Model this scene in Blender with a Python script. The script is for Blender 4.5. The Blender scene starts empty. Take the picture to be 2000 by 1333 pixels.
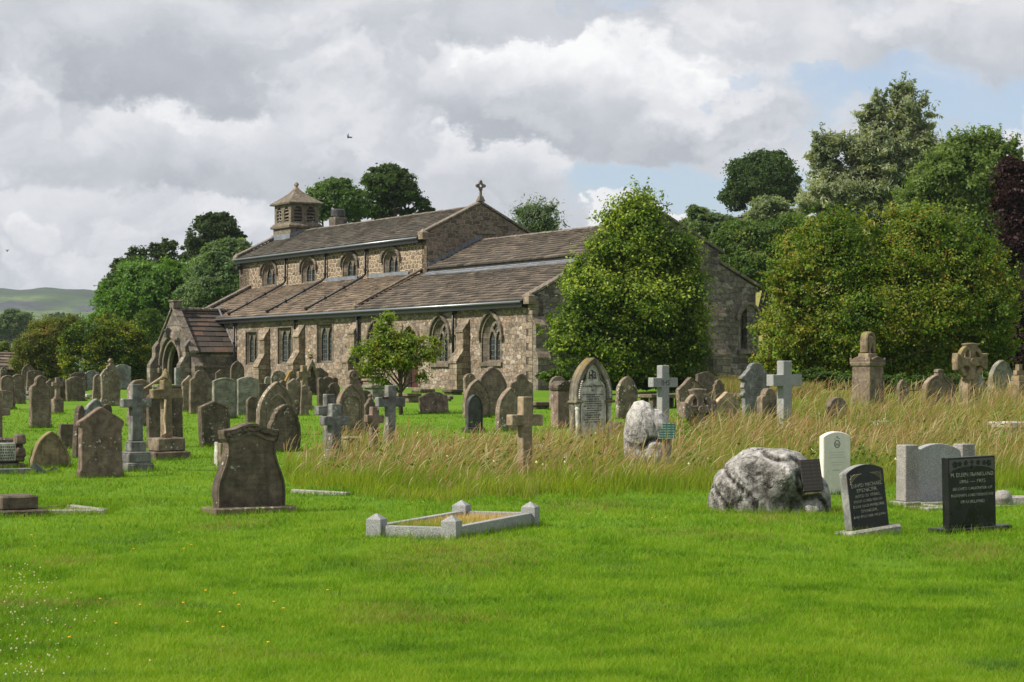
import bpy, bmesh, math, random
import numpy as np
from mathutils import Vector, Matrix, noise
from mathutils.geometry import tessellate_polygon
R = math.radians
scene = bpy.context.scene
COL = scene.collection
rng = np.random.default_rng(7)
random.seed(11)

# ------------------------------------------------------------------ camera
F = 3900.0            # focal length in pixels of the 2000 px wide photograph
HOR = 732.0           # row of the horizon
EYE = 1.6
cd = bpy.data.cameras.new('camera'); cam = bpy.data.objects.new('camera', cd); COL.objects.link(cam)
cam.location = (0, 0, EYE); cam.rotation_euler = (R(90), 0, 0)
cd.sensor_width = 36; cd.lens = 36 * F / 2000; cd.shift_y = (HOR - 666.5) / 2000
cd.clip_start = .5; cd.clip_end = 12000
scene.camera = cam
scene.render.resolution_x = 1024; scene.render.resolution_y = 682
scene.view_settings.view_transform = 'Standard'; scene.view_settings.look = 'None'
scene.view_settings.exposure = 0.38; scene.view_settings.gamma = 1

# ------------------------------------------------------------------ node helpers
class NT:
    def __init__(s, tree): s.t = tree; s.n = tree.nodes; s.l = tree.links
    def node(s, typ, **kw):
        n = s.n.new(typ)
        for k, v in kw.items(): setattr(n, k, v)
        return n
    def put(s, sock, v):
        if v is None: return
        if hasattr(v, 'is_linked') or isinstance(v, bpy.types.NodeSocket): s.l.new(v, sock)
        else:
            if sock.type == 'RGBA' and len(v) == 3: v = (*v, 1)
            sock.default_value = v
    def math(s, op, a, b=None, c=None, clamp=False):
        n = s.node('ShaderNodeMath', operation=op, use_clamp=clamp)
        s.put(n.inputs[0], a); s.put(n.inputs[1], b)
        if c is not None: s.put(n.inputs[2], c)
        return n.outputs[0]
    def vmath(s, op, a, b=None, out=0):
        n = s.node('ShaderNodeVectorMath', operation=op)
        s.put(n.inputs[0], a)
        if b is not None: s.put(n.inputs[1], b)
        return n.outputs[out]
    def scale(s, a, f):
        n = s.node('ShaderNodeVectorMath', operation='SCALE'); s.put(n.inputs[0], a); n.inputs['Scale'].default_value = f
        return n.outputs[0]
    def noise(s, vec, scale=1, detail=4, rough=.55, dist=0, out='Fac'):
        n = s.node('ShaderNodeTexNoise'); s.put(n.inputs['Vector'], vec)
        n.inputs['Scale'].default_value = scale; n.inputs['Detail'].default_value = detail
        n.inputs['Roughness'].default_value = rough; n.inputs['Distortion'].default_value = dist
        return n.outputs[out]
    def ramp(s, fac, stops):
        n = s.node('ShaderNodeValToRGB'); s.put(n.inputs[0], fac); cr = n.color_ramp
        while len(cr.elements) < len(stops): cr.elements.new(.5)
        for e, (p, c) in zip(cr.elements, stops):
            e.position = p; e.color = (*c, 1) if len(c) == 3 else c
        return n.outputs[0]
    def rmap(s, v, a, b, c=0, d=1, smooth=True):
        n = s.node('ShaderNodeMapRange'); s.put(n.inputs[0], v)
        n.interpolation_type = 'SMOOTHSTEP' if smooth else 'LINEAR'
        for i, q in enumerate((a, b, c, d)): n.inputs[i + 1].default_value = q
        return n.outputs[0]
    def mix(s, f, a, b, blend='MIX'):
        n = s.node('ShaderNodeMix', data_type='RGBA', blend_type=blend)
        s.put(n.inputs[0], f); s.put(n.inputs[6], a); s.put(n.inputs[7], b)
        return n.outputs[2]
    def sep(s, v): 
        n = s.node('ShaderNodeSeparateXYZ'); s.put(n.inputs[0], v); return n.outputs
    def comb(s, x, y, z):
        n = s.node('ShaderNodeCombineXYZ')
        for i, q in enumerate((x, y, z)): s.put(n.inputs[i], q)
        return n.outputs[0]
    def bump(s, h, strength=.5, dist=.02, normal=None):
        n = s.node('ShaderNodeBump'); s.put(n.inputs['Height'], h)
        n.inputs['Strength'].default_value = strength; n.inputs['Distance'].default_value = dist
        if normal is not None: s.l.new(normal, n.inputs['Normal'])
        return n.outputs[0]

def new_mat(name):
    m = bpy.data.materials.new(name); m.use_nodes = True; m.node_tree.nodes.clear()
    return m, NT(m.node_tree)
def finish(nt, col, rough=.85, bump=None, spec=.3, metal=0):
    p = nt.node('ShaderNodeBsdfPrincipled'); nt.put(p.inputs['Base Color'], col); nt.put(p.inputs['Roughness'], rough)
    p.inputs['Specular IOR Level'].default_value = spec; p.inputs['Metallic'].default_value = metal
    if bump is not None: nt.l.new(bump, p.inputs['Normal'])
    o = nt.node('ShaderNodeOutputMaterial'); nt.l.new(p.outputs[0], o.inputs[0])

# ------------------------------------------------------------------ sun and sky
SUN_AZ = Vector((-.93, -.36)).normalized(); SUN_EL = R(44)
sdir = Vector((SUN_AZ.x * math.cos(SUN_EL), SUN_AZ.y * math.cos(SUN_EL), math.sin(SUN_EL)))
sl = bpy.data.lights.new('sun', 'SUN'); sun = bpy.data.objects.new('sun', sl); COL.objects.link(sun)
sl.energy = 5.0; sl.angle = R(.9); sl.color = (1, .91, .77)
sun.rotation_euler = (-sdir).to_track_quat('-Z', 'Y').to_euler()
sun.location = (-30, -10, 40)

w = bpy.data.worlds.new('World'); scene.world = w; w.use_nodes = True; w.node_tree.nodes.clear()
n = NT(w.node_tree)
sky = n.node('ShaderNodeTexSky', sky_type='NISHITA', sun_disc=False)
sky.sun_elevation = SUN_EL; sky.sun_rotation = math.atan2(SUN_AZ.x, SUN_AZ.y); sky.altitude = 200; sky.dust_density = 1.5
blue = n.mix(.40, n.mix(1.0, sky.outputs[0], (.115, .125, .14), 'MULTIPLY'), (.58, .63, .70))
tc = n.node('ShaderNodeTexCoord').outputs['Generated']
sx, sy, sz = n.sep(tc)
den = n.math('ADD', n.math('MAXIMUM', n.math('ABSOLUTE', sy), .25), 0)
U = n.math('DIVIDE', sx, den); V = n.math('DIVIDE', sz, den)
P0 = n.comb(U, n.math('MULTIPLY', V, 1.25), n.math('MULTIPLY', sy, .15))
wn = n.noise(P0, 10, 7, .62, out='Color'); wx, wy, wz = n.sep(wn)
UW = n.math('ADD', U, n.math('MULTIPLY', n.math('SUBTRACT', wx, .5), .16)); VW = n.math('ADD', V, n.math('MULTIPLY', n.math('SUBTRACT', wy, .5), .105))
PW = n.comb(UW, n.math('MULTIPLY', VW, 1.35), 0)
bil = n.math('ABSOLUTE', n.math('SUBTRACT', n.noise(PW, 17, 3, .5), .5))      # rounded heaps with creases
low = n.noise(PW, 6, 2, .5); fin = n.noise(PW, 34, 5, .68)
front_ok = n.math('GREATER_THAN', sy, 0)
SHADE = [(0, (.33, .355, .40)), (.3, (.45, .475, .52)), (.55, (.59, .61, .65)), (.8, (.76, .765, .79)), (1, (.92, .92, .92))]
tex = n.math('ADD', n.math('MULTIPLY', n.math('SUBTRACT', fin, .5), .55), n.math('ADD', n.math('MULTIPLY', n.math('SUBTRACT', bil, .10), 1.5), n.math('ADD', n.math('MULTIPLY', n.math('SUBTRACT', low, .5), .7), n.math('MULTIPLY', n.math('SUBTRACT', wz, .5), .6))))
def cloud(alpha, bright, px, py, rx, ry, top, base, lo=.55, hi=1.35, amt=1.0):
    """lay one cloud over the running (cover, brightness) pair: top and base brightness, ragged edge"""
    u0 = (px - 1000) / F; v0 = (HOR - py) / F
    a = n.math('MULTIPLY', n.math('SUBTRACT', UW, u0), F / rx); b = n.math('MULTIPLY', n.math('SUBTRACT', VW, v0), F / ry)
    r2 = n.math('MULTIPLY_ADD', a, a, n.math('MULTIPLY', b, b))
    m = n.math('MULTIPLY', n.rmap(n.math('ADD', r2, n.math('MULTIPLY', n.math('SUBTRACT', fin, .5), 1.1)), lo + .10, hi - .02, amt, 0), front_ok)
    sh = n.rmap(b, -.85, .75, base, top)
    mixf = lambda A, B: n.math('ADD', n.math('MULTIPLY', A, n.math('SUBTRACT', 1, m)), n.math('MULTIPLY', B, m))
    return (mixf(alpha, 1.0) if alpha is not None else None), mixf(bright, sh)
def gapc(alpha, px, py, rx, ry, amt):
    u0 = (px - 1000) / F; v0 = (HOR - py) / F
    a = n.math('MULTIPLY', n.math('SUBTRACT', UW, u0), F / rx); b = n.math('MULTIPLY', n.math('SUBTRACT', VW, v0), F / ry)
    m = n.math('MULTIPLY', n.rmap(n.math('ADD', n.math('MULTIPLY_ADD', a, a, n.math('MULTIPLY', b, b)), n.math('MULTIPLY', n.math('SUBTRACT', fin, .5), 1.6)), .3, 1.5, amt, 0), front_ok)
    return n.math('MULTIPLY', alpha, n.math('SUBTRACT', 1, m))
al = n.rmap(low, .30, .42, .85, 1.0); bb = n.math('ADD', .60, 0)
for g_ in [(1330, 350, 260, 60, .97), (1130, 430, 110, 50, .7), (1650, 205, 240, 60, .75), (1900, 180, 240, 55, .7), (1250, 8, 110, 26, .8), (1380, 160, 50, 24, .5), (1900, 240, 160, 30, .6)]: al = gapc(al, *g_)
for c_ in [(250, 440, 520, 110, .74, .60, .3, 1.5, .9), (1000, 420, 160, 60, .60, .52, .3, 1.5, .9),
           (1560, 70, 330, 90, .80, .52, .3, 1.4, .95), (1700, 250, 200, 26, .62, .5, .2, 1.6, .6), (1480, 300, 90, 16, .6, .55, .2, 1.8, .4),
           (560, 60, 420, 100, .78, .46, .3, 1.5, .9), (90, 60, 260, 100, .60, .48, .3, 1.5, .9), (800, 150, 300, 110, .70, .48, .3, 1.5, .9),
           (110, 320, 260, 80, .66, .42, .35, 1.4, .9), (450, 290, 350, 100, .92, .36, .5, 1.3, .95),
           (240, 155, 230, 60, .40, .22, .25, 1.6, .9), (640, 250, 190, 90, .66, .44, .3, 1.5, .7),
           (980, 45, 330, 60, .52, .46, .3, 1.6, .8), (985, 335, 140, 62, .92, .5, .5, 1.3, .9), (1140, 175, 310, 130, 1.0, .32, .6, 1.2, .97), (1350, 240, 120, 60, .64, .36, .4, 1.4, .8), (1450, 70, 130, 50, .75, .55, .4, 1.4, .6),
           (72, 525, 62, 56, .85, .56, .4, 1.35, .75), (170, 575, 110, 40, .80, .6, .5, 1.3, .8),
           (1320, 440, 200, 66, 1.0, .8, .75, 1.08, 1.0), (1160, 475, 130, 50, .95, .8, .7, 1.1, 1.0), (1985, 280, 70, 52, .95, .75, .7, 1.1, .95), (1940, 70, 120, 100, .88, .50, .5, 1.3, .9)]:
    al, bb = cloud(al, bb, *c_)
for g_ in [(1360, 345, 240, 40, .85), (1680, 190, 190, 30, .7), (1900, 220, 180, 36, .7), (1560, 160, 90, 16, .5), (1760, 150, 120, 18, .45), (1385, 165, 40, 20, .45)]: al = gapc(al, *g_)
bb = n.math('ADD', bb, n.math('MULTIPLY', tex, .72))
skyc = n.mix(al, blue, n.ramp(bb, SHADE))
bg = n.node('ShaderNodeBackground'); n.put(bg.inputs[0], skyc); bg.inputs[1].default_value = .85
wo = n.node('ShaderNodeOutputWorld'); n.l.new(bg.outputs[0], wo.inputs[0])

# ------------------------------------------------------------------ ground height
def vnoise(x, y, s, seed=0):
    """cheap smooth value noise for numpy arrays"""
    x = np.asarray(x) / s + seed * 17.3; y = np.asarray(y) / s + seed * 5.1
    xi = np.floor(x); yi = np.floor(y); fx = x - xi; fy = y - yi; fx = fx * fx * (3 - 2 * fx); fy = fy * fy * (3 - 2 * fy)
    h = lambda a, b: np.modf(np.abs(np.sin(a * 127.1 + b * 311.7 + seed) * 43758.5453))[0]
    return (h(xi, yi) * (1 - fx) + h(xi + 1, yi) * fx) * (1 - fy) + (h(xi, yi + 1) * (1 - fx) + h(xi + 1, yi + 1) * fx) * fy

def sst(a, b, x):
    t = np.clip((np.asarray(x, float) - a) / (b - a), 0, 1); return t * t * (3 - 2 * t)
def hnoise(x, y):
    return np.sin(x * .9 + 1.3 * np.sin(y * .37)) * np.cos(y * .63 + .8 * np.sin(x * .41))
def gz(x, y):
    x = np.asarray(x, float); y = np.asarray(y, float)
    z = np.interp(y, [-60, 0, 26, 40, 57, 87, 120, 150, 190, 400, 900], [-.3, 0, 0, .17, .45, .9, 1.05, 1.0, .6, -4, -14])
    z = z + .022 * hnoise(x * 1.1, y * .8) * sst(6, 14, y) + (.05 * (vnoise(x, y, 1.9, 51) - .5) + .03 * (vnoise(x, y, .95, 52) - .5)) * sst(6, 12, y) * (1 - sst(70, 90, y))
    # the graves on the right stand on a slight bank
    z = z + .18 * sst(3, 9, x) * sst(30, 44, y) * (1 - sst(80, 100, y))
    # hillside behind the church on the right
    hill = 17.3 * sst(125, 205, y) * sst(4, 25, x) + 16 * sst(30, 80, x) * sst(180, 320, y)
    z = z + hill * (1 - sst(420, 900, y))
    # rising woodland behind the church, valley to the left
    z = z - 5 * sst(140, 260, y) * sst(-5, -45, x) * 1.0
    # far fells
    far = sst(1500, 2700, y) * (119 + 4 * np.sin(x * .0042 + 1.7) + 2.2 * np.sin(x * .052) + 1.0 * np.sin(x * .11 + 1) + 3.5 * np.sin(x * .021 + 2))
    z = z + far + 10 * sst(900, 1500, y)
    return z
def g1(x, y): return float(gz(x, y))
def at(px, pyb, lo=9.0, hi=140.0):
    """ground point seen at photo pixel (px, pyb)"""
    f = lambda Y: HOR + F * (EYE - g1((px - 1000) / F * Y, Y)) / Y - pyb
    a, b = lo, hi
    for _ in range(50):
        m = (a + b) / 2
        if f(m) > 0: a = m
        else: b = m
    Y = (a + b) / 2; return (px - 1000) / F * Y, Y
def xy(px, Y): return (px - 1000) / F * Y
def zz(py, Y): return EYE + (HOR - py) / F * Y

# ------------------------------------------------------------------ mesh helpers
class MB:
    def __init__(s): s.v = []; s.f = []; s.col = []
    def add(s, vs, fs, col=None):
        b = len(s.v); s.v += [tuple(p) for p in vs]; s.f += [tuple(i + b for i in f) for f in fs]
        s.col += [col] * len(fs); return s
    def box(s, x0, x1, y0, y1, z0, z1, col=None, M=None):
        vs = [(x, y, z) for z in (z0, z1) for y in (y0, y1) for x in (x0, x1)]
        if M: vs = [M(*p) for p in vs]
        return s.add(vs, [(0, 2, 3, 1), (4, 5, 7, 6), (0, 1, 5, 4), (2, 6, 7, 3), (0, 4, 6, 2), (1, 3, 7, 5)], col)
    def frustum(s, cx, cy, z0, z1, a0, b0, a1, b1):
        vs = [(cx + sx * a / 2, cy + sy * b / 2, z) for z, a, b in ((z0, a0, b0), (z1, a1, b1)) for sy in (-1, 1) for sx in (-1, 1)]
        return s.add(vs, [(0, 2, 3, 1), (4, 5, 7, 6), (0, 1, 5, 4), (2, 6, 7, 3), (0, 4, 6, 2), (1, 3, 7, 5)])
    def prism(s, outl, y0, y1, M=None):
        """outline in (x,z), extruded from y0 (front) to y1"""
        k = len(outl); vs = [(x, y0, z) for x, z in outl] + [(x, y1, z) for x, z in outl]
        if M: vs = [M(*p) for p in vs]
        fs = [tuple(range(k)), tuple(range(2 * k - 1, k - 1, -1))] + [(i, i + k, (i + 1) % k + k, (i + 1) % k) for i in range(k)]
        return s.add(vs, fs)
    def ring(s, a, b, y0, y1, closed=False, M=None):
        """band between outlines a and b (same count) from y0 front to y1 back"""
        k = len(a); vs = []
        for o, y in ((a, y0), (b, y0), (a, y1), (b, y1)): vs += [(x, y, z) for x, z in o]
        if M: vs = [M(*p) for p in vs]
        fs = []; m = k if closed else k - 1
        for i in range(m):
            j = (i + 1) % k
            fs += [(i, j, k + j, k + i), (2 * k + i, 3 * k + i, 3 * k + j, 2 * k + j), (i, 2 * k + i, 2 * k + j, j), (k + i, k + j, 3 * k + j, 3 * k + i)]
        if not closed:
            fs += [(0, k, 3 * k, 2 * k), (k - 1, 3 * k - 1, 4 * k - 1, 2 * k - 1)]
        return s.add(vs, fs)
    def holed(s, outer, holes, y0, y1, M=None):
        """plate with holes, from y0 (front) to y1 (back), hole sides closed"""
        loops = [outer] + holes; pts = [p for l in loops for p in l]
        tr = tessellate_polygon([[Vector((p[0], p[1], 0)) for p in l] for l in loops])
        k = len(pts); vs = [(x, y0, z) for x, z in pts] + [(x, y1, z) for x, z in pts]
        if M: vs = [M(*p) for p in vs]
        fs = [tuple(t) for t in tr] + [tuple(i + k for i in reversed(t)) for t in tr]
        b = 0
        for l in loops:
            m = len(l)
            fs += [(b + i, b + i + k, b + (i + 1) % m + k, b + (i + 1) % m) for i in range(m)]
            b += m
        return s.add(vs, fs)
    def tube(s, pts, rad, seg=8, cap=True):
        pts = [Vector(p) for p in pts]; rad = rad if hasattr(rad, '__len__') else [rad] * len(pts)
        vs = []; 
        for i, p in enumerate(pts):
            d = (pts[min(i + 1, len(pts) - 1)] - pts[max(i - 1, 0)]).normalized()
            a = d.cross(Vector((0, 0, 1)) if abs(d.z) < .9 else Vector((1, 0, 0))).normalized(); c = d.cross(a)
            for j in range(seg):
                t = 2 * math.pi * j / seg; vs.append(p + (a * math.cos(t) + c * math.sin(t)) * rad[i])
        fs = [(i * seg + j, i * seg + (j + 1) % seg, (i + 1) * seg + (j + 1) % seg, (i + 1) * seg + j) for i in range(len(pts) - 1) for j in range(seg)]
        if cap: fs += [tuple(range(seg))[::-1], tuple((len(pts) - 1) * seg + j for j in range(seg))]
        return s.add(vs, fs)
    def lathe(s, prof, cx=0, cy=0, seg=14):
        vs = [(cx + r * math.cos(2 * math.pi * j / seg), cy + r * math.sin(2 * math.pi * j / seg), z) for r, z in prof for j in range(seg)]
        fs = [(i * seg + j, i * seg + (j + 1) % seg, (i + 1) * seg + (j + 1) % seg, (i + 1) * seg + j) for i in range(len(prof) - 1) for j in range(seg)]
        fs += [tuple(range(seg))[::-1], tuple((len(prof) - 1) * seg + j for j in range(seg))]
        return s.add(vs, fs)
    def build(s, name, mat, parent=None, bevel=0, loc=None, smooth=False, recalc=True):
        me = bpy.data.meshes.new(name); me.from_pydata(s.v, [], s.f)
        if recalc:
            bm = bmesh.new(); bm.from_mesh(me); bmesh.ops.recalc_face_normals(bm, faces=bm.faces); bm.to_mesh(me); bm.free()
        if any(c is not None for c in s.col):
            ca = me.color_attributes.new('Col', 'FLOAT_COLOR', 'CORNER'); arr = []
            for f, c in zip(s.f, s.col):
                c = c or (1, 1, 1); arr += [c[0], c[1], c[2], 1] * len(f)
            ca.data.foreach_set('color', arr)
        me.materials.append(mat)
        if smooth: me.polygons.foreach_set('use_smooth', [True] * len(me.polygons))
        o = bpy.data.objects.new(name, me); COL.objects.link(o)
        if parent: o.parent = parent
        if loc: o.location = loc
        if bevel:
            b = o.modifiers.new('bevel', 'BEVEL'); b.width = bevel; b.segments = 1; b.limit_method = 'ANGLE'; b.angle_limit = R(35)
        return o
def empty(name, loc=(0, 0, 0), rot=(0, 0, 0)):
    o = bpy.data.objects.new(name, None); COL.objects.link(o); o.location = loc; o.rotation_euler = rot; o.empty_display_size = .2
    return o
def tag(o, label, cat, group=None):
    o['label'] = label; o['category'] = cat
    if group: o['group'] = group
    return o
def np_mesh(name, verts, faces, mat, cols=None, parent=None):
    """verts (N,3), faces (M,k) numpy, per-vertex colours"""
    me = bpy.data.meshes.new(name); M, k = faces.shape
    me.vertices.add(len(verts)); me.vertices.foreach_set('co', verts.astype(np.float32).ravel())
    me.loops.add(M * k); me.loops.foreach_set('vertex_index', faces.astype(np.int32).ravel())
    me.polygons.add(M); me.polygons.foreach_set('loop_start', np.arange(0, M * k, k, dtype=np.int32))
    me.update(calc_edges=True)
    if cols is not None:
        ca = me.color_attributes.new('Col', 'FLOAT_COLOR', 'POINT')
        ca.data.foreach_set('color', np.c_[cols, np.ones(len(cols))].astype(np.float32).ravel())
    me.materials.append(mat); o = bpy.data.objects.new(name, me); COL.objects.link(o)
    if parent: o.parent = parent
    return o
# ------------------------------------------------------------------ materials
def stone_mat(name, c1, c2, lichen=(.42, .42, .36), la=.5, dark=(.03, .027, .022), da=.5, lines=0., rough=.9, speck=0., vary=.25, bumpd=.015, moss=None, mott=1.):
    m, n = new_mat(name)
    tc = n.node('ShaderNodeTexCoord'); oi = n.node('ShaderNodeObjectInfo')
    off = n.vmath('MULTIPLY', n.comb(oi.outputs['Random'], oi.outputs['Random'], oi.outputs['Random']), (37, 71, 53))
    co = n.vmath('ADD', tc.outputs['Object'], off)
    big = n.noise(co, 1.7, 5, .6); mid = n.noise(co, 9, 5, .65); fin = n.noise(co, 60, 4, .6)
    c = n.mix(n.rmap(big, .3, .7), c1, c2)
    # dark algae stains running down
    st = n.noise(n.vmath('MULTIPLY', co, (5, 5, .9)), 1.3, 4, .6)
    c = n.mix(n.math('MULTIPLY', n.rmap(st, .48, .72), da), c, dark)
    c = n.mix(n.rmap(mid, .35, .75, 0, .45), c, n.mix(.5, c2, c1))
    c = n.mix(n.rmap(fin, .25, .75, .25, -.0), c, dark)
    pm = n.noise(co, 5.5, 6, .72, .4); c = n.mix(1.0, c, n.ramp(n.rmap(pm, .3, .7), [(0, (1 - .47 * mott, 1 - .49 * mott, 1 - .52 * mott)), (.5, (.9, .9, .9)), (1, (1 + .4 * mott, 1 + .37 * mott, 1 + .32 * mott))]), 'MULTIPLY')
    if speck:
        sp = n.noise(co, 140, 2, .9)
        c = n.mix(n.rmap(sp, .55, .62, 0, speck), c, dark); c = n.mix(n.rmap(sp, .45, .38, 0, speck), c, (.6, .6, .6))
    # lichen spots
    if la:
        v = n.node('ShaderNodeTexVoronoi'); n.put(v.inputs['Vector'], n.vmath('ADD', co, n.scale(n.noise(co, 14, 3, .6, out='Color'), .12))); v.inputs['Scale'].default_value = 13
        sel = n.noise(co, 2.6, 3, .5)
        thr = n.rmap(sel, .42, .72, 0, .36)
        sp = n.math('LESS_THAN', v.outputs['Distance'], thr)
        c = n.mix(n.math('MULTIPLY', sp, la), c, lichen)
    if moss:
        nz = n.sep(tc.outputs['Normal'])[2]
        mf = n.math('MULTIPLY', n.rmap(nz, .1, .8), n.rmap(n.noise(co, 5, 4, .6), .35, .6))
        c = n.mix(n.math('MULTIPLY', mf, .8), c, moss)
    h = n.math('ADD', n.math('MULTIPLY', mid, .6), n.math('MULTIPLY', fin, .35))
    if lines:
        g = n.sep(tc.outputs['Generated']); o3 = n.sep(tc.outputs['Object'])
        row = n.math('SINE', n.math('MULTIPLY', o3[2], 2 * math.pi / .062))
        txt = n.noise(n.comb(n.math('MULTIPLY', o3[0], 60), 0, n.math('FLOOR', n.math('MULTIPLY', o3[2], 1 / .062))), 1, 1, .5)
        mk = n.math('MULTIPLY', n.rmap(row, .15, .6), n.rmap(txt, .42, .5))
        rowlen = n.noise(n.comb(0, 3, n.math('FLOOR', n.math('MULTIPLY', o3[2], 1 / .062))), 3, 0, .5)
        mx = n.math('LESS_THAN', n.math('ABSOLUTE', n.math('SUBTRACT', g[0], .5)), n.rmap(rowlen, .3, .7, .16, .34))
        mz = n.math('MULTIPLY', n.math('GREATER_THAN', g[2], .38), n.math('LESS_THAN', g[2], .78))
        fr = n.math('LESS_THAN', n.sep(tc.outputs['Normal'])[1], -.8)
        mk = n.math('MULTIPLY', n.math('MULTIPLY', mk, mx), n.math('MULTIPLY', mz, fr))
        c = n.mix(n.math('MULTIPLY', mk, lines * .45), c, dark)
        h = n.math('SUBTRACT', h, n.math('MULTIPLY', mk, .15))
    # each stone its own tone
    hs = n.node('ShaderNodeHueSaturation'); n.put(hs.inputs['Color'], c)
    n.put(hs.inputs['Value'], n.math('ADD', 1.16 - vary / 2, n.math('MULTIPLY', oi.outputs['Random'], vary)))
    finish(n, hs.outputs[0], rough, n.bump(h, .8, bumpd), .25)
    return m

S = {}
S['brown'] = stone_mat('brown_sandstone', (.135, .105, .08), (.205, .165, .125), la=.55, lines=.55, da=.45, vary=.35)
S['dark'] = stone_mat('dark_weathered_sandstone', (.08, .064, .05), (.135, .108, .082), la=.55, lines=.5, da=.55, vary=.35)
S['buff'] = stone_mat('buff_sandstone', (.23, .185, .125), (.32, .25, .17), la=.35, lines=.4, da=.25, vary=.25)
S['green'] = stone_mat('greenish_grey_stone', (.165, .162, .132), (.225, .222, .18), la=.3, lines=.5, da=.3, vary=.2)
S['grey'] = stone_mat('grey_slate_stone', (.14, .145, .145), (.21, .215, .215), la=.35, lines=.5, da=.3, vary=.2)
S['red'] = stone_mat('reddish_sandstone', (.145, .105, .085), (.215, .16, .128), la=.7, lines=.3, da=.45, vary=.15)
S['lichen'] = stone_mat('lichen_covered_sandstone', (.14, .11, .085), (.22, .185, .14), la=.95, lines=.2, da=.4, vary=.2)
S['pale'] = stone_mat('pale_marble', (.38, .375, .345), (.50, .49, .45), la=.15, lines=.0, da=.3, dark=(.07, .065, .055), vary=.1)
S['white'] = stone_mat('white_portland_stone', (.60, .57, .52), (.68, .645, .59), la=0, lines=.0, da=.08, dark=(.35, .34, .31), vary=.05, bumpd=.004, mott=.12)
S['granite'] = stone_mat('grey_granite', (.20, .21, .215), (.27, .28, .28), la=.0, da=.12, dark=(.08, .08, .085), speck=.6, rough=.6, vary=.1, bumpd=.003, mott=.25)
S['blue'] = stone_mat('weathered_blue_marble', (.11, .112, .11), (.19, .19, .182), la=.45, lichen=(.5, .5, .45), da=.7, dark=(.045, .05, .055), vary=.15)
S['roughg'] = stone_mat('rough_hewn_granite', (.21, .20, .19), (.29, .275, .26), la=.0, da=.3, dark=(.07, .065, .06), speck=.6, vary=.1, bumpd=.04, mott=.4)
S['lime'] = stone_mat('pale_weathered_limestone', (.42, .41, .39), (.62, .60, .575), la=.0, da=.8, dark=(.07, .068, .062), vary=.0, bumpd=.05)
S['mossy'] = stone_mat('mossy_sandstone', (.16, .125, .085), (.24, .185, .12), la=.3, lines=.2, da=.35, moss=(.16, .15, .03), vary=.2)
S['slate'] = stone_mat('black_slate', (.035, .037, .04), (.06, .062, .065), la=.15, lines=.3, da=.2, rough=.6, vary=.1, bumpd=.004)

m, n = new_mat('black_polished_granite'); S['black'] = m
tc = n.node('ShaderNodeTexCoord'); c = n.mix(n.rmap(n.noise(tc.outputs['Object'], 4, 4), .4, .8), (.010, .011, .013), (.022, .023, .022))
c = n.mix(n.rmap(n.noise(tc.outputs['Object'], 25, 4, .7), .66, .72, 0, .35), c, (.2, .19, .16))
finish(n, c, n.rmap(n.noise(tc.outputs['Object'], 7, 3), .3, .7, .16, .4), None, .35)
m, n = new_mat('pale_engraved_lettering'); S['letter'] = m; finish(n, n.mix(n.rmap(n.noise(n.node('ShaderNodeTexCoord').outputs['Object'], 30, 3), .4, .65), (.42, .41, .36), (.16, .16, .14)), .8)
m, n = new_mat('dark_engraved_lettering'); S['ink'] = m; finish(n, (.08, .078, .075), .8)
m, n = new_mat('grey_etched_panel'); S['etch'] = m; finish(n, (.085, .085, .085), .6)
m, n = new_mat('gilt_line'); S['gilt'] = m; finish(n, (.22, .20, .13), .6)
m, n = new_mat('dark_bronze'); S['bronze'] = m
tc = n.node('ShaderNodeTexCoord'); o3 = n.sep(tc.outputs['Object'])
rw = n.math('MULTIPLY', n.rmap(n.math('SINE', n.math('MULTIPLY', o3[2], 150)), .1, .6), n.rmap(n.noise(n.vmath('MULTIPLY', tc.outputs['Object'], (90, 1, 1)), 1, 1), .42, .52))
finish(n, n.mix(n.math('MULTIPLY', rw, .5), (.022, .019, .017), (.07, .06, .05)), .55, None, .4)
m, n = new_mat('green_verdigris_bronze'); S['verd'] = m
tc = n.node('ShaderNodeTexCoord'); o3 = n.sep(tc.outputs['Object'])
rw = n.math('MULTIPLY', n.rmap(n.math('SINE', n.math('MULTIPLY', o3[2], 160)), .1, .6), n.rmap(n.noise(n.vmath('MULTIPLY', tc.outputs['Object'], (90, 1, 1)), 1, 1), .42, .52))
c = n.mix(n.rmap(n.noise(tc.outputs['Object'], 20, 3), .4, .7), (.025, .085, .07), (.045, .13, .10))
finish(n, n.mix(n.math('MULTIPLY', rw, .75), c, (.30, .42, .34)), .7)
m, n = new_mat('rusty_iron'); S['rust'] = m
finish(n, n.mix(n.rmap(n.noise(n.node('ShaderNodeTexCoord').outputs['Object'], 18, 4), .4, .7), (.045, .022, .014), (.13, .055, .03)), .8)
m, n = new_mat('black_iron'); S['iron'] = m; finish(n, (.012, .012, .013), .45, None, .4)
m, n = new_mat('lead_sheet'); S['lead'] = m
c = n.mix(n.rmap(n.noise(n.node('ShaderNodeTexCoord').outputs['Object'], 3, 5, .7), .35, .7), (.12, .135, .16), (.19, .21, .24)); finish(n, c, .6, None, .4)
m, n = new_mat('lantern_glass'); S['lampglass'] = m; finish(n, (.09, .09, .08), .15, None, .5)
m, n = new_mat('leaded_window_glass'); S['glass'] = m
tc = n.node('ShaderNodeTexCoord'); o3 = n.sep(tc.outputs['Object'])
a = n.math('SINE', n.math('MULTIPLY', n.math('ADD', n.math('ADD', o3[0], o3[1]), 0), 2 * math.pi / .22)); b = n.math('SINE', n.math('MULTIPLY', o3[2], 2 * math.pi / .26))
ld = n.math('MAXIMUM', n.math('GREATER_THAN', a, .9), n.math('GREATER_THAN', b, .93))
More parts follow.
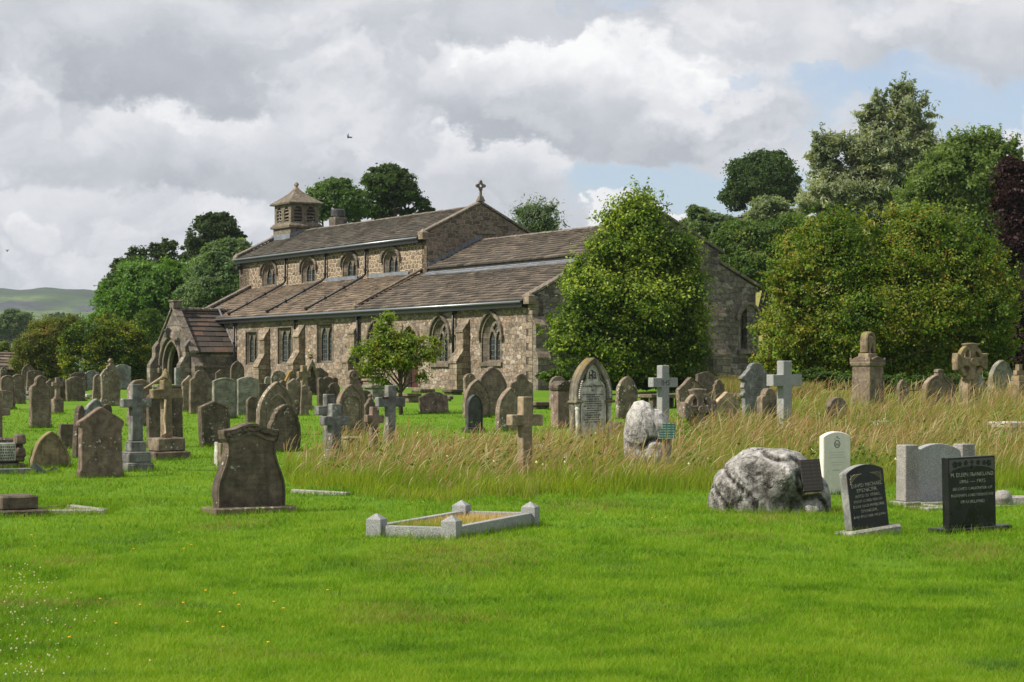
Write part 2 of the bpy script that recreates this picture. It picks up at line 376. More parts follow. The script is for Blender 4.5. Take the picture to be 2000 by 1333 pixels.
pane = n.node('ShaderNodeTexVoronoi'); n.put(pane.inputs['Vector'], tc.outputs['Object']); pane.inputs['Scale'].default_value = 7
gc = n.mix(n.rmap(n.sep(pane.outputs['Color'])[0], 0, 1), (.010, .016, .016), (.035, .048, .05))
finish(n, n.mix(ld, gc, (.08, .085, .085)), n.math('ADD', .1, n.math('MULTIPLY', ld, .5)), n.bump(n.sep(pane.outputs['Color'])[1], .3, .01), .5)
m, n = new_mat('interior_shade'); S['void'] = m; finish(n, (.012, .011, .012), .9)  # near-black colour standing in for shade inside the turret and porch
m, n = new_mat('dark_red_door'); S['door'] = m
tc = n.node('ShaderNodeTexCoord'); o3 = n.sep(tc.outputs['Object'])
pl = n.math('GREATER_THAN', n.math('SINE', n.math('MULTIPLY', o3[0], 2 * math.pi / .16)), .93)
finish(n, n.mix(pl, n.mix(n.noise(tc.outputs['Object'], 9, 4), (.045, .014, .014), (.075, .028, .026)), (.012, .006, .006)), .7)
m, n = new_mat('orange_timber'); S['timber'] = m; finish(n, n.mix(n.noise(n.node('ShaderNodeTexCoord').outputs['Object'], 12, 4), (.30, .14, .03), (.42, .25, .09)), .8)

def masonry(name, stones, mortar, sx, sz, mw, seed=0, bumpd=.05, rnd=.62, ashlar=False, soot=.35, sootc=(.05, .045, .04), mortar_vis=1.0):
    m, n = new_mat(name)
    tc = n.node('ShaderNodeTexCoord'); x, y, z = n.sep(tc.outputs['Object'])
    wob = n.noise(tc.outputs['Object'], 1.6, 4, .6, out='Color'); wob = n.scale(n.vmath('SUBTRACT', wob, (.5, .5, .5)), .16)
    u = n.math('ADD', n.math('ADD', x, y), seed * 3.1); co = n.vmath('ADD', n.comb(u, 0, z), wob); cu, _, cz = n.sep(co)
    if ashlar:
        br = n.node('ShaderNodeTexBrick'); n.put(br.inputs['Vector'], n.comb(n.math('ADD', x, y), z, 0))
        br.inputs['Scale'].default_value = 1; br.inputs['Brick Width'].default_value = sx; br.inputs['Row Height'].default_value = sz
        br.inputs['Mortar Size'].default_value = mw; br.inputs['Mortar Smooth'].default_value = .3
        br.inputs['Color1'].default_value = (0, 0, 0, 1); br.inputs['Color2'].default_value = (1, 1, 1, 1); br.inputs['Mortar'].default_value = (.5, .5, .5, 1); br.inputs['Bias'].default_value = 0
        cell = n.sep(br.outputs['Color'])[0]; mort = br.outputs['Fac']
    else:
        # rubble laid in rough courses: voronoi cells flattened, shifted by course
        rz = n.math('MULTIPLY', cz, 1 / sz); par = n.math('FRACT', n.math('MULTIPLY', n.math('FLOOR', rz), .5))
        vec = n.comb(n.math('ADD', n.math('MULTIPLY', cu, 1 / sx), par), rz, 0)
        v = n.node('ShaderNodeTexVoronoi', voronoi_dimensions='2D', feature='F1'); n.put(v.inputs['Vector'], vec); v.inputs['Scale'].default_value = 1; v.inputs['Randomness'].default_value = rnd
        e = n.node('ShaderNodeTexVoronoi', voronoi_dimensions='2D', feature='DISTANCE_TO_EDGE'); n.put(e.inputs['Vector'], vec); e.inputs['Scale'].default_value = 1; e.inputs['Randomness'].default_value = rnd
        cell = n.sep(v.outputs['Color'])[0]; jag = n.noise(tc.outputs['Object'], 22, 3, .6)
        mort = n.rmap(n.math('ADD', e.outputs['Distance'], n.math('MULTIPLY', n.math('SUBTRACT', jag, .5), .09)), mw, mw * 2.2, 1, 0)
    k = len(stones)
    sc = n.ramp(cell, [(i / (k - 1), s) for i, s in enumerate(stones)])
    f1 = n.noise(tc.outputs['Object'], 14, 5, .65); f2 = n.noise(tc.outputs['Object'], .55, 5, .6)
    f3 = n.noise(tc.outputs['Object'], 5, 6, .75, .5)
    sc = n.mix(1.0, sc, n.ramp(n.rmap(f3, .32, .68), [(0, (.5, .48, .46)), (.5, (1, 1, 1)), (1, (1.35, 1.33, 1.3))]), 'MULTIPLY')
    sc = n.mix(n.rmap(f1, .3, .7, 0, .45), sc, n.mix(.5, sc, sootc))
    c = n.mix(n.math('MULTIPLY', mort, mortar_vis), sc, mortar)
    c = n.mix(n.rmap(f2, .42, .75, 0, soot), c, sootc)
    h = n.math('SUBTRACT', n.math('MULTIPLY', f1, .35), n.math('MULTIPLY', mort, .8))
    h = n.math('ADD', h, n.math('MULTIPLY', cell, .3))
    finish(n, c, .92, n.bump(h, .9, bumpd), .15)
    return m
S['clere'] = masonry('clerestory_rubble_masonry', [(.10, .075, .055), (.20, .155, .11), (.14, .105, .075), (.27, .21, .15), (.17, .12, .08), (.23, .19, .15)], (.47, .40, .31), .42, .235, .055, 1, mortar_vis=.95, soot=.2)
S['aisle'] = masonry('aisle_rubble_masonry', [(.20, .16, .13), (.34, .28, .225), (.13, .107, .09), (.43, .375, .32), (.27, .18, .125), (.30, .255, .22), (.18, .142, .112), (.37, .305, .24)], (.15, .12, .095), .33, .185, .03, 2, mortar_vis=.75, soot=.6, sootc=(.10, .08, .065))
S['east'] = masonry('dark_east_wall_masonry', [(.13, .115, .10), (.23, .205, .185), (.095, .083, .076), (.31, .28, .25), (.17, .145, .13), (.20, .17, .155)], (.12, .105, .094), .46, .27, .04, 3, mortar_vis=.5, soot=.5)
S['nave_e'] = masonry('nave_gable_masonry', [(.13, .10, .075), (.21, .17, .125), (.11, .085, .065), (.26, .21, .16), (.17, .13, .095)], (.33, .285, .23), .42, .24, .05, 4, mortar_vis=.75, soot=.4)
S['ashlar'] = masonry('porch_ashlar', [(.12, .105, .09), (.22, .19, .16), (.16, .14, .125), (.10, .085, .08), (.27, .24, .20), (.19, .15, .12)], (.10, .09, .08), .62, .30, .012, 5, ashlar=True, bumpd=.02, soot=.7)
S['dress'] = masonry('dressed_stone', [(.22, .18, .135), (.30, .25, .19), (.17, .14, .11), (.34, .28, .21)], (.16, .13, .10), .5, .28, .01, 6, ashlar=True, bumpd=.015, soot=.45)
S['wstone'] = masonry('window_stone', [(.14, .12, .095), (.20, .17, .135), (.115, .098, .08), (.24, .20, .16)], (.10, .085, .07), .4, .27, .01, 9, ashlar=True, bumpd=.015, soot=.5)
S['butt'] = masonry('buttress_ashlar', [(.15, .12, .09), (.29, .235, .175), (.20, .155, .115), (.35, .29, .22), (.24, .18, .13)], (.10, .085, .065), .45, .27, .012, 7, ashlar=True, bumpd=.02, soot=.45)
S['cope'] = stone_mat('coping_stone', (.12, .10, .085), (.19, .165, .135), la=.3, da=.5, vary=.1)
S['belfry'] = stone_mat('bellcote_stone', (.115, .097, .078), (.18, .155, .12), la=.4, lichen=(.38, .36, .27), da=.4, vary=.05)
S['drywall'] = masonry('drystone_limestone', [(.2, .2, .19), (.32, .32, .3), (.15, .15, .145), (.4, .4, .38)], (.05, .05, .045), .3, .16, .06, 8)
def slate_mat(name, a, b, c3, lich=.25):
    m, n = new_mat(name)
    tc = n.node('ShaderNodeTexCoord'); at_ = n.node('ShaderNodeAttribute', attribute_name='Col')
    r = n.sep(at_.outputs['Vector'])[0]
    c = n.ramp(r, [(0, a), (.5, b), (1, c3)])
    f = n.noise(tc.outputs['Object'], 3.2, 5, .65); f2 = n.noise(tc.outputs['Object'], 26, 4, .7)
    c = n.mix(n.rmap(f, .4, .75, 0, .5), c, (.045, .04, .033))
    c = n.mix(n.rmap(f2, .6, .72, 0, lich), c, (.33, .31, .25))
    finish(n, c, .85, n.bump(f2, .6, .02), .2)
    return m
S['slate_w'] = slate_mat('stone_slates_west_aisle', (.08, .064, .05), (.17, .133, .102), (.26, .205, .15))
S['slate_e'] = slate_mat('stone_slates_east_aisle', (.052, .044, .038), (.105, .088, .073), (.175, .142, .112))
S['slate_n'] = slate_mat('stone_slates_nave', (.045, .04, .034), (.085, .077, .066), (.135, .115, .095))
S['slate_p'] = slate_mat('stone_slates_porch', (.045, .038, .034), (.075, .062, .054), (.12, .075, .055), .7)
def leaf_mat(name, trans=.4, gloss=.08):
    m, n = new_mat(name)
    a = n.node('ShaderNodeAttribute', attribute_name='Col'); c = a.outputs['Color']
    p = n.node('ShaderNodeBsdfPrincipled'); n.l.new(c, p.inputs['Base Color']); p.inputs['Roughness'].default_value = .55; p.inputs['Specular IOR Level'].default_value = gloss
    t = n.node('ShaderNodeBsdfTranslucent'); n.l.new(n.mix(1.0, c, (1.5, 1.6, .5), 'MULTIPLY'), t.inputs[0])
    m1 = n.node('ShaderNodeMixShader'); m1.inputs[0].default_value = trans; n.l.new(p.outputs[0], m1.inputs[1]); n.l.new(t.outputs[0], m1.inputs[2])
    o = n.node('ShaderNodeOutputMaterial'); n.l.new(m1.outputs[0], o.inputs[0]); return m
S['leaf'] = leaf_mat('foliage', .42, .25); S['grassblade'] = leaf_mat('grass_blade', .38, .12)
m, n = new_mat('bark'); S['bark'] = m
tc = n.node('ShaderNodeTexCoord'); f = n.noise(n.vmath('MULTIPLY', tc.outputs['Object'], (6, 6, 1)), 3, 5, .65)
finish(n, n.mix(f, (.035, .028, .022), (.11, .09, .07)), .95, n.bump(f, .8, .03), .1)

# ground
m, n = new_mat('lawn_and_fell_ground'); S['ground'] = m
tc = n.node('ShaderNodeTexCoord'); P = tc.outputs['Object']; x, y, z = n.sep(P)
a = n.noise(P, .35, 5, .6); b = n.noise(P, 2.6, 5, .6); c9 = n.noise(P, 30, 4, .7)
g = n.mix(n.rmap(a, .3, .7), (.085, .18, .010), (.125, .235, .014)); g = n.mix(n.rmap(b, .35, .7, 0, .6), g, (.075, .15, .010)); g = n.mix(n.rmap(c9, .4, .8, 0, .5), g, (.11, .2, .02))
# rough pasture on the hill
hill = n.mix(n.rmap(n.noise(P, .25, 5, .6), .35, .65), (.15, .17, .04), (.21, .19, .07)); g = n.mix(n.rmap(z, 2.5, 5), g, hill)
# far fells: pasture with limestone scars, wood at the foot
fl = n.noise(n.comb(n.math('MULTIPLY', x, .03), n.math('MULTIPLY', y, .003), n.math('MULTIPLY', z, .10)), 1, 5, .6)
fell = n.mix(n.rmap(fl, .38, .62), (.05, .095, .03), (.12, .16, .06))
sv = n.noise(n.comb(n.math('MULTIPLY', x, .016), 7, n.math('MULTIPLY', z, .20)), 1, 6, .72, .3)
band = n.math('MULTIPLY', n.rmap(z, 72, 78), n.rmap(z, 86, 93, 1, 0))
fell = n.mix(n.rmap(n.math('ADD', sv, n.math('MULTIPLY', band, .14)), .58, .62), fell, (.055, .06, .08))
fell = n.mix(n.math('MULTIPLY', n.rmap(n.noise(n.comb(n.math('MULTIPLY', x, .05), 3, n.math('MULTIPLY', z, .3)), 1, 3, .6), .54, .60), .7), fell, (.02, .045, .02))
fell = n.mix(n.math('MULTIPLY', n.rmap(n.math('ADD', z, n.math('MULTIPLY', fl, 14)), 104, 110), .85), fell, (.03, .055, .035))
g = n.mix(n.rmap(y, 500, 900), g, fell)
finish(n, g, .95, n.bump(n.math('ADD', b, c9), .6, .04), .1)
m, n = new_mat('gravel_chippings'); S['gravel'] = m
v = n.node('ShaderNodeTexVoronoi'); n.put(v.inputs['Vector'], n.node('ShaderNodeTexCoord').outputs['Object']); v.inputs['Scale'].default_value = 30
finish(n, n.ramp(n.sep(v.outputs['Color'])[0], [(0, (.06, .045, .035)), (.5, (.22, .17, .13)), (1, (.36, .32, .28))]), .9, n.bump(v.outputs['Distance'], 1, .03), .2)
# ------------------------------------------------------------------ the ground sheet
ys = np.concatenate([np.arange(-60, 8, 4), np.arange(8, 60, .8), np.arange(60, 130, 2), np.arange(130, 420, 5), np.arange(420, 1500, 60), np.arange(1500, 2900, 35), [3200, 4000, 6000]])
xs = np.concatenate([[-4000, -2500], np.arange(-1500, -900, 60), np.arange(-900, -380, 9), np.arange(-380, -300, 30), np.arange(-300, -60, 15), np.arange(-60, -14, 3), np.arange(-14, 14, .8), np.arange(14, 100, 3), np.arange(100, 300, 15), np.arange(300, 1500, 100), [2500, 4000]])
X, Y = np.meshgrid(xs, ys); Z = gz(X, Y)
far = sst(1500, 1900, Y)
Z = Z + far * (14 * (vnoise(X, Y, 130, 3) - .5) + 6 * (vnoise(X, Y, 47, 4) - .5))
nx, ny = len(xs), len(ys); idx = np.arange(nx * ny).reshape(ny, nx)
fc = np.stack([idx[:-1, :-1], idx[:-1, 1:], idx[1:, 1:], idx[1:, :-1]], -1).reshape(-1, 4)
o = np_mesh('ground', np.stack([X, Y, Z], -1).reshape(-1, 3), fc, S['ground']); o['kind'] = 'structure'
o.data.polygons.foreach_set('use_smooth', [True] * len(o.data.polygons))

# ------------------------------------------------------------------ the church
TH = R(31.34); sn, cs = math.sin(TH), math.cos(TH)
Y0 = 87.0; X0 = 40 / F * Y0; LZ = -.8          # z in church space = world z - EYE + .8
def tat(px, v=0.):
    m = (px - 1000) / F
    return (X0 + cs * v - m * Y0 - m * sn * v) / (sn + m * cs)
def zat(py, t, v=0.):
    return (HOR - py) / F * (Y0 + cs * t + sn * v) + .8
church = empty('stone_church', (X0, Y0, EYE - .8), (0, 0, math.pi / 2 + TH))
tag(church, 'long low rubble-stone parish church with stone slate roofs and a small bell turret', 'church')
# church space: x = t (west), y = -v (south), z up
def Ms(v):                       # plane of a south wall at v: (u, d, z), d<0 outwards
    return lambda u, d, z: (u, -v - d, z)
def Me(t0):                      # plane of an east wall at t0, u = v
    return lambda u, d, z: (t0 + d, -u, z)

def arc_outline(kind, u0, u1, z0, z1, seg=9, sp=None):
    """closed outline: bottom first, counter-clockwise; kinds rect, pointed, round"""
    c = (u0 + u1) / 2; W = u1 - u0
    if kind == 'rect': return [(u0, z0), (u1, z0), (u1, z1), (u0, z1)]
    pts = []
    if kind == 'round':
        h = W / 2; hv = sp or h; s_ = z1 - hv
        for i in range(2 * seg + 1):
            a = math.pi * i / (2 * seg); pts.append((c + h * math.cos(a), s_ + hv * math.sin(a)))
    else:
        h = max(W * .5 + .001, sp or W * .64); s_ = z1 - h; cc = (h * h - W * W / 4) / W; Rr = W / 2 + cc
        am = math.asin(min(1, h / Rr))
        rt = [(c - cc + Rr * math.cos(am * i / seg), s_ + Rr * math.sin(am * i / seg)) for i in range(seg + 1)]
        pts = rt + [(2 * c - x, z) for x, z in rt[-2::-1]]
    return [(u0, z0), (u1, z0)] + pts
def arch_only(o): return o[2:]
def grow(o, d, kind):
    """offset outline outwards by d (about its own centre line), bottom stays"""
    c = (o[0][0] + o[1][0]) / 2; W = o[1][0] - o[0][0]; z0 = o[0][1]; zs = max(p[1] for p in o); H = zs - z0
    return [(c + (x - c) * (W + 2 * d) / W, z0 + (z - z0) * (H + d) / H) for x, z in o]

def window(M, kind, u0, u1, z0, z1, mat='wstone', deep=.30, splay=.20, hood=None, tracery=True, hoodmat='wstone', sill=True, sp=None):
    o = arc_outline(kind, u0, u1, z0, z1, sp=sp)
    big = grow(o, .13, kind); W = u1 - u0; c = (u0 + u1) / 2; H = z1 - z0
    fr = MB().ring(o[1:] + o[:1], big[1:] + big[:1], -.018, .02, M=M)
    c0_ = (u0 + u1) / 2; kx = (W - 2 * splay) / W; zt_ = max(p[1] for p in o)
    inner = [(c0_ + (x - c0_) * kx, z0 + .05 + (z - z0) * (H - splay * .9 - .05) / H) for x, z in o]
    for (oa, da, ob, db) in ((o, -.018, o, .03), (o, .03, inner, deep - .07)):
        k_ = len(o); fr.add([M(x, da, z) for x, z in oa] + [M(x, db, z) for x, z in ob], [(q_, (q_ + 1) % k_, (q_ + 1) % k_ + k_, q_ + k_) for q_ in range(k_)])
    w_ = fr.build('window', S[mat], church)
    o_full = o; tr_o = grow(inner, -.0, kind); Wi = W - 2 * splay; zi0 = z0 + .05; zi1 = max(p[1] for p in inner)
    if sill: MB().add([M(u0 - .16, -.10, z0 - .02), M(u1 + .16, -.10, z0 - .02), M(u1 + .16, .3, z0 + .10), M(u0 - .16, .3, z0 + .10), M(u0 - .16, -.10, z0 - .17), M(u1 + .16, -.10, z0 - .17), M(u1 + .16, .3, z0 - .17), M(u0 - .16, .3, z0 - .17)],
                      [(0, 1, 2, 3), (4, 7, 6, 5), (0, 4, 5, 1), (1, 5, 6, 2), (3, 2, 6, 7), (0, 3, 7, 4)]).build('sill', S[mat], w_)
    if hood:
        ar = arch_only(o); g1_ = arch_only(grow(o, .12, kind)); g2 = arch_only(grow(o, .12 + hood, kind))
        hb = MB().ring(g1_, g2, -.13, .0, M=M)
        for s_ in (-1, 1):
            uu = c + s_ * (W / 2 + .12 + hood / 2); zc = g2[0][1]
            hb.box(uu - .11, uu + .11, -.15, .0, zc - .2, zc + .03, M=M)
        hb.build('hood_mould', S[hoodmat], w_, bevel=.015)
    if tracery:
        holes = []
        for s_ in (-1, 1):
            a, b = (c - Wi / 2 + .045, c - .04) if s_ < 0 else (c + .04, c + Wi / 2 - .045)
            zt = zi1 - (Wi * .42 if kind == 'pointed' else (Wi * .07 if kind == 'round' else .06))
            holes.append(arc_outline('pointed', a, b, zi0 + .06, zt, 5, sp=(b - a) * .9))
        if kind == 'pointed':
            r = Wi * .16; zc = zi1 - Wi * .31
            holes.append([(c + r * (1 + .18 * math.cos(4 * q)) * math.cos(q), zc + r * (1 + .18 * math.cos(4 * q)) * math.sin(q)) for q in [2 * math.pi * i / 20 for i in range(20)]])
        MB().holed(inner, holes, deep - .09, deep - .02, M=M).build('tracery', S[mat], w_, bevel=.008)
    MB().add([M(x, deep, z) for x, z in grow(o, .03, kind)], [tuple(range(len(o)))]).build('glass', S['glass'], w_)
    return o
def wall(name, outer, holes, M, mat, deep=.55, parent=None):
    return MB().holed(outer, holes, 0, deep, M=M).build(name, S[mat], parent or church)

def slates(name, eaveL, eaveR, ridgeR, ridgeL, mat, n, parent=None, wmin=.32, wmax=.75, th=.055, seed=0):
    """stepped courses of individual stone slates between four corners (church space)"""
    rg = random.Random(seed); eL, eR, rR, rL = map(Vector, (eaveL, eaveR, ridgeR, ridgeL))
    nrm = (eR - eL).cross(rL - eL).normalized(); nrm = nrm if nrm.z > 0 else -nrm
    mb = MB(); rows = []; acc = 0; hs = [1.25 - .6 * i / n for i in range(n)]; tot = sum(hs)
    for i in range(n):
        a = acc / tot; acc += hs[i]; b = acc / tot
        A0, A1 = eL.lerp(rL, a), eR.lerp(rR, a); bb = min(1, b + .25 / n); B0, B1 = eL.lerp(rL, bb), eR.lerp(rR, bb)
        L = (A1 - A0).length; s_ = 0
        while s_ < L - .02:
            wd = rg.uniform(wmin, wmax); e = min(L, s_ + wd - .012); q = rg.uniform(-.006, .008); dn = rg.uniform(-.010, .010); tk = th + rg.uniform(-.006, .010)
            p0, p1 = A0.lerp(A1, s_ / L), A0.lerp(A1, e / L); p2, p3 = B0.lerp(B1, e / L), B0.lerp(B1, s_ / L)
            dv = (p3 - p0).normalized() * dn; top = nrm * (tk + q + .015); cc = rg.gauss(.5, .25); cc = min(1, max(0, cc))
            vs = [p0 - dv + top, p1 - dv + top, p2 + nrm * (.008 + q), p3 + nrm * (.008 + q), p0 - dv - nrm * .01, p1 - dv - nrm * .01, p2 - nrm * .02, p3 - nrm * .02]
            fm = 4 * (a + .5 / n) * (1 - a - .5 / n); sg_ = lambda v: Vector((v.x, v.y, v.z - fm * (.03 + .030 * math.sin(v.x * .55 + seed) + .018 * math.sin(v.x * 1.7 + v.y + seed))))
            mb.add([sg_(v) for v in vs], [(0, 1, 2, 3), (0, 4, 5, 1), (0, 3, 7, 4), (1, 5, 6, 2)], (cc, cc, cc)); s_ += wd
    # the boarding underneath
    k = nrm * .13
    mb.add([eL - k, eR - k, rR - k, rL - k], [(0, 1, 2, 3)], (.3, .3, .3))
    return mb.build(name, S[mat], parent or church, recalc=False)

# main dimensions (metres, church space)
A_ = 3.66; WN = 3.24; V1, V2, V3 = A_, A_ + WN, A_ + 2 * WN; V4 = 12.3
TW = 38.6; TE = 16.2; TC = 40.1                    # west end of aisle, nave east gable, clerestory west end
ZE = 3.30 + .8; ZAT = 5.12 + .8; ZC = 5.42 + .8; ZCR = 7.02 + .8; ZU = 7.18 + .8; ZR = 8.83 + .8; ZF = -.9
TCW = tat(467, A_)
# openings of the south aisle
Ws = []
def pxwin(kind, xl, xr, yt, yb, v=0.):
    u1, u0 = tat(xl, v), tat(xr, v); um = (u0 + u1) / 2
    return kind, u0, u1, zat(yb, um, v), zat(yt, um, v)
M0 = Ms(0); holes = []
for (k, xl, xr, yt, yb) in [('rect', 480.5, 502, 649, 712), ('rect', 543.5, 569.5, 640, 711), ('rect', 620, 649, 634, 709)]:
    q = pxwin(k, xl, xr, yt, yb); holes.append(window(M0, *q, deep=.26, splay=.08, sill=False))
for (k, xl, xr, yt, yb) in [('pointed', 723, 750, 632, 707), ('pointed', 845, 876, 623, 710), ('pointed', 942, 978, 617, 708)]:
    q = pxwin(k, xl, xr, yt, yb); holes.append(window(M0, *q, hood=.13, deep=.30, splay=.22))
# south door
k, u0, u1, z0, z1 = pxwin('pointed', 789, 817, 641, 757)
do = arc_outline('pointed', u0, u1, z0, z1); holes.append(do)
dm = MB().ring(arch_only(grow(do, .1, 'pointed')), arch_only(grow(do, .25, 'pointed')), -.12, 0, M=M0)
dr = MB().add([M0(x, .4, z) for x, z in do], [tuple(range(len(do)))]).build('door', S['door'], church); dm.build('hood_mould', S['dress'], dr, bevel=.01)
MB().ring(do[1:] + do[:1], grow(do, .16, 'pointed')[1:] + grow(do, .16, 'pointed')[:1], -.02, .12, M=M0).build('door_surround', S['dress'], dr, bevel=.01)
MB().tube([M0(u0 + .25, .36, 1.25), M0(u0 + .25, .36, 1.45)], .03, 6).build('handle', S['iron'], dr)
wall('south_aisle_wall', [(0, ZF), (TW, ZF), (TW, ZE), (0, ZE)], holes, M0, 'aisle')
# clerestory
M1 = Ms(A_); holes = []
for (xl, xr, yt, yb) in [(513, 539, 515.5, 559), (590, 616, 508, 553), (670, 696.5, 500, 546), (750, 778.5, 490.5, 538)]:
    q = pxwin('round', xl, xr, yt, yb, A_); holes.append(window(M1, *q, hood=.15, deep=.28, splay=.17, sp=(q[2] - q[1]) * .33))
wall('clerestory_wall', [(TE, 3.5), (TCW, 3.5), (TCW, ZU), (TE, ZU)], holes, M1, 'clere')
# quoins on the clerestory corner
# north side and west ends (seen from the side only)
MB().box(TE, TCW, -V3 - .01, -V3 + .5, 3.0, ZU).build('north_clerestory_wall', S['nave_e'], church)
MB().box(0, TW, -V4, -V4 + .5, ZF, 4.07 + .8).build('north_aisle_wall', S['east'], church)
def gable(name, t, prof, M, mat, holes=(), deep=.5):
    return wall(name, prof, list(holes), M, mat, deep)
gable('west_gable_wall', TCW, [(V1, ZF), (V3, ZF), (V3, ZU), (V2, ZR - .05), (V1, ZU)], lambda u, d, z: (TCW - .5 + d, -u, z), 'nave_e')
MB().add([(TW - .4, 0, ZF), (TW - .4, -A_, ZF), (TW - .4, -A_, ZAT), (TW - .4, 0, ZE), (TW, 0, ZF), (TW, -A_, ZF), (TW, -A_, ZAT), (TW, 0, ZE)], [(0, 1, 2, 3), (4, 5, 6, 7), (2, 3, 7, 6)]).build('west_aisle_wall', S['aisle'], church)
MB().box(TW - .1, TCW - .1, -V3, -V1, ZF, ZU - .2).build('tower_base_wall', S['aisle'], church)
gable('nave_east_gable_wall', TE, [(V1, 4.5), (V3, 4.5), (V3, ZU + .12), (V2, ZR + .1), (V1, ZU + .12)], Me(TE - .02), 'nave_e')
MB().box(TE - .12, TE, -V2 - .9, -V2 + .3, ZCR + .34, ZCR + .44).box(TE - .10, TE, -V2 - 1.5, -V2 - .95, ZCR + .78, ZCR + .86).build('corbel_ledge', S['cope'], church)
# the east front: aisle + chancel + north aisle
vw0 = 11.0
M_E = Me(0)
def tv(px):   # v on the east plane t=0
    m = (px - 1000) / F; return (m * Y0 - X0) / (cs - m * sn)
def ze_(py, v): return zat(py, 0, v)
va, vb = tv(1446), tv(1477)
ew = window(M_E, 'pointed', va, vb, ze_(684, va), ze_(600, va), mat='cope', deep=.35, hood=.12, hoodmat='cope')
ca, cb = V2 - 1.5, V2 + 1.5
cw = window(M_E, 'pointed', ca, cb, 1.6, 5.4, mat='cope', deep=.35, hood=.14, hoodmat='cope')
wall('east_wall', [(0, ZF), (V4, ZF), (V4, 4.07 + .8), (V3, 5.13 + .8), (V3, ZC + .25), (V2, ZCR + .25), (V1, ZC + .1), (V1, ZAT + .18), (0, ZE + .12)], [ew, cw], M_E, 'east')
# buttress pairs
def buttress(t, w_, d1, z1a, z1b, d2, z2a, z2b, M, mat='butt'):
    """t = near edge, stage 1 (top) depth d1 sloping z1a-z1b, stage 2 depth d2 sloping z2a-z2b"""
    b = MB(); prof = [(0, ZF), (-d2, ZF), (-d2, z2b), (-d1, z2a), (-d1, z1b), (0, z1a)]
    k = len(prof); vs = [M(t, d, z) for d, z in prof] + [M(t + w_, d, z) for d, z in prof]
    b.add(vs, [tuple(range(k)), tuple(range(2 * k - 1, k - 1, -1))] + [(i, i + k, (i + 1) % k + k, (i + 1) % k) for i in range(k)])
    o_ = b.build('buttress', S[mat], church, bevel=.012)
    for (da, za, db, zb) in ((d2, z2b, d1, z2a), (d1, z1b, 0, z1a)):
        for f0, f1, e in ((0, .55, .05), (.5, 1, .02)):
            s_ = MB(); p = [(-da + (da - db) * f0 - (.05 if f0 == 0 else 0), za + (zb - za) * f0 - .04), (-da + (da - db) * f1, za + (zb - za) * f1)]
            q0 = [M(t - .04, p[0][0], p[0][1] + .03 + e), M(t + w_ + .04, p[0][0], p[0][1] + .03 + e), M(t + w_ + .04, p[1][0], p[1][1] + .03 + e), M(t - .04, p[1][0], p[1][1] + .03 + e)]
            q1 = [(a, b_, z - .09) for a, b_, z in q0]
            s_.add(q0 + q1, [(0, 1, 2, 3), (4, 7, 6, 5), (0, 4, 5, 1), (1, 5, 6, 2), (2, 6, 7, 3), (3, 7, 4, 0)]); s_.build('weathering_slab', S['dress'], o_)
for (pe, yt0, yt1, ym0, ym1, yd) in [(527, 640, 663, 693, 716, 0), (595, 634, 657, 688, 711, 0), (703, 628, 650, 684, 707, 0), (917, 625, 647, 684, 708, 0)]:
    t = tat(pe); z_ = lambda y: zat(y, t)
    buttress(t, .68, .34, z_(yt0), z_(yt1), .68, z_(ym0), z_(ym1), M0)
buttress(.0, .6, .28, 3.3, 2.9, .45, 1.9, 1.5, M_E, 'ashlar')
# tall north-chancel buttress on the east front
vbt = tv(1390); buttress(vbt - .5, 1.0, .4, 4.1, 3.5, .8, 2.2, 1.7, M_E, 'ashlar')
# quoins at the south-east corner
q = MB()
for i in range(13):
    z0 = .0 + i * .31; ln = .5 if i % 2 else .3
    q.box(-.025, ln, -.3, .025, z0 + .006, z0 + .30)
q.build('quoins', S['dress'], church, bevel=.01)
# roofs
tdiv = tat(700, .0)
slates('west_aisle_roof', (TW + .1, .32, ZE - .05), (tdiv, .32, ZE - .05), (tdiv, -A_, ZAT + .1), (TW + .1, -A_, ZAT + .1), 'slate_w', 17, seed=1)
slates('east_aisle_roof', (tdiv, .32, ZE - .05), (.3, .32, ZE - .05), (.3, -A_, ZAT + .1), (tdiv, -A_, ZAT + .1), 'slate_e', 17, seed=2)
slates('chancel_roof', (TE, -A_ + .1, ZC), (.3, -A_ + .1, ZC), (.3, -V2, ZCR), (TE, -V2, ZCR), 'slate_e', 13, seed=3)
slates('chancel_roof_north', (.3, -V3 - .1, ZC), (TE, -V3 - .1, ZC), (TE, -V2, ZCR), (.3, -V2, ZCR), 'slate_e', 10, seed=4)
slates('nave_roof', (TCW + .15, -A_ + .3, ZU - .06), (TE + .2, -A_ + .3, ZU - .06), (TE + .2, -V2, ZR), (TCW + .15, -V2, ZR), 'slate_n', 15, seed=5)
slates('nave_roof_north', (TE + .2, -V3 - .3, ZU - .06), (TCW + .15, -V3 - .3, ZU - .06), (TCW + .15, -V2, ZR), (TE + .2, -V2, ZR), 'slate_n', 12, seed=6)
slates('north_aisle_roof', (.3, -V4 - .2, 4.07 + .75), (TW, -V4 - .2, 4.07 + .75), (TW, -V3, 5.13 + .8), (.3, -V3, 5.13 + .8), 'slate_e', 10, seed=7)
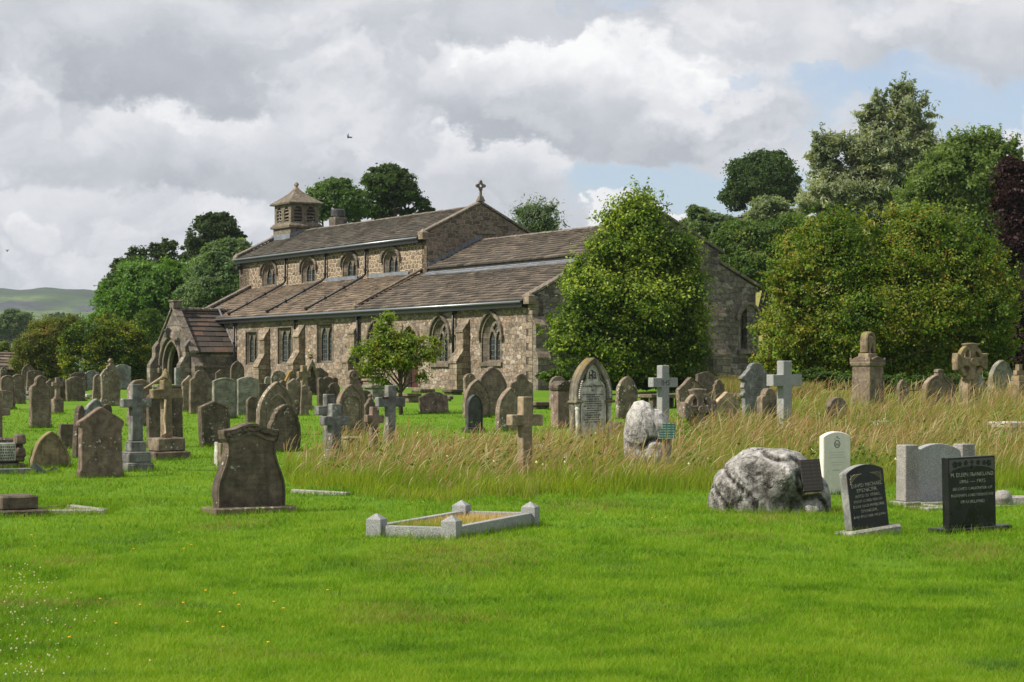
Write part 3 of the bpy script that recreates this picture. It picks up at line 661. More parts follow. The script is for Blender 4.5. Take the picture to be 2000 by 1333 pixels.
# ridge tiles
for nm, ta, tb, zr_ in (('nave_ridge', TE + .2, TCW, ZR), ('chancel_ridge', .3, TE, ZCR)):
    b = MB(); t = ta; rg = random.Random(3)
    while t < tb:
        L = min(.55, tb - t); e = rg.uniform(-.012, .012)
        b.add([(t, -V2 + .2, zr_ - .05 + e), (t, -V2, zr_ + .07 + e), (t, -V2 - .2, zr_ - .05 + e), (t + L - .01, -V2 + .2, zr_ - .05 + e), (t + L - .01, -V2, zr_ + .07 + e), (t + L - .01, -V2 - .2, zr_ - .05 + e)], [(0, 3, 4, 1), (1, 4, 5, 2), (0, 1, 2), (3, 5, 4)]); t += L
    b.build(nm, S['cope'], church)
# lead flashings
def strip(name, p, q, up, wid, mat='lead', th=.02):
    p, q, up = Vector(p), Vector(q), Vector(up).normalized(); d = (q - p).normalized(); nn = d.cross(up).normalized() * th
    vs = [p, q, q + up * wid, p + up * wid]; vs = [v + nn for v in vs] + [v - nn for v in vs]
    return MB().add(vs, [(0, 1, 2, 3), (7, 6, 5, 4), (0, 4, 5, 1), (1, 5, 6, 2), (2, 6, 7, 3), (3, 7, 4, 0)]).build(name, S[mat], church)
strip('lead_flashing', (.4, -A_ + .06, ZAT + .06), (TE - .2, -A_ + .06, ZAT + .06), (0, -.35, .5), .42)
strip('lead_gutter_apron', (.4, -A_ + .42, ZAT - .06), (TE - .2, -A_ + .42, ZAT - .06), (0, -1, .46), .4)
for (xa, xb) in ((640, 700), (724, 800)):
    strip('lead_flashing', (tat(xb, A_), -A_ + .07, ZAT + .02), (tat(xa, A_), -A_ + .07, ZAT + .02), (0, 0, 1), .28)
# stepped flashing up the nave gable
b = MB(); ns = 8
for i in range(ns):
    f0, f1 = i / ns, (i + 1) / ns; va_, vb_ = V1 + .1 + (WN - .1) * f0, V1 + .1 + (WN - .1) * f1; zb = ZC + (ZCR - ZC) * f0 + .02
    b.box(TE - .06, TE - .02, -vb_, -va_, zb, zb + .36)
b.build('stepped_lead_flashing', S['lead'], church)
# gable copings with kneelers
def coping(name, pts, M, w0=-.12, w1=.42, th=.13, mat='cope', parent=None):
    b = MB()
    for a, c in zip(pts[:-1], pts[1:]):
        L = math.hypot(c[0] - a[0], c[1] - a[1]); k = max(1, int(L / .9))
        for i in range(k):
            f0, f1 = i / k, (i + 1) / k - .008; p = [a[0] + (c[0] - a[0]) * f0, a[1] + (c[1] - a[1]) * f0]; q_ = [a[0] + (c[0] - a[0]) * f1, a[1] + (c[1] - a[1]) * f1]
            vs = [M(x, d, z) for d in (w0, w1) for (x, z) in ((p[0], p[1]), (q_[0], q_[1]), (q_[0], q_[1] + th), (p[0], p[1] + th))]
            b.add(vs, [(0, 1, 2, 3), (4, 7, 6, 5), (0, 4, 5, 1), (1, 5, 6, 2), (2, 6, 7, 3), (3, 7, 4, 0)])
    return b.build(name, S[mat], parent or church, bevel=.015)
coping('gable_coping', [(V1 - .3, ZU + .02), (V2, ZR + .12), (V3 + .3, ZU + .02)], Me(TE))
coping('gable_coping', [(-.3, ZE + .03), (V1, ZAT + .2)], M_E)
coping('gable_coping', [(V1 - .1, ZC + .08), (V2, ZCR + .26), (V3 + .3, ZC + .14)], M_E)
coping('gable_coping', [(V3, 5.13 + .82), (V4 + .2, 4.07 + .8)], M_E)
coping('gable_coping', [(-.3, ZE + .05), (V1, ZAT + .22)], lambda u, d, z: (TW - .25 + d, -u, z))
coping('gable_coping', [(V1 - .3, ZU + .02), (V2, ZR + .1)], lambda u, d, z: (TCW - .25 + d, -u, z))
coping('aisle_roof_coping', [(-.25, ZE + .1), (V1, ZAT + .26)], lambda u, d, z: (tdiv + d, -u, z), -.1, .22, .12, 'dark')
def kneeler(t, v, z, s_=.42, mat='dress'):
    b = MB().box(t - s_ * .6, t + s_ * .8, -v - .1, -v + s_, z - .28, z + .06)
    b.add([(t - s_ * .6, -v - .05, z + .06), (t + s_ * .8, -v - .05, z + .06), (t + s_ * .8, -v + s_, z + .06), (t - s_ * .6, -v + s_, z + .06), (t + s_ * .1, -v + s_ * .5, z + .06 + s_ * .75)], [(0, 1, 4), (1, 2, 4), (2, 3, 4), (3, 0, 4)])
    b.build('kneeler', S[mat], church, bevel=.015)
kneeler(.0, .0, ZE + .05, .32); kneeler(TE, V1, ZU + .05, .34); kneeler(TCW - .1, V1, ZU + .02, .34); kneeler(tdiv, -.02, ZE + .1, .3)
# gable cross
b = MB(); zc_ = ZR + .22
b.frustum(0, 0, 0, .28, .4, .34, .22, .18); b.frustum(0, 0, .28, .6, .13, .12, .10, .10)
ou = []
for i in range(32):
    a = 2 * math.pi * i / 32; r = .235 + .07 * math.cos(4 * a); ou.append((r * math.cos(a), .82 + r * math.sin(a)))
hl = [(.08 * math.cos(2 * math.pi * i / 10), .82 + .08 * math.sin(2 * math.pi * i / 10)) for i in range(10)]
b.holed(ou, [hl], -.05, .05)
o = b.build('gable_cross', S['cope'], church, bevel=.01, loc=(TE, -V2, zc_)); o.rotation_euler = (0, 0, R(-90))
# gutters and downpipes
def gutter(ta, tb, v, z):
    b = MB().tube([(ta, -v + .05, z), (tb, -v + .05, z)], .06, 8); return b.build('gutter', S['leadgut'], church, smooth=True)
m, n = new_mat('aluminium_grey_gutter'); S['leadgut'] = m; finish(n, (.17, .19, .22), .3, None, .6, .4)
for ta, tb, v, z in ((.35, TW - 1.0, -.36, ZE - .12), (TE + .3, TCW + .1, A_ - .36, ZU - .14)):
    gutter(ta, tb, v, z)
    MB().box(ta, tb, -v - .26, -v - .02, z - .24, z - .03).build('eaves_board', S['iron'], church)
def pipe(pts, name='downpipe'):
    o_ = MB().tube(pts, .068, 8).build(name, S['iron'], church, smooth=True)
    b = MB()
    p0 = Vector(pts[0]); b.box(p0.x - .13, p0.x + .13, p0.y - .11, p0.y + .11, p0.z - .28, p0.z)
    for a, c in zip(pts[:-1], pts[1:]):
        a, c = Vector(a), Vector(c); L = (c - a).length
        for i in range(1, int(L / 1.3) + 1):
            p = a.lerp(c, i * 1.3 / L); d = (c - a).normalized() * .06; b.tube([p - d, p + d], .095, 8)
    b.build('bracket', S['iron'], o_)
for px in (561, 639, 718):
    t = tat(px, A_); pe = (t, .05, ZE + .12)
    pipe([(t, -A_ + .14, ZU - .2), (t, -A_ + .14, ZAT + .35), (t, -A_ + .3, ZAT + .18), (t - .15, .12, ZE + .2)])
for px, yb in ((459, 760), (577, 644), (700, 760), (886.5, 690)):
    t = tat(px, -.1); pipe([(t, .16, ZE - .2), (t, .14, zat(yb, t) if yb < 750 else .0)])
# small vent box / floodlight on the corner of the clerestory
MB().box(TCW - .5, TCW - .2, -A_, -A_ + .35, zat(528, TCW, A_), zat(521, TCW, A_)).build('floodlight', S['iron'], church, bevel=.03)
# bell turret
tb_ = tat(579, V2) ; L1, L2 = 1.25, 1.0; zb0 = ZR - .75
def tz(py): return zat(py, tb_, V2)
bell = empty('bell_turret', (tb_, -V2, 0)); bell.parent = church
MB().box(-L1, L1, -L2, L2, zb0 - .4, tz(448)).build('turret_base', S['belfry'], bell, bevel=.02)
b = MB().frustum(0, 0, tz(448), tz(444), 2 * L1 + .25, 2 * L2 + .25, 2 * L1 + .3, 2 * L2 + .3); b.frustum(0, 0, tz(444), tz(438), 2 * L1 + .3, 2 * L2 + .3, 2 * L1 - .05, 2 * L2 - .05); b.build('turret_base', S['belfry'], bell)
z0, z1 = tz(439), tz(402)
for axis, La, Lb in ((0, L1, L2), (1, L2, L1)):
    for s_ in (-1, 1):
        if axis == 0: MM = lambda u, d, z, s_=s_: (u, s_ * (Lb - .06 - d), z)
        else: MM = lambda u, d, z, s_=s_: (s_ * (Lb - .06 - d), u, z)
        hs = []
        for c in (-La * .43, La * .43):
            hs.append(arc_outline('round', c - La * .27, c + La * .27, z0 + .12, z1 - .14, 4))
        e = .0 if axis == 0 else -.16
        MB().holed([(-La - e * 0 + .06 + (0 if axis == 0 else .16), z0), (La - .06 - (0 if axis == 0 else .16), z0), (La - .06 - (0 if axis == 0 else .16), z1), (-La + .06 + (0 if axis == 0 else .16), z1)], hs, 0, .16, M=MM).build('louvre_panel', S['belfry'], bell, bevel=.012)
        lv = MB()
        for c in (-La * .43, La * .43):
            for i in range(4):
                zz0 = z0 + .2 + i * (z1 - z0 - .42) / 3.6
                vs = [MM(c - La * .27, .03, zz0), MM(c + La * .27, .03, zz0), MM(c + La * .27, .3, zz0 + .16), MM(c - La * .27, .3, zz0 + .16)]
                lv.add(vs + [(a, b_, z + .04) for a, b_, z in vs], [(0, 1, 2, 3), (7, 6, 5, 4), (0, 4, 5, 1), (1, 5, 6, 2), (3, 2, 6, 7), (0, 3, 7, 4)])
        lv.build('louvre', S['belfry'], bell)
MB().box(-L1 + .5, L1 - .5, -L2 + .5, L2 - .5, z0, z1).build('turret_shade_box', S['void'], bell)  # black box added so the openings look shaded behind the louvres
b = MB(); prev = None
for py, k in ((402, 1.14), (399, 1.17), (396, 1.05), (388, .70), (380, .40), (373, .20), (370, .13)):
    cur = (tz(py), 2 * L1 * k, 2 * L2 * k)
    if prev: b.frustum(0, 0, prev[0], cur[0], prev[1], prev[2], cur[1], cur[2])
    prev = cur
b.build('turret_roof', S['belfry'], bell)
b = MB(); zt = tz(370); h = tz(357) - zt
b.box(-.08, .08, -.07, .07, zt - .1, zt + h); b.box(-.2, .2, -.08, .08, zt + h * .5, zt + h * .85); b.frustum(0, 0, zt - .05, zt + .1, .4, .35, .2, .2)
b.build('finial_cross', S['mossy'], bell, bevel=.02)
strip('lead_flashing', (tb_ - L1 - .1, -V2 + L2 + .06, ZR - .62), (tb_ + L1 + .1, -V2 + L2 + .06, ZR - .62), (0, 0, 1), .42)
# a strip of lead on the east side of the turret
MB().add([(tb_ - L1 - .03, -V2 + L2, ZR - .66), (tb_ - L1 - .03, -V2, ZR - .15), (tb_ - L1 - .03, -V2, ZR + .12), (tb_ - L1 - .03, -V2 + L2, ZR - .2)], [(0, 1, 2, 3)]).build('lead_flashing', S['lead'], church)
# chimney behind the ridge
tc_ = tat(660, V2 + 1.2); Mz = lambda y: zat(y, tc_, V2 + 1.2)
cs_ = MB().box(tc_ - .42, tc_ + .42, -V2 - 1.6, -V2 - .8, ZR - 1.2, Mz(425)).build('chimney_stack', S['ashlar'], church, bevel=.02)
b = MB(); b.lathe([(.36, Mz(425)), (.44, Mz(423)), (.44, Mz(411)), (.36, Mz(409)), (.30, Mz(409) - .05)], tc_, -V2 - 1.2, 12)
b.build('chimney_pot', S['slate'], cs_)

# ------------------------------------------------------------------ porch
tp0 = tat(459); TPW = 5.1; tp1 = tp0 + TPW; DP = 2.75; tpm = (tp0 + tp1) / 2
def zp(py, t): return zat(py, t, -DP)
zpe = zp(686, tp0) ; zpa = zp(604, tpm)
porch = empty('porch', (0, 0, 0)); porch.parent = church
MP = Ms(-DP)
k, u0, u1, z0, z1 = 'pointed', tat(351, -DP), tat(319, -DP), -.4, zp(668, tpm)
ao = arc_outline(k, u0, u1, z0, z1, sp=(u1 - u0) * .6)
wall('porch_gable_wall', [(tp0, ZF), (tp1, ZF), (tp1, zpe), (tpm, zpa), (tp0, zpe)], [ao], MP, 'ashlar', .5, porch)
for j, (g_, y_) in enumerate(((.0, -.03), (.16, -.03))):
    MB().ring(ao[1:] + ao[:1], grow(ao, .15, k)[1:] + grow(ao, .15, k)[:1], -.03, .1, M=MP).build('arch_moulding', S['cope'], porch, bevel=.03) if j == 0 else None
MB().ring(arch_only(grow(ao, .26, k)), arch_only(grow(ao, .42, k)), -.16, 0, M=MP).box(u0 - .46, u0 - .2, -.2, 0, z1 - (u1 - u0) * .6 - .3, z1 - (u1 - u0) * .6 + .02, M=MP).box(u1 + .2, u1 + .46, -.2, 0, z1 - (u1 - u0) * .6 - .3, z1 - (u1 - u0) * .6 + .02, M=MP).build('hood_mould', S['cope'], porch, bevel=.03)
inn = grow(ao, -.22, k); MB().ring(ao[1:] + ao[:1], inn[1:] + inn[:1], .22, .5, M=MP).build('arch_moulding', S['cope'], porch, bevel=.04)
for s_, nm in ((tp0, 'a'), (tp1 - .45, 'b')):
    MB().box(s_, s_ + .45, .0, DP - .52, ZF, zpe - .02).build('porch_side_wall', S['ashlar'], porch)
MB().box(tp0 - .06, tp0, .02, DP - .1, zpe - .95, zpe - .82).build('string_course', S['cope'], porch, bevel=.02)
MB().add([(tp0 + .5, .03, ZF), (tp1 - .5, .03, ZF), (tp1 - .5, .03, zpe), (tp0 + .5, .03, zpe)], [(0, 1, 2, 3)]).build('porch_shade_sheet', S['void'], porch)  # black sheet before the aisle wall, painting the shade within the porch
for s_, e0, seed in ((1, tp0, 21), (-1, tp1, 22)):
    e = e0 - s_ * .14
    if s_ == 1: slates('porch_roof', (e, -.1, zpe - .08), (e, DP - .35, zpe - .08), (tpm, DP - .35, zpa - .08), (tpm, -.9, zpa - .08), 'slate_p', 9, porch, .5, .9, .06, seed)
    else: slates('porch_roof', (e, DP - .35, zpe - .08), (e, -.1, zpe - .08), (tpm, -.9, zpa - .08), (tpm, DP - .35, zpa - .08), 'slate_p', 9, porch, .5, .9, .06, seed)
b = MB()
for i in range(7): b.box(tpm - .2, tpm + .2, -.9 + i * .48, -.9 + i * .48 + .46, zpa - .1, zpa + .1)
b.build('porch_ridge', S['cope'], porch, bevel=.05)
coping('porch_coping', [(tp0 - .3, zpe - .12), (tpm, zpa + .08), (tp1 + .3, zpe - .12)], MP, -.1, .4, .15, parent=porch)
MB().box(tpm - .3, tpm + .3, DP - .42, DP + .12, zpa + .05, zpa + .42).box(tpm - .38, tpm + .38, DP - .48, DP + .18, zpa + .40, zpa + .5).build('apex_block', S['cope'], porch, bevel=.03)
strip('lead_flashing', (tp0 - .2, .04, zpe + .05), (tpm - .2, .04, zpa + .05), (0, 0, 1), .16)
for s_ in (tp0 - .02, tp1 - .5):      # stepped angle buttresses of the porch
    b = MB(); prof = [(0, ZF), (-.62, ZF), (-.62, 1.35), (-.3, 1.85), (-.3, 2.4), (0, 2.8)]; kk = len(prof)
    vs = [MP(s_, d, z) for d, z in prof] + [MP(s_ + .52, d, z) for d, z in prof]
    b.add(vs, [tuple(range(kk)), tuple(range(2 * kk - 1, kk - 1, -1))] + [(i, i + kk, (i + 1) % kk + kk, (i + 1) % kk) for i in range(kk)])
    b.build('porch_buttress', S['ashlar'], porch, bevel=.015)
b = MB(); prof = [(0, ZF), (-.55, ZF), (-.55, 1.3), (0, 1.9)]; kk = 4
vs = [(tp0 + d, DP - .6, z) for d, z in prof] + [(tp0 + d, DP - .05, z) for d, z in prof]
b.add(vs, [tuple(range(kk)), tuple(range(2 * kk - 1, kk - 1, -1))] + [(i, i + kk, (i + 1) % kk + kk, (i + 1) % kk) for i in range(kk)]).build('porch_buttress', S['ashlar'], porch, bevel=.015)
MB().box(u0 - .9, u1 + .9, DP - .2, DP + 1.3, ZF, -.16).build('porch_step', S['cope'], porch, bevel=.02)
# lantern on a bracket over the arch
tl = tat(330, -DP - .5); zl = zp(647, tpm)
lam = empty('wall_lantern', (tl - .1, DP + .62, zl)); lam.parent = church
MB().tube([(-.9, -.6, .28), (-.4, -.3, .36), (0, 0, .30), (0, 0, .16)], .022, 6).build('bracket', S['iron'], lam)
b = MB(); b.frustum(0, 0, .0, .16, .42, .42, .10, .10); b.frustum(0, 0, -.42, -.39, .2, .2, .2, .2)
for sx_ in (-1, 1):
    for sy_ in (-1, 1): b.tube([(sx_ * .09, sy_ * .09, -.4), (sx_ * .17, sy_ * .17, 0)], .013, 4)
b.build('lantern_frame', S['iron'], lam); MB().frustum(0, 0, -.38, -.01, .15, .15, .29, .29).build('lantern_glass', S['lampglass'], lam)
# bench against the wall, seen under the small tree
# ------------------------------------------------------------------ gravestones
G = 'gravestones in the churchyard'
RZ = TH                                   # the graves lie east-west like the church
def mirror(half):
    """half profile from bottom (x>0) up to the top centre -> closed outline"""
    r = list(half); l = [(-x, z) for x, z in r[::-1] if x > 1e-6]
    return r + l
def prof(kind, W, H):
    h = W / 2; P = []
    arc = lambda cx, cz, r, a0, a1, k: [(cx + r * math.cos(a0 + (a1 - a0) * i / k), cz + r * math.sin(a0 + (a1 - a0) * i / k)) for i in range(k + 1)]
    if kind == 'square': return mirror([(h, 0), (h, H), (0, H)])
    if kind == 'seg':
        r = .14 * W; Rr = (h * h + r * r) / (2 * r); a = math.asin(h / Rr)
        return mirror([(h, 0)] + arc(0, H - Rr, Rr, math.pi / 2 - a, math.pi / 2, 7))
    if kind == 'round': return mirror([(h, 0)] + [(h * math.cos(t), H - h * .92 + h * .92 * math.sin(t)) for t in [math.pi / 2 * i / 9 for i in range(10)]])
    if kind in ('gothic', 'lowgothic', 'widegothic'):
        r = {'gothic': .72, 'lowgothic': .58, 'widegothic': .86}[kind] * W; r = min(r, H * .97); cc = max(.001, (r * r - h * h) / W); Rr = h + cc; am = math.asin(min(1, r / Rr))
        return mirror([(h, 0)] + [(-cc + Rr * math.cos(am * i / 9), H - r + Rr * math.sin(am * i / 9)) for i in range(10)])
    if kind == 'shoulder':
        r = .30 * W; s_ = H - r * 1.1
        return mirror([(h, 0), (h, s_ - .16 * W)] + [(h - .10 * W * (1 - math.cos(t)), s_ - .16 * W + .12 * W * math.sin(t)) for t in (.5, 1., 1.5)] + [(r + .01, s_)] + [(r * math.cos(t), s_ + r * 1.1 * math.sin(t)) for t in [math.pi / 2 * i / 7 for i in range(8)]])
    if kind == 'ogee': return mirror([(h, 0), (h, H - .26 * W)] + [(h * (1 - i / 10), H - .26 * W + .26 * W * (.5 - .5 * math.cos(math.pi * i / 10))) for i in range(1, 11)])
    if kind == 'swan': return mirror([(h, 0), (h, H - .17 * W), (h * .92, H - .12 * W), (h * .8, H - .13 * W), (h * .7, H - .09 * W), (h * .45, H - .03 * W), (h * .2, H - .005 * W), (0, H)])
    if kind == 'gable': return mirror([(h, 0), (h, H - .36 * W), (0, H)])
    if kind == 'lowgable': return mirror([(h, 0), (h, H - .2 * W), (0, H)])
    if kind == 'gablekneel': return mirror([(h * 1.02, 0), (h * 1.02, .09 * H), (h * .95, .13 * H), (h * .95, H * .70), (h * 1.04, H * .735), (h * 1.04, H * .79), (0, H)])
    if kind == 'trilobe':
        r = W / 6; P = [(h, 0), (h, H - r * 1.1)]
        P += [(h - r * .85 + r * .85 * math.cos(t), H - r * 1.1 + r * .9 * math.sin(t)) for t in [math.pi * i / 6 for i in range(1, 6)]]
        P += [(r * 1.25 * math.cos(t), H - r * .9 + r * .9 * math.sin(t)) for t in [math.pi / 2 * i / 6 for i in range(7)]]
        return mirror(P)
    if kind == 'finial': return mirror([(h, 0), (h, H * .72), (h * .9, H * .79), (h * .62, H * .82), (h * .48, H * .86), (h * .52, H * .91), (h * .40, H * .96), (h * .2, H * .985), (0, H)])
    if kind == 'crossgable': return mirror([(h, 0), (h, .12 * H), (h * .9, .17 * H), (h * .93, H * .60), (h * 1.02, H * .64), (h * .95, H * .68), (h * .62, H * .77), (h * .42, H * .80), (h * .40, H * .85), (h * .16, H * .87), (h * .12, H * .91), (h * .26, H * .93), (h * .26, H * .96), (h * .12, H * .965), (h * .1, H), (0, H)])
    if kind == 'waisted': return mirror([(x * W, z * H) for x, z in [(.5, 0), (.5, .25), (.495, .30), (.478, .37), (.445, .45), (.40, .54), (.355, .66), (.348, .73), (.36, .785), (.40, .83), (.425, .885), (.42, .925), (.33, .93), (.25, .94), (.16, .97), (.08, .993), (0, 1)]])
    if kind == 'scroll': return mirror([(x * W, z * H) for x, z in [(.38, 0), (.38, .42), (.45, .46), (.45, .49), (.39, .53), (.40, .57), (.44, .60), (.41, .65), (.38, .69), (.45, .715), (.5, .74), (.47, .77), (.39, .80), (.31, .86), (.23, .90), (.20, .945), (.13, .985), (.06, 1.0), (0, 1)]])
    if kind == 'trefoil': return mirror([(h, 0), (h, H * .55), (h * .93, H * .62), (h * .82, H * .66), (h * .84, H * .70), (h * .72, H * .80), (h * .6, H * .84), (h * .6, H * .88), (h * .38, H * .95), (h * .15, H * .99), (0, H)])
    if kind == 'knob': return mirror([(h, 0)] + [(h * math.cos(t), H * .86 - h * .85 + h * .85 * math.sin(t)) for t in [math.pi / 2 * i / 9 for i in range(9)]] + [(h * .17, H * .865), (h * .14, H * .9), (h * .22, H * .93), (h * .16, H * .985), (0, H)])
    if kind == 'ringtop':
        r = .24 * W; P = [(h, 0), (h, H * .55), (h * .9, H * .64), (h * .66, H * .71), (h * .52, H * .74)]
        P += [(r * math.cos(t), H - r + r * math.sin(t)) for t in [-.6 + (math.pi / 2 + .6) * i / 8 for i in range(9)]]
        return mirror(P)
    raise KeyError(kind)
def weather(pr, amp, seed):
    """densify the outline and wear its edges"""
    out = []
    for i, (x, z) in enumerate(pr):
        x2, z2 = pr[(i + 1) % len(pr)]; L = math.hypot(x2 - x, z2 - z); k = 1 if (z < 1e-6 and z2 < 1e-6) else max(1, int(L / .07))
        for j in range(k):
            t = j / k; px_, pz_ = x + (x2 - x) * t, z + (z2 - z) * t
            if pz_ > 1e-6:
                q = Vector((px_ * 5 + seed * 3.7, pz_ * 5, seed)); px_ += amp * noise.noise(q) * 1.3 + amp * .8 * noise.noise(q * 4); pz_ += amp * noise.noise(q + Vector((9, 9, 9))) + amp * .6 * noise.noise(q * 4 + Vector((3, 1, 2)))
                if noise.noise(q * .9 + Vector((5, 0, 2))) > .42: px_ *= 1 - amp * 1.2; pz_ -= amp * .8      # a chipped spot
            out.append((px_, max(pz_, 1e-7 if z > 1e-6 or j else pz_)))
    return out
def place(x0, x1, yb, T=.12, rz=RZ):
    """ground point, real width for a slab whose photo outline spans x0..x1"""
    cx = (x0 + x1) / 2; X, Y = at(cx, yb); phi = rz + math.atan2(X, Y); wt = (x1 - x0) * Y / F
    W = (wt - T * abs(math.sin(phi))) / max(.25, math.cos(phi)); return X, Y, W
def stone(kind, x0, x1, yt, yb, mat, label, lean=0, tilt=0, T=None, plinth=0, border=None, name='headstone', cat='headstone', turn=0, sink=.25, extra=None):
    T = T or .12; X, Y, W = place(x0, x1, yb, T, RZ + R(turn)); H = (yb - yt) * Y / F
    root = empty(name, (X, Y, g1(X, Y)), (R(tilt), R(lean), RZ + R(turn)))
    tag(root, label, cat, G)
    pw = 0
    if plinth:
        MB().box(-W / 2, W / 2, -T * 1.1, T * 1.1, -.1, plinth).build('plinth', S[mat], root, bevel=.012)
        W *= .86; H -= plinth; pw = plinth
    pr = prof(kind, W, H)
    if mat not in ('white', 'granite', 'slate'): pr = weather(pr, (.006 if mat in ('green', 'grey') else .010), (x0 * 7 + yb) % 97)
    low = [(x, z if z > 1e-6 else (-sink if not plinth else -.002)) for x, z in pr]
    slab = MB().prism([(x, z + pw) for x, z in low], -T / 2, T / 2).build('slab', S[mat], root, bevel=.012)
    if border:
        k = 1 - 2 * border / W; kz = 1 - border / H
        body = [(x * .985, z * .992 + pw + .004) for x, z in pr]; inn = [(x * k, z * kz + pw + .004) for x, z in pr]
        # start the band at the two bottom corners, open along the bottom
        n_ = len(body); order = list(range(0, n_))
        MB().ring([body[i] for i in order], [inn[i] for i in order], -T / 2 - .022, -T / 2 + .01).build('moulding', S[mat], root, bevel=.006)
    if extra: extra(root, W, H, T, pw)
    return root

def pointed_panel(root, W, H, T, pw):
    """raised gothic arch carved on the face"""
    o = prof('gothic', W * .58, H * .62); MB().ring([(x, z + pw + H * .16) for x, z in o], [(x * .86, z * .94 + pw + H * .16 + .01) for x, z in o], -T / 2 - .02, -T / 2 + .01).build('carved_arch', root.children[0].active_material, root)
def round_panel(root, W, H, T, pw):
    o = prof('round', W * .7, H * .66); MB().ring([(x, z + pw + H * .14) for x, z in o], [(x * .88, z * .95 + pw + H * .14 + .01) for x, z in o], -T / 2 - .02, -T / 2 + .01).build('carved_arch', root.children[0].active_material, root)
def top_roundel(root, W, H, T, pw):
    r = .14 * W; c = H - .24 * W + pw
    a = [(r * math.cos(t), c + r * math.sin(t)) for t in [2 * math.pi * i / 16 for i in range(16)]]; b_ = [(x * .6, c + (z - c) * .6) for x, z in a]
    MB().ring(a, b_, -T / 2 - .03, -T / 2 + .01, closed=True).build('carved_ring', root.children[0].active_material, root)
def chain(*fs): return lambda *a: [f(*a) for f in fs]

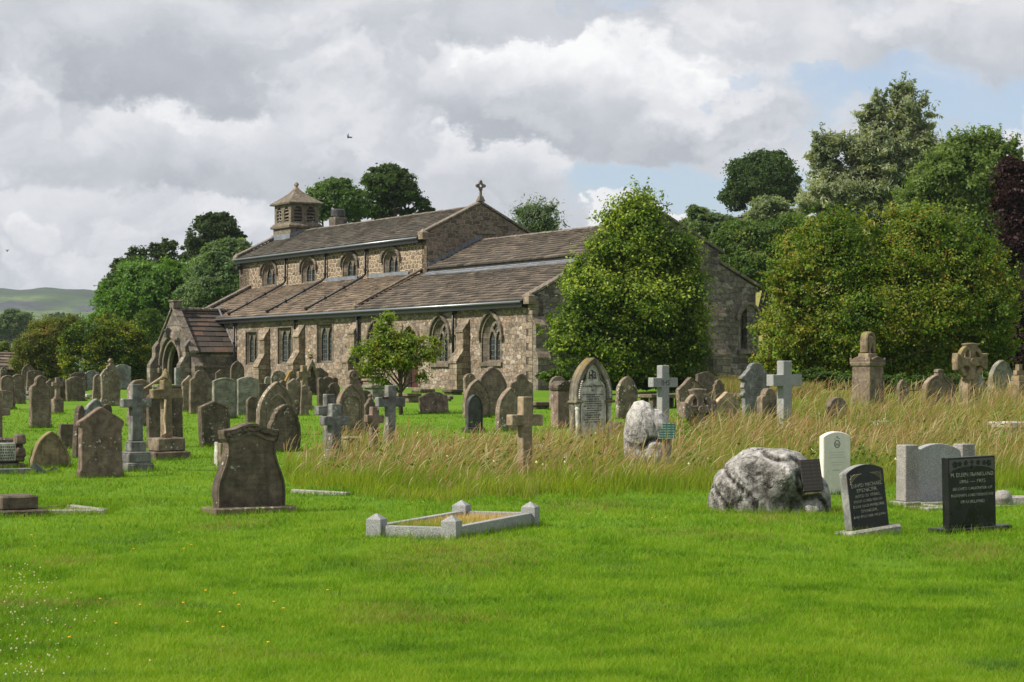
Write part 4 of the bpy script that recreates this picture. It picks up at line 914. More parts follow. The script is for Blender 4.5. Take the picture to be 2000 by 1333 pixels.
# kind, left, right, top, base (photo pixels), stone, label, options
ROWS = [
 ('round', 0, 29, 733, 799, 'brown', 'round-topped brown headstone at the far left edge in the second row', {'border': .05}),
 ('round', 21, 50, 731, 790, 'brown', 'round-topped brown headstone overlapping the one at the left edge', {'border': .05}),
 ('gothic', 42, 67, 711, 765, 'dark', 'tall dark pointed headstone in front of the far bushes at left', {}),
 ('swan', 50, 82, 723, 778, 'dark', 'dark square-shouldered headstone half hiding a pointed one, far left', {'lean': 3}),
 ('finial', 57, 99.5, 733, 836, 'brown', 'tall worn brown headstone with shouldered knob top and white drips at its foot', {'T': .16, 'border': .05}),
 ('seg', -8, 24, 763, 800, 'lichen', 'low lichen-blotched headstone just behind the cross at the left edge', {'lean': 4}),
 ('gable', 88, 112, 740, 789, 'dark', 'weathered headstone directly behind the little pedestal cross', {}),
 ('seg', 108, 128, 745, 784, 'dark', 'small dark slab between the little pedestal cross and a leaning stone', {}),
 ('swan', 129, 167, 736, 784, 'dark', 'dark leaning headstone with curved top right of the little pedestal cross', {'lean': -3, 'T': .16}),
 ('swan', 137, 170, 727, 764, 'dark', 'distant dark headstone with wavy top just behind a leaning one', {}),
 ('swan', 166, 194, 724, 762, 'grey', 'distant wide grey headstone with a wavy top below the yellow-green bush', {}),
 ('round', 179, 199, 731, 781, 'brown', 'narrow round-topped headstone leaning against the stone with a cross top', {'lean': 4, 'border': .05}),
 ('crossgable', 195, 237, 701, 793, 'lichen', 'tall speckled headstone rising in steps to a small carved cross', {'T': .16}),
 ('swan', 222, 256, 712, 762, 'grey', 'grey headstone with a peaked wavy top behind the one crowned by a cross', {}),
 ('round', 248, 298, 741, 832, 'red', 'reddish round-topped headstone with moulded rim behind the grey granite cross', {'border': .06, 'T': .15}),
 ('square', 114, 150, 828, 877, 'dark', 'plain square dark slab behind the pointed low stone', {'lean': 2}),
 ('gothic', 140, 163, 791, 894, 'dark', 'thin dark headstone leaning and seen nearly edge-on', {'turn': 42, 'lean': 6, 'T': .1}),
 ('widegothic', 156, 216, 779, 893, 'grey', 'grey-green pointed headstone peeping over the pink gabled one', {'border': .05}),
 ('round', 196, 219, 790, 893, 'dark', 'dark round-shouldered headstone mostly hidden behind the pink gabled one', {}),
 ('gablekneel', 151, 241, 794, 934, 'red', 'pinkish gabled headstone with lichen patches and a hole near its apex', {'T': .16}),
 ('widegothic', 57, 137, 842, 914, 'mossy', 'low wide pointed headstone with faint carved arch, alone on the grass', {'T': .14, 'border': .05, 'extra': None}),
 ('gable', 286, 357, 748, 874, 'dark', 'broad dark gabled headstone behind the carved crucifix', {'T': .14}),
 ('gablekneel', 354, 384, 733, 804, 'brown', 'shouldered headstone partly hidden behind a taller one near the porch', {}),
 ('shoulder', 369, 415, 723, 809, 'brown', 'tall brown headstone with round head on square shoulders before the porch', {'T': .14}),
 ('seg', 414, 463, 738, 818, 'green', 'pale green-grey headstone with faint arch carved, left of a similar one', {'border': .04}),
 ('seg', 462, 505.5, 736, 811, 'green', 'pale green-grey headstone with shallow curved top, right of a similar one', {}),
 ('gothic', 449, 477, 705, 762, 'dark', 'dark pointed headstone standing against the porch side wall', {'border': .05}),
 ('lowgable', 389, 451, 782, 873, 'dark', 'dark gabled headstone leaning left on its own patch of grass', {'lean': -3, 'T': .15, 'border': .05}),
 ('seg', 393, 404, 789, 824, 'pale', 'sliver of pale slab leaning behind the dark gabled headstone', {'lean': 10}),
 ('round', 480, 505, 775, 828, 'dark', 'dark round headstone tucked left of the large carved pointed one', {}),
 ('widegothic', 499, 578, 745, 852, 'lichen', 'large pointed headstone with a double moulded arch and rich carving', {'border': .07, 'T': .16, 'lean': 1, 'extra': pointed_panel}),
 ('trefoil', 520, 586, 790, 883, 'dark', 'smaller stone with trefoil-carved pointed top in front of the large carved arch', {'border': .06, 'T': .15, 'lean': 2}),
 ('waisted', 415, 557, 826, 1002, 'dark', 'large dark wide headstone with waisted sides and curved top on a long plinth', {'T': .17, 'border': None}),
 ('square', 418, 427, 864, 910, 'pale', 'narrow pale stone post seen behind the large waisted headstone', {'T': .12}),
 ('square', 425, 435, 866, 908, 'mossy', 'narrow brown stone post seen behind the large waisted headstone', {'T': .12}),
 ('round', 528, 559, 724, 772, 'lichen', 'mossy round-topped headstone behind the large carved arch near the wall', {}),
 ('square', 503, 530, 749, 790, 'dark', 'small dark slab between the pale stones and the large carved arch', {}),
 ('round', 563, 577, 725, 760, 'dark', 'small dark disc-topped stone right of the leaning yellow timber', {}),
 ('gable', 560, 590, 739, 812, 'lichen', 'lichen-spotted headstone squeezed in behind the large carved arch', {'lean': -2}),
 ('round', 516, 530, 736, 770, 'green', 'small pale rounded stone in front of a buttress', {}),
 ('shoulder', 572, 597, 737, 790, 'dark', 'dark headstone left of the pedestal cross before the church wall', {}),
 ('ogee', 602, 642, 718, 765, 'dark', 'wide carved stone with a scalloped top against the church wall', {'T': .2}),
 ('trilobe', 619, 660.5, 736, 793, 'dark', 'dark headstone with three rounded lobes along its top', {'T': .15}),
 ('ringtop', 665, 713, 723, 838, 'brown', 'tall brown headstone crowned by a carved ring', {'T': .16, 'extra': top_roundel}),
 ('gothic', 656, 711, 751, 852, 'brown', 'pointed brown headstone with carved arch in front of the ring-topped one', {'border': .06, 'T': .16, 'extra': round_panel}),
 ('crossgable', 708, 738, 770, 846, 'dark', 'jagged dark headstone between the ring-topped stone and the blue-grey cross', {}),
 ('swan', 819, 877, 766, 807, 'red', 'wide low red-brown lichened headstone leaning right of the small tree', {'lean': -3, 'T': .2, 'tilt': -4}),
 ('gothic', 928, 991, 716, 812, 'brown', 'large pointed headstone with smooth double curve, tallest near the church corner', {'T': .16, 'border': .06}),
 ('widegothic', 903, 958, 741, 816, 'brown', 'pointed headstone overlapping the tallest one near the church corner', {'T': .15, 'border': .05}),
 ('gothic', 906, 945, 771, 845, 'slate', 'black slate pointed headstone on a low plinth in the long grass edge', {'plinth': .12, 'border': .03}),
 ('finial', 992, 1042, 730, 818, 'brown', 'brown headstone with a little gable between stepped shoulders', {'T': .15}),
 ('widegothic', 967, 1023, 757, 843, 'lichen', 'rounded pointed headstone with carved shoulders left of the brown cross', {'border': .06, 'T': .16}),
 ('round', 1072, 1107, 735, 800, 'lichen', 'mossy round headstone showing behind the capped pillar stone', {}),
 ('gothic', 1202, 1246, 735, 819, 'lichen', 'pointed headstone with a pale lichen streak right of the grand marble memorial', {'T': .14}),
 ('gable', 1322, 1380, 736, 812, 'brown', 'gabled headstone with a tiny finial leaning left below the big tree', {'lean': -4, 'T': .14, 'border': .04}),
 ('lowgable', 1354, 1400, 724, 792, 'dark', 'dark gabled headstone tilting steeply to the right in pale grass', {'lean': 9, 'tilt': -6, 'T': .14}),
 ('gable', 1391, 1446, 765, 838, 'buff', 'pale buff gabled headstone with white top edge in the long grass', {'T': .14}),
 ('scroll', 1441, 1508, 709, 828, 'grey', 'smooth grey headstone with scrolled sides left of the big granite cross', {'T': .15}),
 ('shoulder', 1478, 1521, 759, 838, 'brown', 'stepped round headstone in grass tucked behind the big granite cross', {'T': .2}),
 ('round', 1610, 1652, 776, 842, 'lichen', 'round lichen-crusted headstone sunk in tall grass', {'T': .16, 'lean': 4}),
 ('seg', 1600, 1661.5, 843, 966, 'white', 'clean white war grave headstone with an engraved emblem', {'T': .09}),
 ('knob', 1800, 1866, 721, 800, 'brown', 'round headstone with a knob on top and ringed carving beside the iron railing', {'border': .07, 'T': .16, 'extra': round_panel}),
 ('round', 1873, 1927, 730, 796, 'grey', 'round grey headstone behind the ringed cross shaft', {}),
 ('gothic', 1928, 1976, 703, 780, 'green', 'mossy pointed headstone leaning right of the ringed cross', {'lean': 4, 'T': .18, 'border': .06}),
 ('shoulder', 1971, 1988, 720, 770, 'dark', 'small shouldered headstone near the right edge', {}),
 ('square', 1192, 1217, 825, 866, 'dark', 'short dark block in the grass at the right foot of the marble memorial', {'T': .3}),
 ('round', 904, 930, 730, 790, 'brown', 'small disc-headed stone with a pierced ring left of the tallest pointed headstone', {'T': .16, 'extra': top_roundel}),
 ('gothic', 545, 566, 742, 800, 'dark', 'dark pointed headstone behind the right shoulder of the large carved arch', {'lean': -4}),
 ('round', 640, 664, 748, 800, 'dark', 'round dark headstone peeping out right of the three-lobed one', {}),
 ('lowgable', 583, 603, 752, 812, 'brown', 'low-gabled brown headstone just in front of the block pedestal cross', {'lean': 3}),
 ('swan', 697, 724, 762, 812, 'dark', 'dark wavy-topped headstone tucked in right of the ring-topped one', {}),
 ('round', 262, 284, 748, 785, 'grey', 'small grey round headstone behind the reddish moulded one', {}),
 ('gothic', 0, 14, 716, 760, 'dark', 'dark pointed headstone at the far left edge in the back row', {}),
 ('seg', 70, 92, 735, 772, 'brown', 'brown headstone behind the tall worn knob-topped one', {}),
 ('seg', 152, 166, 742, 774, 'lichen', 'short lichened headstone right behind the leaning dark ones', {'lean': 5}),
 ('gable', 420, 440, 722, 770, 'dark', 'dark gabled headstone behind the left pale green stone', {}),
 ('round', 1108, 1124, 742, 800, 'dark', 'dark headstone half hidden at the left shoulder of the marble memorial', {}),
 ('shoulder', 1395, 1418, 742, 800, 'dark', 'narrow shouldered dark headstone behind the buff gabled one', {'lean': -5}),
 ('gothic', 1752, 1776, 742, 800, 'lichen', 'small pointed lichened headstone inside the long grass by the railing', {'lean': -3}),
 ('seg', 340, 353, 718, 756, 'grey', 'slim grey stone pillar standing in front of the porch doorway', {'T': .25}),
]
for k, x0, x1, yt, yb, mat, lab, op in ROWS:
    op = dict(op)
    if not op.get('extra'): op.pop('extra', None)
    stone(k, x0, x1, yt, yb, mat, lab, **op)
by_label = {o['label']: o for o in COL.objects if 'label' in o}
def find(s): return next(o for l, o in by_label.items() if s in l)
# low pointed stone: carved trefoil arch
o = find('low wide pointed'); W = place(57, 137, 914, .14)[2]
q = [(x, z + .12) for x, z in prof('gothic', W * .5, .42)]; MB().ring(q, [(x * .85, z * .93 + .01) for x, z in q], -.085, -.05).build('carved_arch', S['mossy'], o)
# the waisted stone: frieze along its head and a long plinth
o = find('waisted sides'); X, Y, W = place(415, 557, 1002, .17); H = (1002 - 826) * Y / F
pr = prof('waisted', W, H); top = [p for p in pr if p[1] > H * .78]
MB().ring([(x * .985, z * .992) for x, z in pr], [(x * .93, z * .965) for x, z in pr], -.105, -.07).build('moulding', S['dark'], o, bevel=.006)
arc_ = [(x * .80, z - .10) for x, z in pr if z > H * .92]; MB().ring([(x, z - .035) for x, z in arc_], arc_, -.105, -.07).build('carved_frieze', S['dark'], o)
b = MB(); rg = random.Random(5)
for i in range(46):
    f = -1 + 2 * i / 45; x = f * W * .37; z = H * (.925 + .06 * math.cos(f * math.pi / 2) ** 1.2) - .055 + rg.uniform(-.012, .012) * 1
    b.frustum(x, -.095, z - .017, z + .017, rg.uniform(.02, .035), .03, .012, .02)
b.build('leaf_carving', S['dark'], o)
MB().box(-W * .605, W * .60, -.24, .2, -.12, .075).build('plinth', S['red'], o, bevel=.012)

def text(body, parent, x, y, z, size, mat, name='inscription', align='CENTER', ext=.002, sx=1):
    c = bpy.data.curves.new('t', 'FONT'); c.body = body; c.size = size; c.align_x = align; c.extrude = ext; c.space_line = 1; c.resolution_u = 2
    o = bpy.data.objects.new('t', c); COL.objects.link(o); dg = bpy.context.evaluated_depsgraph_get()
    me = bpy.data.meshes.new_from_object(o.evaluated_get(dg)); bpy.data.objects.remove(o); bpy.data.curves.remove(c)
    me.materials.clear(); me.materials.append(mat); p = bpy.data.objects.new(name, me); COL.objects.link(p); p.parent = parent
    p.location = (x, y, z); p.rotation_euler = (R(90), 0, 0); p.scale = (sx, 1, 1); return p

# ---- black granite stone, tilted, with the Spencer inscription
def hero_pos(x0, x1, yb, T, rz): return place(x0, x1, yb, T, rz)
rz = RZ - R(2); X, Y, W = place(1652, 1736, 1044, .11, rz); H = (1044 - 920) * Y / F
r_ = tag(empty('headstone', (X, Y, g1(X, Y) + .03), (R(-3), R(-5.5), rz)), 'small black granite headstone leaning left on a rough grey base, lettered DAVID MICHAEL SPENCER', 'headstone', G)
T = .12
MB().box(-W * .68, W * .68, -.17, .15, -.14, .035).build('plinth', S['roughg'], r_, bevel=.02)
pr = prof('seg', W, H); pr = [(x, z * 1.0) for x, z in pr]
MB().prism([(x, z + .036) for x, z in pr], -T / 2, T / 2).build('slab', S['grey'], r_, bevel=.008)
MB().prism([(x * .985, z * .993 + .039) for x, z in pr], -T / 2 - .006, -T / 2 + .01).build('polished_face', S['black'], r_)
yf = -T / 2 - .009; w1 = W * .86
for i, (tx, sz, fr) in enumerate([('DAVID MICHAEL', .058, .88), ('SPENCER.', .056, .60), ('AGED 21 YEARS,', .044, .72), ('MUCH LOVED SON OF', .040, .82), ('DON AND MARJORIE', .043, .88), ('SPENCER,', .044, .48), ('AND BROTHER OF JOHN', .038, .92)]):
    t_ = text(tx, r_, 0, yf, H * (.715 - i * .080), sz * .86, S['letter']); wd = t_.dimensions.x or 1; t_.scale.x = fr * W * .95 / wd; t_.scale.y = 1.05
for s_ in (-1, 1):       # leaf scrolls in the top corners
    b = MB(); cx_, cz_ = s_ * W * .44, H * .92
    for (r0, a0, a1) in ((.17, 0, 1.35), (.13, .15, 1.2), (.085, .1, 1.1)):
        p = [(cx_ - s_ * r0 * W * 1.9 * (1 - i / 8), yf, cz_ - W * r0 * 1.2 * (i / 8) ** 1.8) for i in range(9)]
        b.tube(p, .0042, 4)
    b.tube([(cx_ - s_ * .02, yf, cz_ - .0), (cx_ - s_ * .02, yf, cz_ - .1)], .004, 4); b.build('leaf_scroll', S['gilt'], r_)
# ---- black polished stone, Frankland
X, Y, W = place(1843, 1945, 1040, .10, RZ - R(3)); H = (1038 - 890) * Y / F
r_ = tag(empty('headstone', (X, Y, g1(X, Y)), (0, R(-1.5), RZ - R(3))), 'glossy black square headstone with etched roses, lettered EILEEN FRANKLAND, nearest the right edge', 'headstone', G)
T = .10
MB().box(-W * .66, W * .70, -.15, .17, -.1, .06).build('plinth', S['black'], r_, bevel=.008)
MB().box(-W / 2, W / 2, -T / 2, T / 2, .062, H).build('slab', S['black'], r_, bevel=.004)
yf = -T / 2 - .004
arcp = [(-W * .47, H - .02), (-W * .47, H * .79)] + [(W * .47 * math.sin(a), H * .79 + W * .11 * math.cos(a * 1.0) - 0) for a in [-1.45 + 2.9 * i / 12 for i in range(13)]] + [(W * .47, H * .79), (W * .47, H - .02)]
MB().prism(arcp, yf, yf + .006).build('etched_panel', S['etch'], r_)
for c in (-.36, -.26, -.13, .13, .26, .36):
    b = MB(); rr = .026 if abs(c) in (.36,) else .02
    for j in range(5):
        a = j * 1.256 + c * 9; x, z = c * W + rr * .75 * math.cos(a), H * .93 - abs(c) * .05 + rr * .75 * math.sin(a)
        b.prism([(x + rr * .62 * math.cos(q), z + rr * .62 * math.sin(q)) for q in [2 * math.pi * i / 7 for i in range(7)]], yf - .002 - j * .0006, yf + .001)
    b.build('rose_carving', S['black'], r_)
MB().box(-.007, .007, yf - .003, yf + .001, H * .845, H * .965).box(-.026, .026, yf - .004, yf + .001, H * .92, H * .937).build('cross_carving', S['black'], r_)
for i, (tx, sz, fr) in enumerate([('M. EILEEN FRANKLAND', .056, .93), ('1886 — 1975', .050, .56), ('BELOVED DAUGHTER OF', .040, .86), ('NORMAN AND DOROTHY', .042, .92), ('FRANKLAND', .046, .52)]):
    t_ = text(tx, r_, 0, yf, H * (.745 - i * .088), sz * .9, S['letter']); t_.scale.x = fr * W * .97 / (t_.dimensions.x or 1); t_.scale.y = 1.1
# ---- war grave emblem and shallow cross
o = find('war grave'); X, Y, W = place(1600, 1661.5, 966, .09); H = (966 - 843) * Y / F; yf = -.047
b = MB(); c = H * .80; a = [(.052 * math.cos(t), c + .052 * math.sin(t)) for t in [2 * math.pi * i / 18 for i in range(18)]]
b.ring(a, [(x * .8, c + (z - c) * .8) for x, z in a], yf, yf + .004, closed=True)
for i in range(5): b.box(-.03 + i * .013, -.024 + i * .013, yf, yf + .003, c - .03 + (i % 2) * .012, c + .022 - (i % 3) * .01)
b.box(-.045, -.02, yf, yf + .003, c + .066, c + .072); b.box(.015, .05, yf, yf + .003, c + .07, c + .076); b.box(-.012, .012, yf, yf + .003, c + .085, c + .10)
b.build('emblem', S['ink'], o)
b = MB().box(-.075, .05, yf, yf + .003, H * .385, H * .391).build('inscription', S['ink'], o)
m, n = new_mat('pale_incised_stone'); S['incise'] = m; finish(n, (.50, .49, .46), .9)
for zt, wd in ((.66, .26), (.62, .22), (.58, .28), (.50, .2), (.46, .16)):
    b = MB(); x = -wd / 2
    while x < wd / 2: b.box(x, x + .011, yf + .001, yf + .003, H * zt, H * zt + .016); x += .018
    b.build('incised_lettering', S['incise'], o)

# ---- the big marble memorial with columns
X, Y, W = place(1110, 1198, 872, .3); H = (872 - 698) * Y / F
r_ = tag(empty('gothic_memorial', (X, Y, g1(X, Y)), (0, R(-1), RZ)), 'grand white marble gothic memorial with side columns and a moss-stained arched top', 'memorial', G)
T = .22; md, ml = S['grandarch'] if 'grandarch' in S else None, S['pale']
S['memo'] = stone_mat('stained_marble', (.10, .09, .07), (.24, .225, .19), la=.25, da=.7, dark=(.04, .035, .026), moss=(.20, .13, .02), vary=0)
h = W / 2; zs = H * .50
full = mirror([(h, 0), (h, zs), (h * 1.0, zs + .03)] + [(x, z) for x, z in prof('widegothic', W * .99, H)[1:] if x >= -1e-6 and z > zs + .05])
inner = [(x * .66, z) for x, z in prof('gothic', W, H * .84)]
MB().prism([(x, z if z > .001 else -.2) for x, z in full], -T / 2 + .05, T / 2).build('slab', S['memo'], r_, bevel=.02)
up = [p for p in full if p[1] >= zs - .001]
iu = [(x * .74, zs + (z - zs) * .86) for x, z in up]
MB().ring(up, iu, -T / 2 - .06, -T / 2 + .05).build('arched_canopy', S['memo'], r_, bevel=.02)
pan = mirror([(h * .68, .0), (h * .68, H * .64), (h * .62, H * .69), (h * .48, H * .725), (h * .38, H * .745), (h * .35, H * .80), (h * .26, H * .865), (h * .12, H * .91), (0, H * .925)])
MB().prism(pan, -T / 2 + .02, -T / 2 + .06).build('inscription_panel', S['pale'], r_, bevel=.008)
MB().ring([(x * 1.0, z) for x, z in pan], [(x * .9, z * .985) for x, z in pan], -T / 2 - .005, -T / 2 + .03).build('trefoil_moulding', S['pale'], r_, bevel=.006)
MB().ring([(x * 1.16, z * 1.01) for x, z in pan], [(x * 1.05, z * 1.0) for x, z in pan], -T / 2 - .03, -T / 2 + .05).build('trefoil_moulding', S['memo'], r_, bevel=.006)
for s_ in (-1, 1):
    b = MB().lathe([(.055, .0), (.055, .08), (.045, .1), (.042, zs - .16), (.05, zs - .15), (.05, zs - .12), (.04, zs - .1), (.075, zs - .02)], s_ * h * .86, -T / 2 - .0, 10)
    b.build('column', S['pale'], r_, smooth=False)
    MB().box(s_ * h * .86 - .10, s_ * h * .86 + .10, -T / 2 - .10, T / 2, zs - .025, zs + .03).build('capital', S['memo'], r_, bevel=.015)
    b = MB(); rg = random.Random(4 + s_)
    for i in range(9):
        q = i / 8; b.lathe([(.0, 0), (.028, .02), (.0, .04)], s_ * (h * .83 - q * h * .10), -T / 2 - .065, 5) if 0 else b.frustum(s_ * (h * .84 - q * q * h * .16), -T / 2 - .07, zs + .07 + q * .33, zs + .105 + q * .33, rg.uniform(.04, .07), .05, .02, .03)
    b.build('leaf_carving', S['pale'], r_, bevel=.01)
yf = -T / 2 + .014
b = MB()
for (x0_, z0_, x1_, z1_) in ((-.07, .0, -.07, .13), (.07, 0, .07, .13), (-.07, .065, .07, .065), (0, -.02, 0, .17), (-.035, .16, .05, .12), (.05, .12, -.05, .06), (-.05, .06, .045, .01), (-.1, -.0, -.04, 0), (.04, 0, .1, 0)):
    b.tube([(x0_, yf, H * .765 + z0_), (x1_, yf, H * .765 + z1_)], .011, 5)
b.build('monogram', S['ink'], r_)
for i, (tx, sz, fr) in enumerate([('In Loving Memory', .075, .56), ('OF', .05, .06)]):
    t_ = text(tx, r_, 0, yf, H * (.665 - i * .045), sz, S['ink']); t_.scale.x = fr * W / (t_.dimensions.x or 1)
b = MB(); rg = random.Random(9)
for i in range(13):
    z_ = H * .575 - i * .046; wd = W * rg.uniform(.30, .50) if i else W * .54; x = -wd / 2
    while x < wd / 2:
        e = rg.uniform(.012, .03); b.box(x, x + e, yf, yf + .004, z_, z_ + .024); x += e + rg.uniform(.006, .02)
b.build('inscription', S['ink'], r_)
MB().box(-W * .5, W * .75, -.55, -.2, -.1, .1).build('base_step', S['memo'], r_, bevel=.02)

# ---- crosses
def cross(name, cx, yt, yb, armw, sh, army0, army1, mat, label, steps=(), Tk=None, cat='cross', lean=0, tilt=0, rz=RZ, flare=0, foot=None):
    """cx: shaft centre px; armw: full arm span px; sh: shaft px width (front+side); arms between army0/army1"""
    X, Y = at(cx, yb); s_ = Y / F; phi = rz + math.atan2(X, Y)
    H = (yb - yt) * s_; w_ = sh * s_ / (math.cos(phi) + math.sin(phi)); T = w_; A = (armw * s_ - T * math.sin(phi)) / math.cos(phi)
    r_ = tag(empty(name, (X, Y, g1(X, Y)), (R(tilt), R(lean), rz)), label, cat, G)
    z0 = 0
    for i, (wpx, z1px) in enumerate(steps):
        sw = wpx * s_ / (math.cos(phi) + math.sin(phi)); z1 = (yb - z1px) * s_
        b = MB()
        b.frustum(0, 0, z0 - (.1 if i == 0 else 0), z0 + (z1 - z0) * .8, sw, sw, sw, sw); b.frustum(0, 0, z0 + (z1 - z0) * .8, z1, sw, sw, sw * .9, sw * .9)
        b.build('base_step', S[mat if not foot else foot], r_, bevel=.012); z0 = z1
    a0, a1 = (yb - army1) * s_, (yb - army0) * s_; h = w_ / 2
    o = mirror([(h * 1.12, z0 if steps else -.25), (h, a0), (A / 2, a0 - flare * .03), (A / 2, a1 + flare * .03), (h, a1), (h * (1 + flare * .25), H), (0, H)])
    MB().prism(o, -T / 2, T / 2).build('cross_body', S[mat], r_, bevel=.012)
    return r_, H, w_, A, a0, a1
CR = [
 ('grave_cross', 265, 751, 919, 62, 27, 779, 796, 'blue', 'slender dark blue-grey cross on three stepped blocks, left foreground group', dict(steps=((72, 903), (60, 882), (42, 862)))),
 ('grave_cross', -3, 762, 916, 46, 16, 798, 812, 'brown', 'brown cross at the left edge, only its right arm in view', dict()),
 ('grave_cross', 653, 789, 900, 58, 27, 813, 831, 'blue', 'short blue-grey cross standing in front of another like it', dict(steps=((60, 893), (42, 877)))),
 ('grave_cross', 642, 770, 885, 56, 24, 793, 811, 'blue', 'blue-grey cross half hidden by the one before it', dict()),
 ('grave_cross', 762, 753, 886, 60, 23, 776, 795, 'blue', 'tall mottled grey cross with an orange rust patch at its left arm', dict()),
 ('grave_cross', 728, 795, 892, 40, 20, 811, 826, 'red', 'rough brown cross leaning behind the tall mottled grey cross', dict(lean=2)),
 ('grave_cross', 1025, 775, 935, 73, 30, 810, 832, 'buff', 'plain brown stone cross rising from the long grass in the middle', dict()),
 ('grave_cross', 1295, 714, 850, 59, 25, 738, 757, 'granite', 'pale granite cross with an IHS monogram behind the white upright rock', dict()),
 ('grave_cross', 1532, 705, 848, 70, 30, 732, 755, 'granite', 'big clean pale granite cross without carving in the tall grass at right', dict()),
 ('grave_cross', 112, 738, 809, 23, 10, 747, 755, 'brown', 'tiny carved cross on a tall square pedestal at left', dict(steps=((29, 806), (25, 779), (15, 775)))),
 ('grave_cross', 593, 714, 802, 28, 14, 726, 737, 'mossy', 'mossy cross on a heavy block pedestal before the church wall', dict(steps=((42, 792), (34, 764)))),
 ('grave_cross', 1990, 712, 790, 22, 14, 724, 733, 'mossy', 'stubby stepped stone cross at the right edge', dict(steps=((42, 745), (30, 734)))),
]
for nm, cx, yt, yb, aw, sh, y0_, y1_, mat, lab, op in CR:
    r_, H, w_, A, a0, a1 = cross(nm, cx, yt, yb, aw, sh, y0_, y1_, mat, lab, **op)
    if 'IHS' in lab:
        zc_ = (a0 + a1) / 2; text('IHS', r_, 0, -w_ / 2 - .004, zc_ - .06, .17, S['ink'], 'monogram')
    if 'orange rust' in lab: MB().box(-w_ / 2 - .12, -w_ / 2 + .01, -w_ / 2 - .004, -w_ / 2 + .02, a1 - .03, a1 + .003).build('rust_stain', S['rust'], r_)
    if 'three stepped' in lab:
        for k_, z_ in enumerate((.06, .12, .17)):
            t_ = text(('ALSO OF HANNAH', 'WIFE OF', 'IN MEMORY OF')[k_], r_, 0, 0, 0, .04, S['letter']); bpy.data.objects.remove(t_)
# ---- crucifix with draped rope on a two-step base
X, Y = at(326, 899); s_ = Y / F
r_ = tag(empty('carved_cross', (X, Y, g1(X, Y)), (0, R(-1), RZ)), 'moss-topped carved cross with knotted rope arms on a stepped base, left of the porch', 'cross', G)
H = (899 - 737) * s_
w_ = .17
MB().box(-.34, .34, -.30, .30, -.1, .16).build('base_step', S['dark'], r_, bevel=.02); MB().box(-.26, .26, -.24, .24, .162, .40).build('base_step', S['lichen'], r_, bevel=.02)
za = H * .80
MB().prism(mirror([(w_ * .5, .4), (w_ * .46, za - .09), (.28, za - .085), (.28, za + .085), (w_ * .46, za + .09), (w_ * .5, H - .06), (0, H)]), -.09, .09).build('cross_body', S['mossy'], r_, bevel=.015)
MB().tube([(-.46, -.16, za + .10), (-.28, -.15, za + .2), (-.10, -.12, za + .30), (-.02, -.12, za + .26)], [.02, .024, .028, .02], 6).tube([(-.06, -.14, za - .1), (-.09, -.15, za - .45), (-.08, -.15, H * .33), (-.15, -.17, .42)], .022, 6).build('rope_end', S['buff'], r_, smooth=True)
MB().lathe([(.10, H - .03), (.07, H + .05), (.035, H + .12), (.0, H + .16)], 0, 0, 8).build('finial', S['mossy'], r_)

# ---- ringed crosses
def celtic(cx, yt, yb, ringpx, shaft0, shaft1, armcy, mat, label, squat=False, lean=0):
    X, Y = at(cx, yb); s_ = Y / F; H = (yb - yt) * s_; rr = ringpx * s_ / 2 / math.cos(RZ); zc_ = (yb - armcy) * s_
    r_ = tag(empty('ringed_cross', (X, Y, g1(X, Y)), (0, R(lean), RZ)), label, 'cross', G)
    T = .22; aw = rr * .30; fl = rr * .48; A = rr * 1.12; top = H - zc_
    arm = []
    for q in range(4):
        a = q * math.pi / 2; L = top if q == 0 else A
        if q == 2: L = A * .9
        pts = [(aw * .8, aw * .8), (aw * .75, rr * .55), (fl, L * .98), (0, L * 1.03), (-fl, L * .98), (-aw * .75, rr * .55)]
        for x, z in pts: arm.append((x * math.cos(a) - z * math.sin(a), zc_ + x * math.sin(a) + z * math.cos(a)))
    b = MB().prism(arm, -T / 2, T / 2); b.build('cross_head', S[mat], r_, bevel=.02)
    ro, ri = rr * .93, rr * .66
    a = [(ro * math.cos(t), zc_ + ro * math.sin(t)) for t in [2 * math.pi * i / 28 for i in range(28)]]; c_ = [(x * ri / ro, zc_ + (z - zc_) * ri / ro) for x, z in a]
    MB().ring(a, c_, -T / 2 + .04, T / 2 - .04, closed=True).build('ring', S[mat], r_, bevel=.015)
    g_ = [(x * .22, zc_ + (z - zc_) * .22) for x, z in a]; MB().prism(g_, -T / 2 - .03, -T / 2 + .02).build('boss', S[mat], r_, bevel=.01)
    w0, w1 = shaft0 * s_ / 1.35, shaft1 * s_ / 1.35
    MB().frustum(0, 0, -.2, zc_ - rr * .95, w0, T * 1.15, w1, T * 1.05).frustum(0, 0, zc_ - rr * .98, zc_ - rr * .92, w1 * 1.12, T * 1.2, w1 * 1.12, T * 1.2).build('shaft', S[mat], r_, bevel=.02)
    for rad in (.09, .045):
        cz_ = zc_ - rr * 1.5; g_ = [(rad * math.cos(t), cz_ + rad * math.sin(t)) for t in [2 * math.pi * i / 16 for i in range(16)]]
        MB().ring(g_, [(x * .75, cz_ + (z - cz_) * .75) for x, z in g_], -T * .58 - .015, -T * .5, closed=True).build('carved_roundel', S[mat], r_)
    return r_
celtic(1894.5, 671, 812, 62, 42, 36, 707, 'mossy', 'tall carved stone cross with a pierced ring head at the right')
r_ = celtic(1365, 760, 862, 60, 44, 42, 800, 'lichen', 'squat rough ringed cross thick with carving in grass below the big tree', lean=-2)
